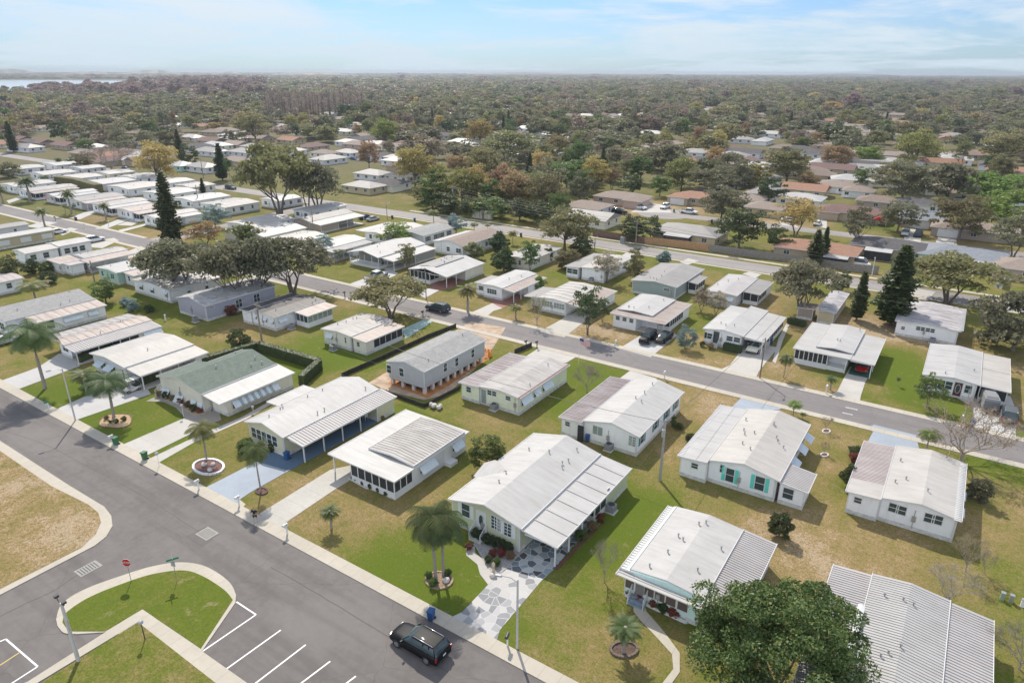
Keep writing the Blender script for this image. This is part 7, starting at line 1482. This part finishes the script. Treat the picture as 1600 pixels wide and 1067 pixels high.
for x,y,s_,c,lb in((770,868,.9,'red','dark red croton at the left of the gravel bed'),(783,868,.9,'red','dark red croton in the middle of the gravel bed'),(797,873,1.,'rust','orange croton at the right of the gravel bed'),(763,878,.8,'bush','small round shrub by the curved painted walk'),(776,883,.9,'green','light green round shrub by the garden ornament'),(733,858,.8,'red','red shrub left of the railed steps'),
 (925,828,1.3,'rust','orange red croton beside the carport'),(938,814,1.1,'red','dark red croton near the end of the carport'),(907,842,1.2,'green','green shrub under the carport edge'),
 (557,752,.55,'bush','first small shrub in the gravel strip from the driveway'),(567,757,.6,'bush','second small shrub in the gravel strip'),(579,763,.7,'bush','third and biggest small shrub in the gravel strip'),(591,768,.6,'bush','fourth small shrub in the gravel strip'),(603,774,.6,'bush','last small shrub in the gravel strip'),
 (250,619,1.,'rust','brownish shrub next to the green roofed home steps'),(260,622,1.1,'bush','green round shrub second from the green roofed home steps'),(270,626,1.,'rust','brownish shrub third from the green roofed home steps'),(282,631,1.,'red','reddish shrub under the window of the green roofed home'),(294,636,1.,'rust','reddish brown shrub right of the reddish one'),(303,642,1.1,'bush','green shrub near the paver corner'),(312,645,.9,'red','red shrub at the paver corner'),
 (1000,940,.8,'red','red flowering plant left of the aqua home shrub'),(1022,948,.9,'red','red flowering plant in the aqua home bed'),(1036,956,1.1,'bush','green shrub in the aqua home bed'),(1052,962,1.,'red','red flowering plant at the right of the aqua home bed'),(984,930,.8,'red','dark red plant left of the aqua home steps'),
 (677,915,.9,'green','leafy plant at the left of the twin palms bed'),(670,903,.8,'green','small leafy plant behind the twin palms bed'),(700,899,.8,'green','leafy plant at the right of the twin palms'),(167,655,.7,'rust','brown grass tuft in the tan bed'),(182,661,.7,'bush','small shrub in the tan bed, nearest to the palm'),(194,657,.7,'dark','dark shrub at the right of the tan bed'),(172,661,.5,'green','low green plant in the tan bed'),
 (427,700,1.3,'bush','round shrub at the pale yellow home front'),(412,697,1.1,'rust','grassy brown shrub at the pale yellow home front'),(598,655,.6,'rust','brown potted plant at the end of the blue floor'),(130,560,1.2,'red','red bush under the striped carport front'),(1110,545,1.1,'rust','brown shrub left of the white front steps'),(1097,541,1.,'dark','small dark shrub at the corner of the home with black shutters'),
 (1195,660,1.2,'grey','') ,(455,590,.0,'dark','')):
    if lb:sh(x,y,s_,c,lb)
for x,y,s_,lb in((319,727,.35,'grey stone on the white edged bed, left'),(333,726,.3,'pale stone on the white edged bed, right'),(328,735,.32,'pinkish stone at the front of the white edged bed'),(697,908,.35,'white stone in the twin palms bed'),(770,900,.3,'pale stone beside the garden ornament')):rock(G(x,y,.07),s_,simple('rock_pale',(.5,.47,.44),.9),lb,'stones in the garden beds')
b=G(771,893,.07);e=empty('garden_ornament',b,'small tan stone lantern between walk and painted driveway','garden ornament');m=MB();m.tube([(0,0,0),(0,0,.15),(0,0,.55),(0,0,.7)],[.2,.1,.09,.17],8);m.build('pedestal',simple('stone_tan',(.5,.4,.28),.8),e);m=MB();m.tube([(0,0,.7),(0,0,.9),(0,0,1.05)],[.16,.16,.03],8);m.build('lantern_top',MATS['stone_tan'],e)
# hedges
def hedge(pts,h,w_,lb,col='hedge',dens=55):
    P=[Vector((p[0],p[1],0)) for p in pts];e=empty('hedge',P[0],lb,'hedge');r=np.random.default_rng(int(abs(P[0].x*7)));A=[];N=[];core=MB()
    for a,b in zip(P[:-1],P[1:]):
        d=b-a;L=d.length;t=d/L;n=np.array([-t.y,t.x,0]);k=int(L*dens*(h+w_*.6));s_=r.random(k)*L;f=r.random(k);top=f<(w_/(w_+2*h));sd_=np.where(r.random(k)<.5,-1,1);z=np.where(top,h,r.random(k)*h);o=np.where(top,(r.random(k)-.5)*w_,sd_*w_/2)
        base=np.array(a-P[0]);tt=np.array(t);A.append(base+s_[:,None]*tt+o[:,None]*n+np.stack([0*z,0*z,z],1)+r.normal(size=(k,3))*.045);nn=np.where(top[:,None],np.array([0,0,1.]),sd_[:,None]*n)+r.normal(size=(k,3))*.45;N.append(nn)
        q=Vector(n)*(w_/2-.06);s0,s1=a-P[0]-t*.0,b-P[0];core.add([s0-q,s1-q,s1+q,s0+q]+[v+Vector((0,0,h-.06)) for v in(s0-q,s1-q,s1+q,s0+q)],[(4,5,6,7),(0,1,5,4),(1,2,6,5),(2,3,7,6),(3,0,4,7)])
    A=np.concatenate(A);N=np.concatenate(N);N/=np.linalg.norm(N,axis=1)[:,None];V,Q=quads(A,N,.11,r,.7);put('foliage',npmesh('foliage',V,Q,LM(col)),e);core.build('inner_branches',LM(col),e);return e
hedge(gp([(316,575),(404,549),(500,577)]) +gp([(472,603)]),1.7,1.,'tall clipped dark hedge around the back of the green roofed home yard')
hedge(gp([(124,567),(174,545)]),1.2,.9,'dark hedge strip between the striped carport and the plain white roof');hedge(gp([(222,601),(246,592)]),1.5,1.,'dark hedge between the golf cart and the green roofed home')
hedge(gp([(1130,546),(1158,552)]),1.2,1.,'clipped hedge in front of the home with black shutters');hedge(gp([(1231,504),(1257,511)]),1.,1.2,'low hedge behind the carport of the home with black shutters')
hedge(gp([(92,288),(122,292),(156,302)]),3.2,3.,'long thick dark hedge among the far left homes','olive',12)
# fences
SILT=simple('silt_black',(.03,.028,.028),.7,var=.4)
fence(gp([(712,512),(668,529),(600,561),(534,590)]),.75,'black silt fence left of the new grey modular home',SILT,'silt_fence',board=False);fence(gp([(830,542),(804,553)]),.8,'short black silt fence by the back road',SILT,'silt_fence',board=False);fence(gp([(534,590),(560,606)]+[(608,617),(663,637),(719,608)]),.6,'black silt fence in front of the new grey modular home',SILT,'silt_fence',board=False)
FB=simple('fence_brown',(.2,.13,.1),.85,var=.35);FO=simple('fence_orange',(.42,.25,.13),.8,var=.25);FG=simple('fence_grey',(.24,.22,.2),.85,var=.3);FW=WHITE
fence(gp([(926,369),(966,375),(1007,381)]),1.8,'weathered brown board fence left of the orange one',FB);fence(gp([(1008,381),(1060,387),(1106,393)]),1.9,'fresh orange board fence behind the far road',FO);fence(gp([(1107,393),(1150,399),(1205,406)]),1.8,'grey board fence right of the orange one',FG);fence(gp([(1205,406),(1260,413),(1330,424),(1372,428)]),1.8,'dark grey board fence behind the conifers',FG)
fence(gp([(1441,424),(1456,392)]),1.8,'white vinyl fence left of the blue house',FW,board=False);fence(gp([(1553,448),(1565,452),(1577,413)]),1.8,'white vinyl fence right of the blue house',FW,board=False);fence(gp([(1020,372),(1028,352)]),1.8,'orange side fence left of the round pool',FO);fence(gp([(1582,432),(1572,415)]),1.8,'red brown gate fence at the right edge',FO);fence(gp([(884,345),(858,370)]),1.8,'dark side fence at the right end of the woods',FB)
b=G(1034,369);e=empty('round_pool',b,'small round blue pool behind the orange fence','pool');m=MB();m.tube([(0,0,0),(0,0,1.1)],2.4,24,cap=False);m.build('pool_wall',simple('pool_wall',(.5,.6,.65),.4),e);m=MB();m.tube([(0,0,.98),(0,0,1.0)],2.36,24);m.build('pool_water',simple('pool_blue',(.25,.5,.6),.1),e)
b=G(1373,352);e=empty('play_shelter',b,'red play shelter on the lawn right of the maroon house','play shelter');m=MB();m.prismy([(-2,1.6),(0,2.8),(2,1.6)],-1.2,1.2);m.build('roof',simple('cloth_red2',(.5,.04,.04),.7),e);m=MB();[m.box(x-.05,y-.05,0,x+.05,y+.05,1.7) for x in(-1.9,1.9) for y in(-1.1,1.1)];m.build('post',WHITE,e)
# debris by the new home, orange netting
e=empty('rubble_pile',G(680,637),'pile of white sacks and rubble at the silt fence corner','rubble');m=MB();[m.ball((random.uniform(-.8,.8),random.uniform(-.5,.5),.15+random.random()*.3),random.uniform(.2,.35),0,6,4) for _ in range(9)];m.build('sacks',simple('sack',(.55,.52,.48),.9),e);m=MB();[m.cbox(random.uniform(-1.,1.),random.uniform(-.6,.6),.1,.5,.06,.06,rz=random.random()*3) for _ in range(8)];m.build('wood_scraps',WOODP,e)
e=empty('orange_mesh',G(765,556),'crumpled orange netting at the corner of the new grey modular home','netting');m=MB();[m.cbox(random.uniform(-.6,.6),random.uniform(-.6,.6),random.uniform(.1,1.3),.5,.05,.6,rz=random.random()*3) for _ in range(7)];m.build('netting',simple('net_orange',(.75,.3,.06),.7),e)
# dry and lush patches of the lawns
DRYB+= [(60,622,7,-.3),(130,622,8,-.28),(200,662,9,-.36),(260,702,4,-.2),(330,700,8,.08),(440,765,6,.1),(560,800,9,.2),(500,800,6,.06),(640,850,7,-.12),(700,915,8,-.3),(640,900,6,-.25),(560,850,6,.1),(900,930,7,-.05),(880,1005,8,.12),(960,870,7,-.16),(930,830,5,-.2),
 (680,645,8,-.14),(760,665,6,.22),(880,640,5,-.2),(930,588,8,-.38),(1000,725,7,.1),(1115,620,10,.4),(1050,690,6,.2),(1040,790,8,-.1),(1000,800,5,-.2),(1180,835,10,.14),(1300,850,12,.16),(1250,880,7,.16),(1290,700,7,.15),(1320,640,8,.1),(1560,705,9,-.3),(1570,800,9,.25),(1595,880,7,-.1),(1410,880,10,.12),(1500,960,8,-.15),(1480,900,7,.1),
 (810,490,8,.2),(850,500,7,.15),(940,520,9,.5),(720,472,8,.12),(640,470,6,.1),(1095,550,9,.28),(1095,500,6,-.12),(1212,520,4,-.32),(1250,595,9,.3),(1190,560,4,.2),(1400,592,10,-.45),(1365,600,3,.35),(1380,560,6,-.3),(1590,640,5,.4),(1480,640,6,-.1),(1440,530,8,.3),(1170,470,8,.45),(1350,510,10,.5),(1560,570,9,.3),(1100,440,7,.2),(1260,520,6,.3),
 (170,412,12,.3),(240,383,9,.35),(110,500,8,.1),(330,545,9,.15),(300,500,9,.0),(450,525,9,.0),(480,555,8,-.35),(570,555,6,-.3),(400,515,7,.25),(550,472,6,.15),(240,480,9,-.2),(20,565,9,.15),(250,440,9,-.1),(470,440,6,-.3),
 (60,315,10,-.2),(150,342,9,.35),(255,366,9,.4),(100,330,8,.0),(70,305,8,-.1),(600,310,14,.12),(850,362,14,.15),(980,325,14,.5),(1060,325,14,.5),(1190,348,10,.5),(1250,350,9,.3),(1380,352,8,-.3),(1480,370,9,.3),(1330,425,9,.2),(1050,395,12,-.05),(430,350,9,-.1),(540,360,9,.1),(880,400,7,.4),(1000,430,7,.2),(1560,395,9,.5),(480,245,40,-.1)]
build_ground()
# look-alikes of the far rows: told apart by their order from the left
bpy.context.view_layer.update()
D={}
for o in C.objects:
    if o.parent is None and o.get('group') in('ranch houses among the far trees','trees among the middle distance houses','trees at the near edge of the far woods'):D.setdefault(o['label'],[]).append(o)
ON='first second third fourth fifth sixth seventh eighth ninth tenth eleventh twelfth'.split()
for L,os_ in D.items():
    if len(os_)>1:
        os_.sort(key=lambda o:pix(o.location.x,o.location.y)[0])
        for i,o in enumerate(os_):o['label']=L+', '+ON[min(i,11)]+' such from the left'
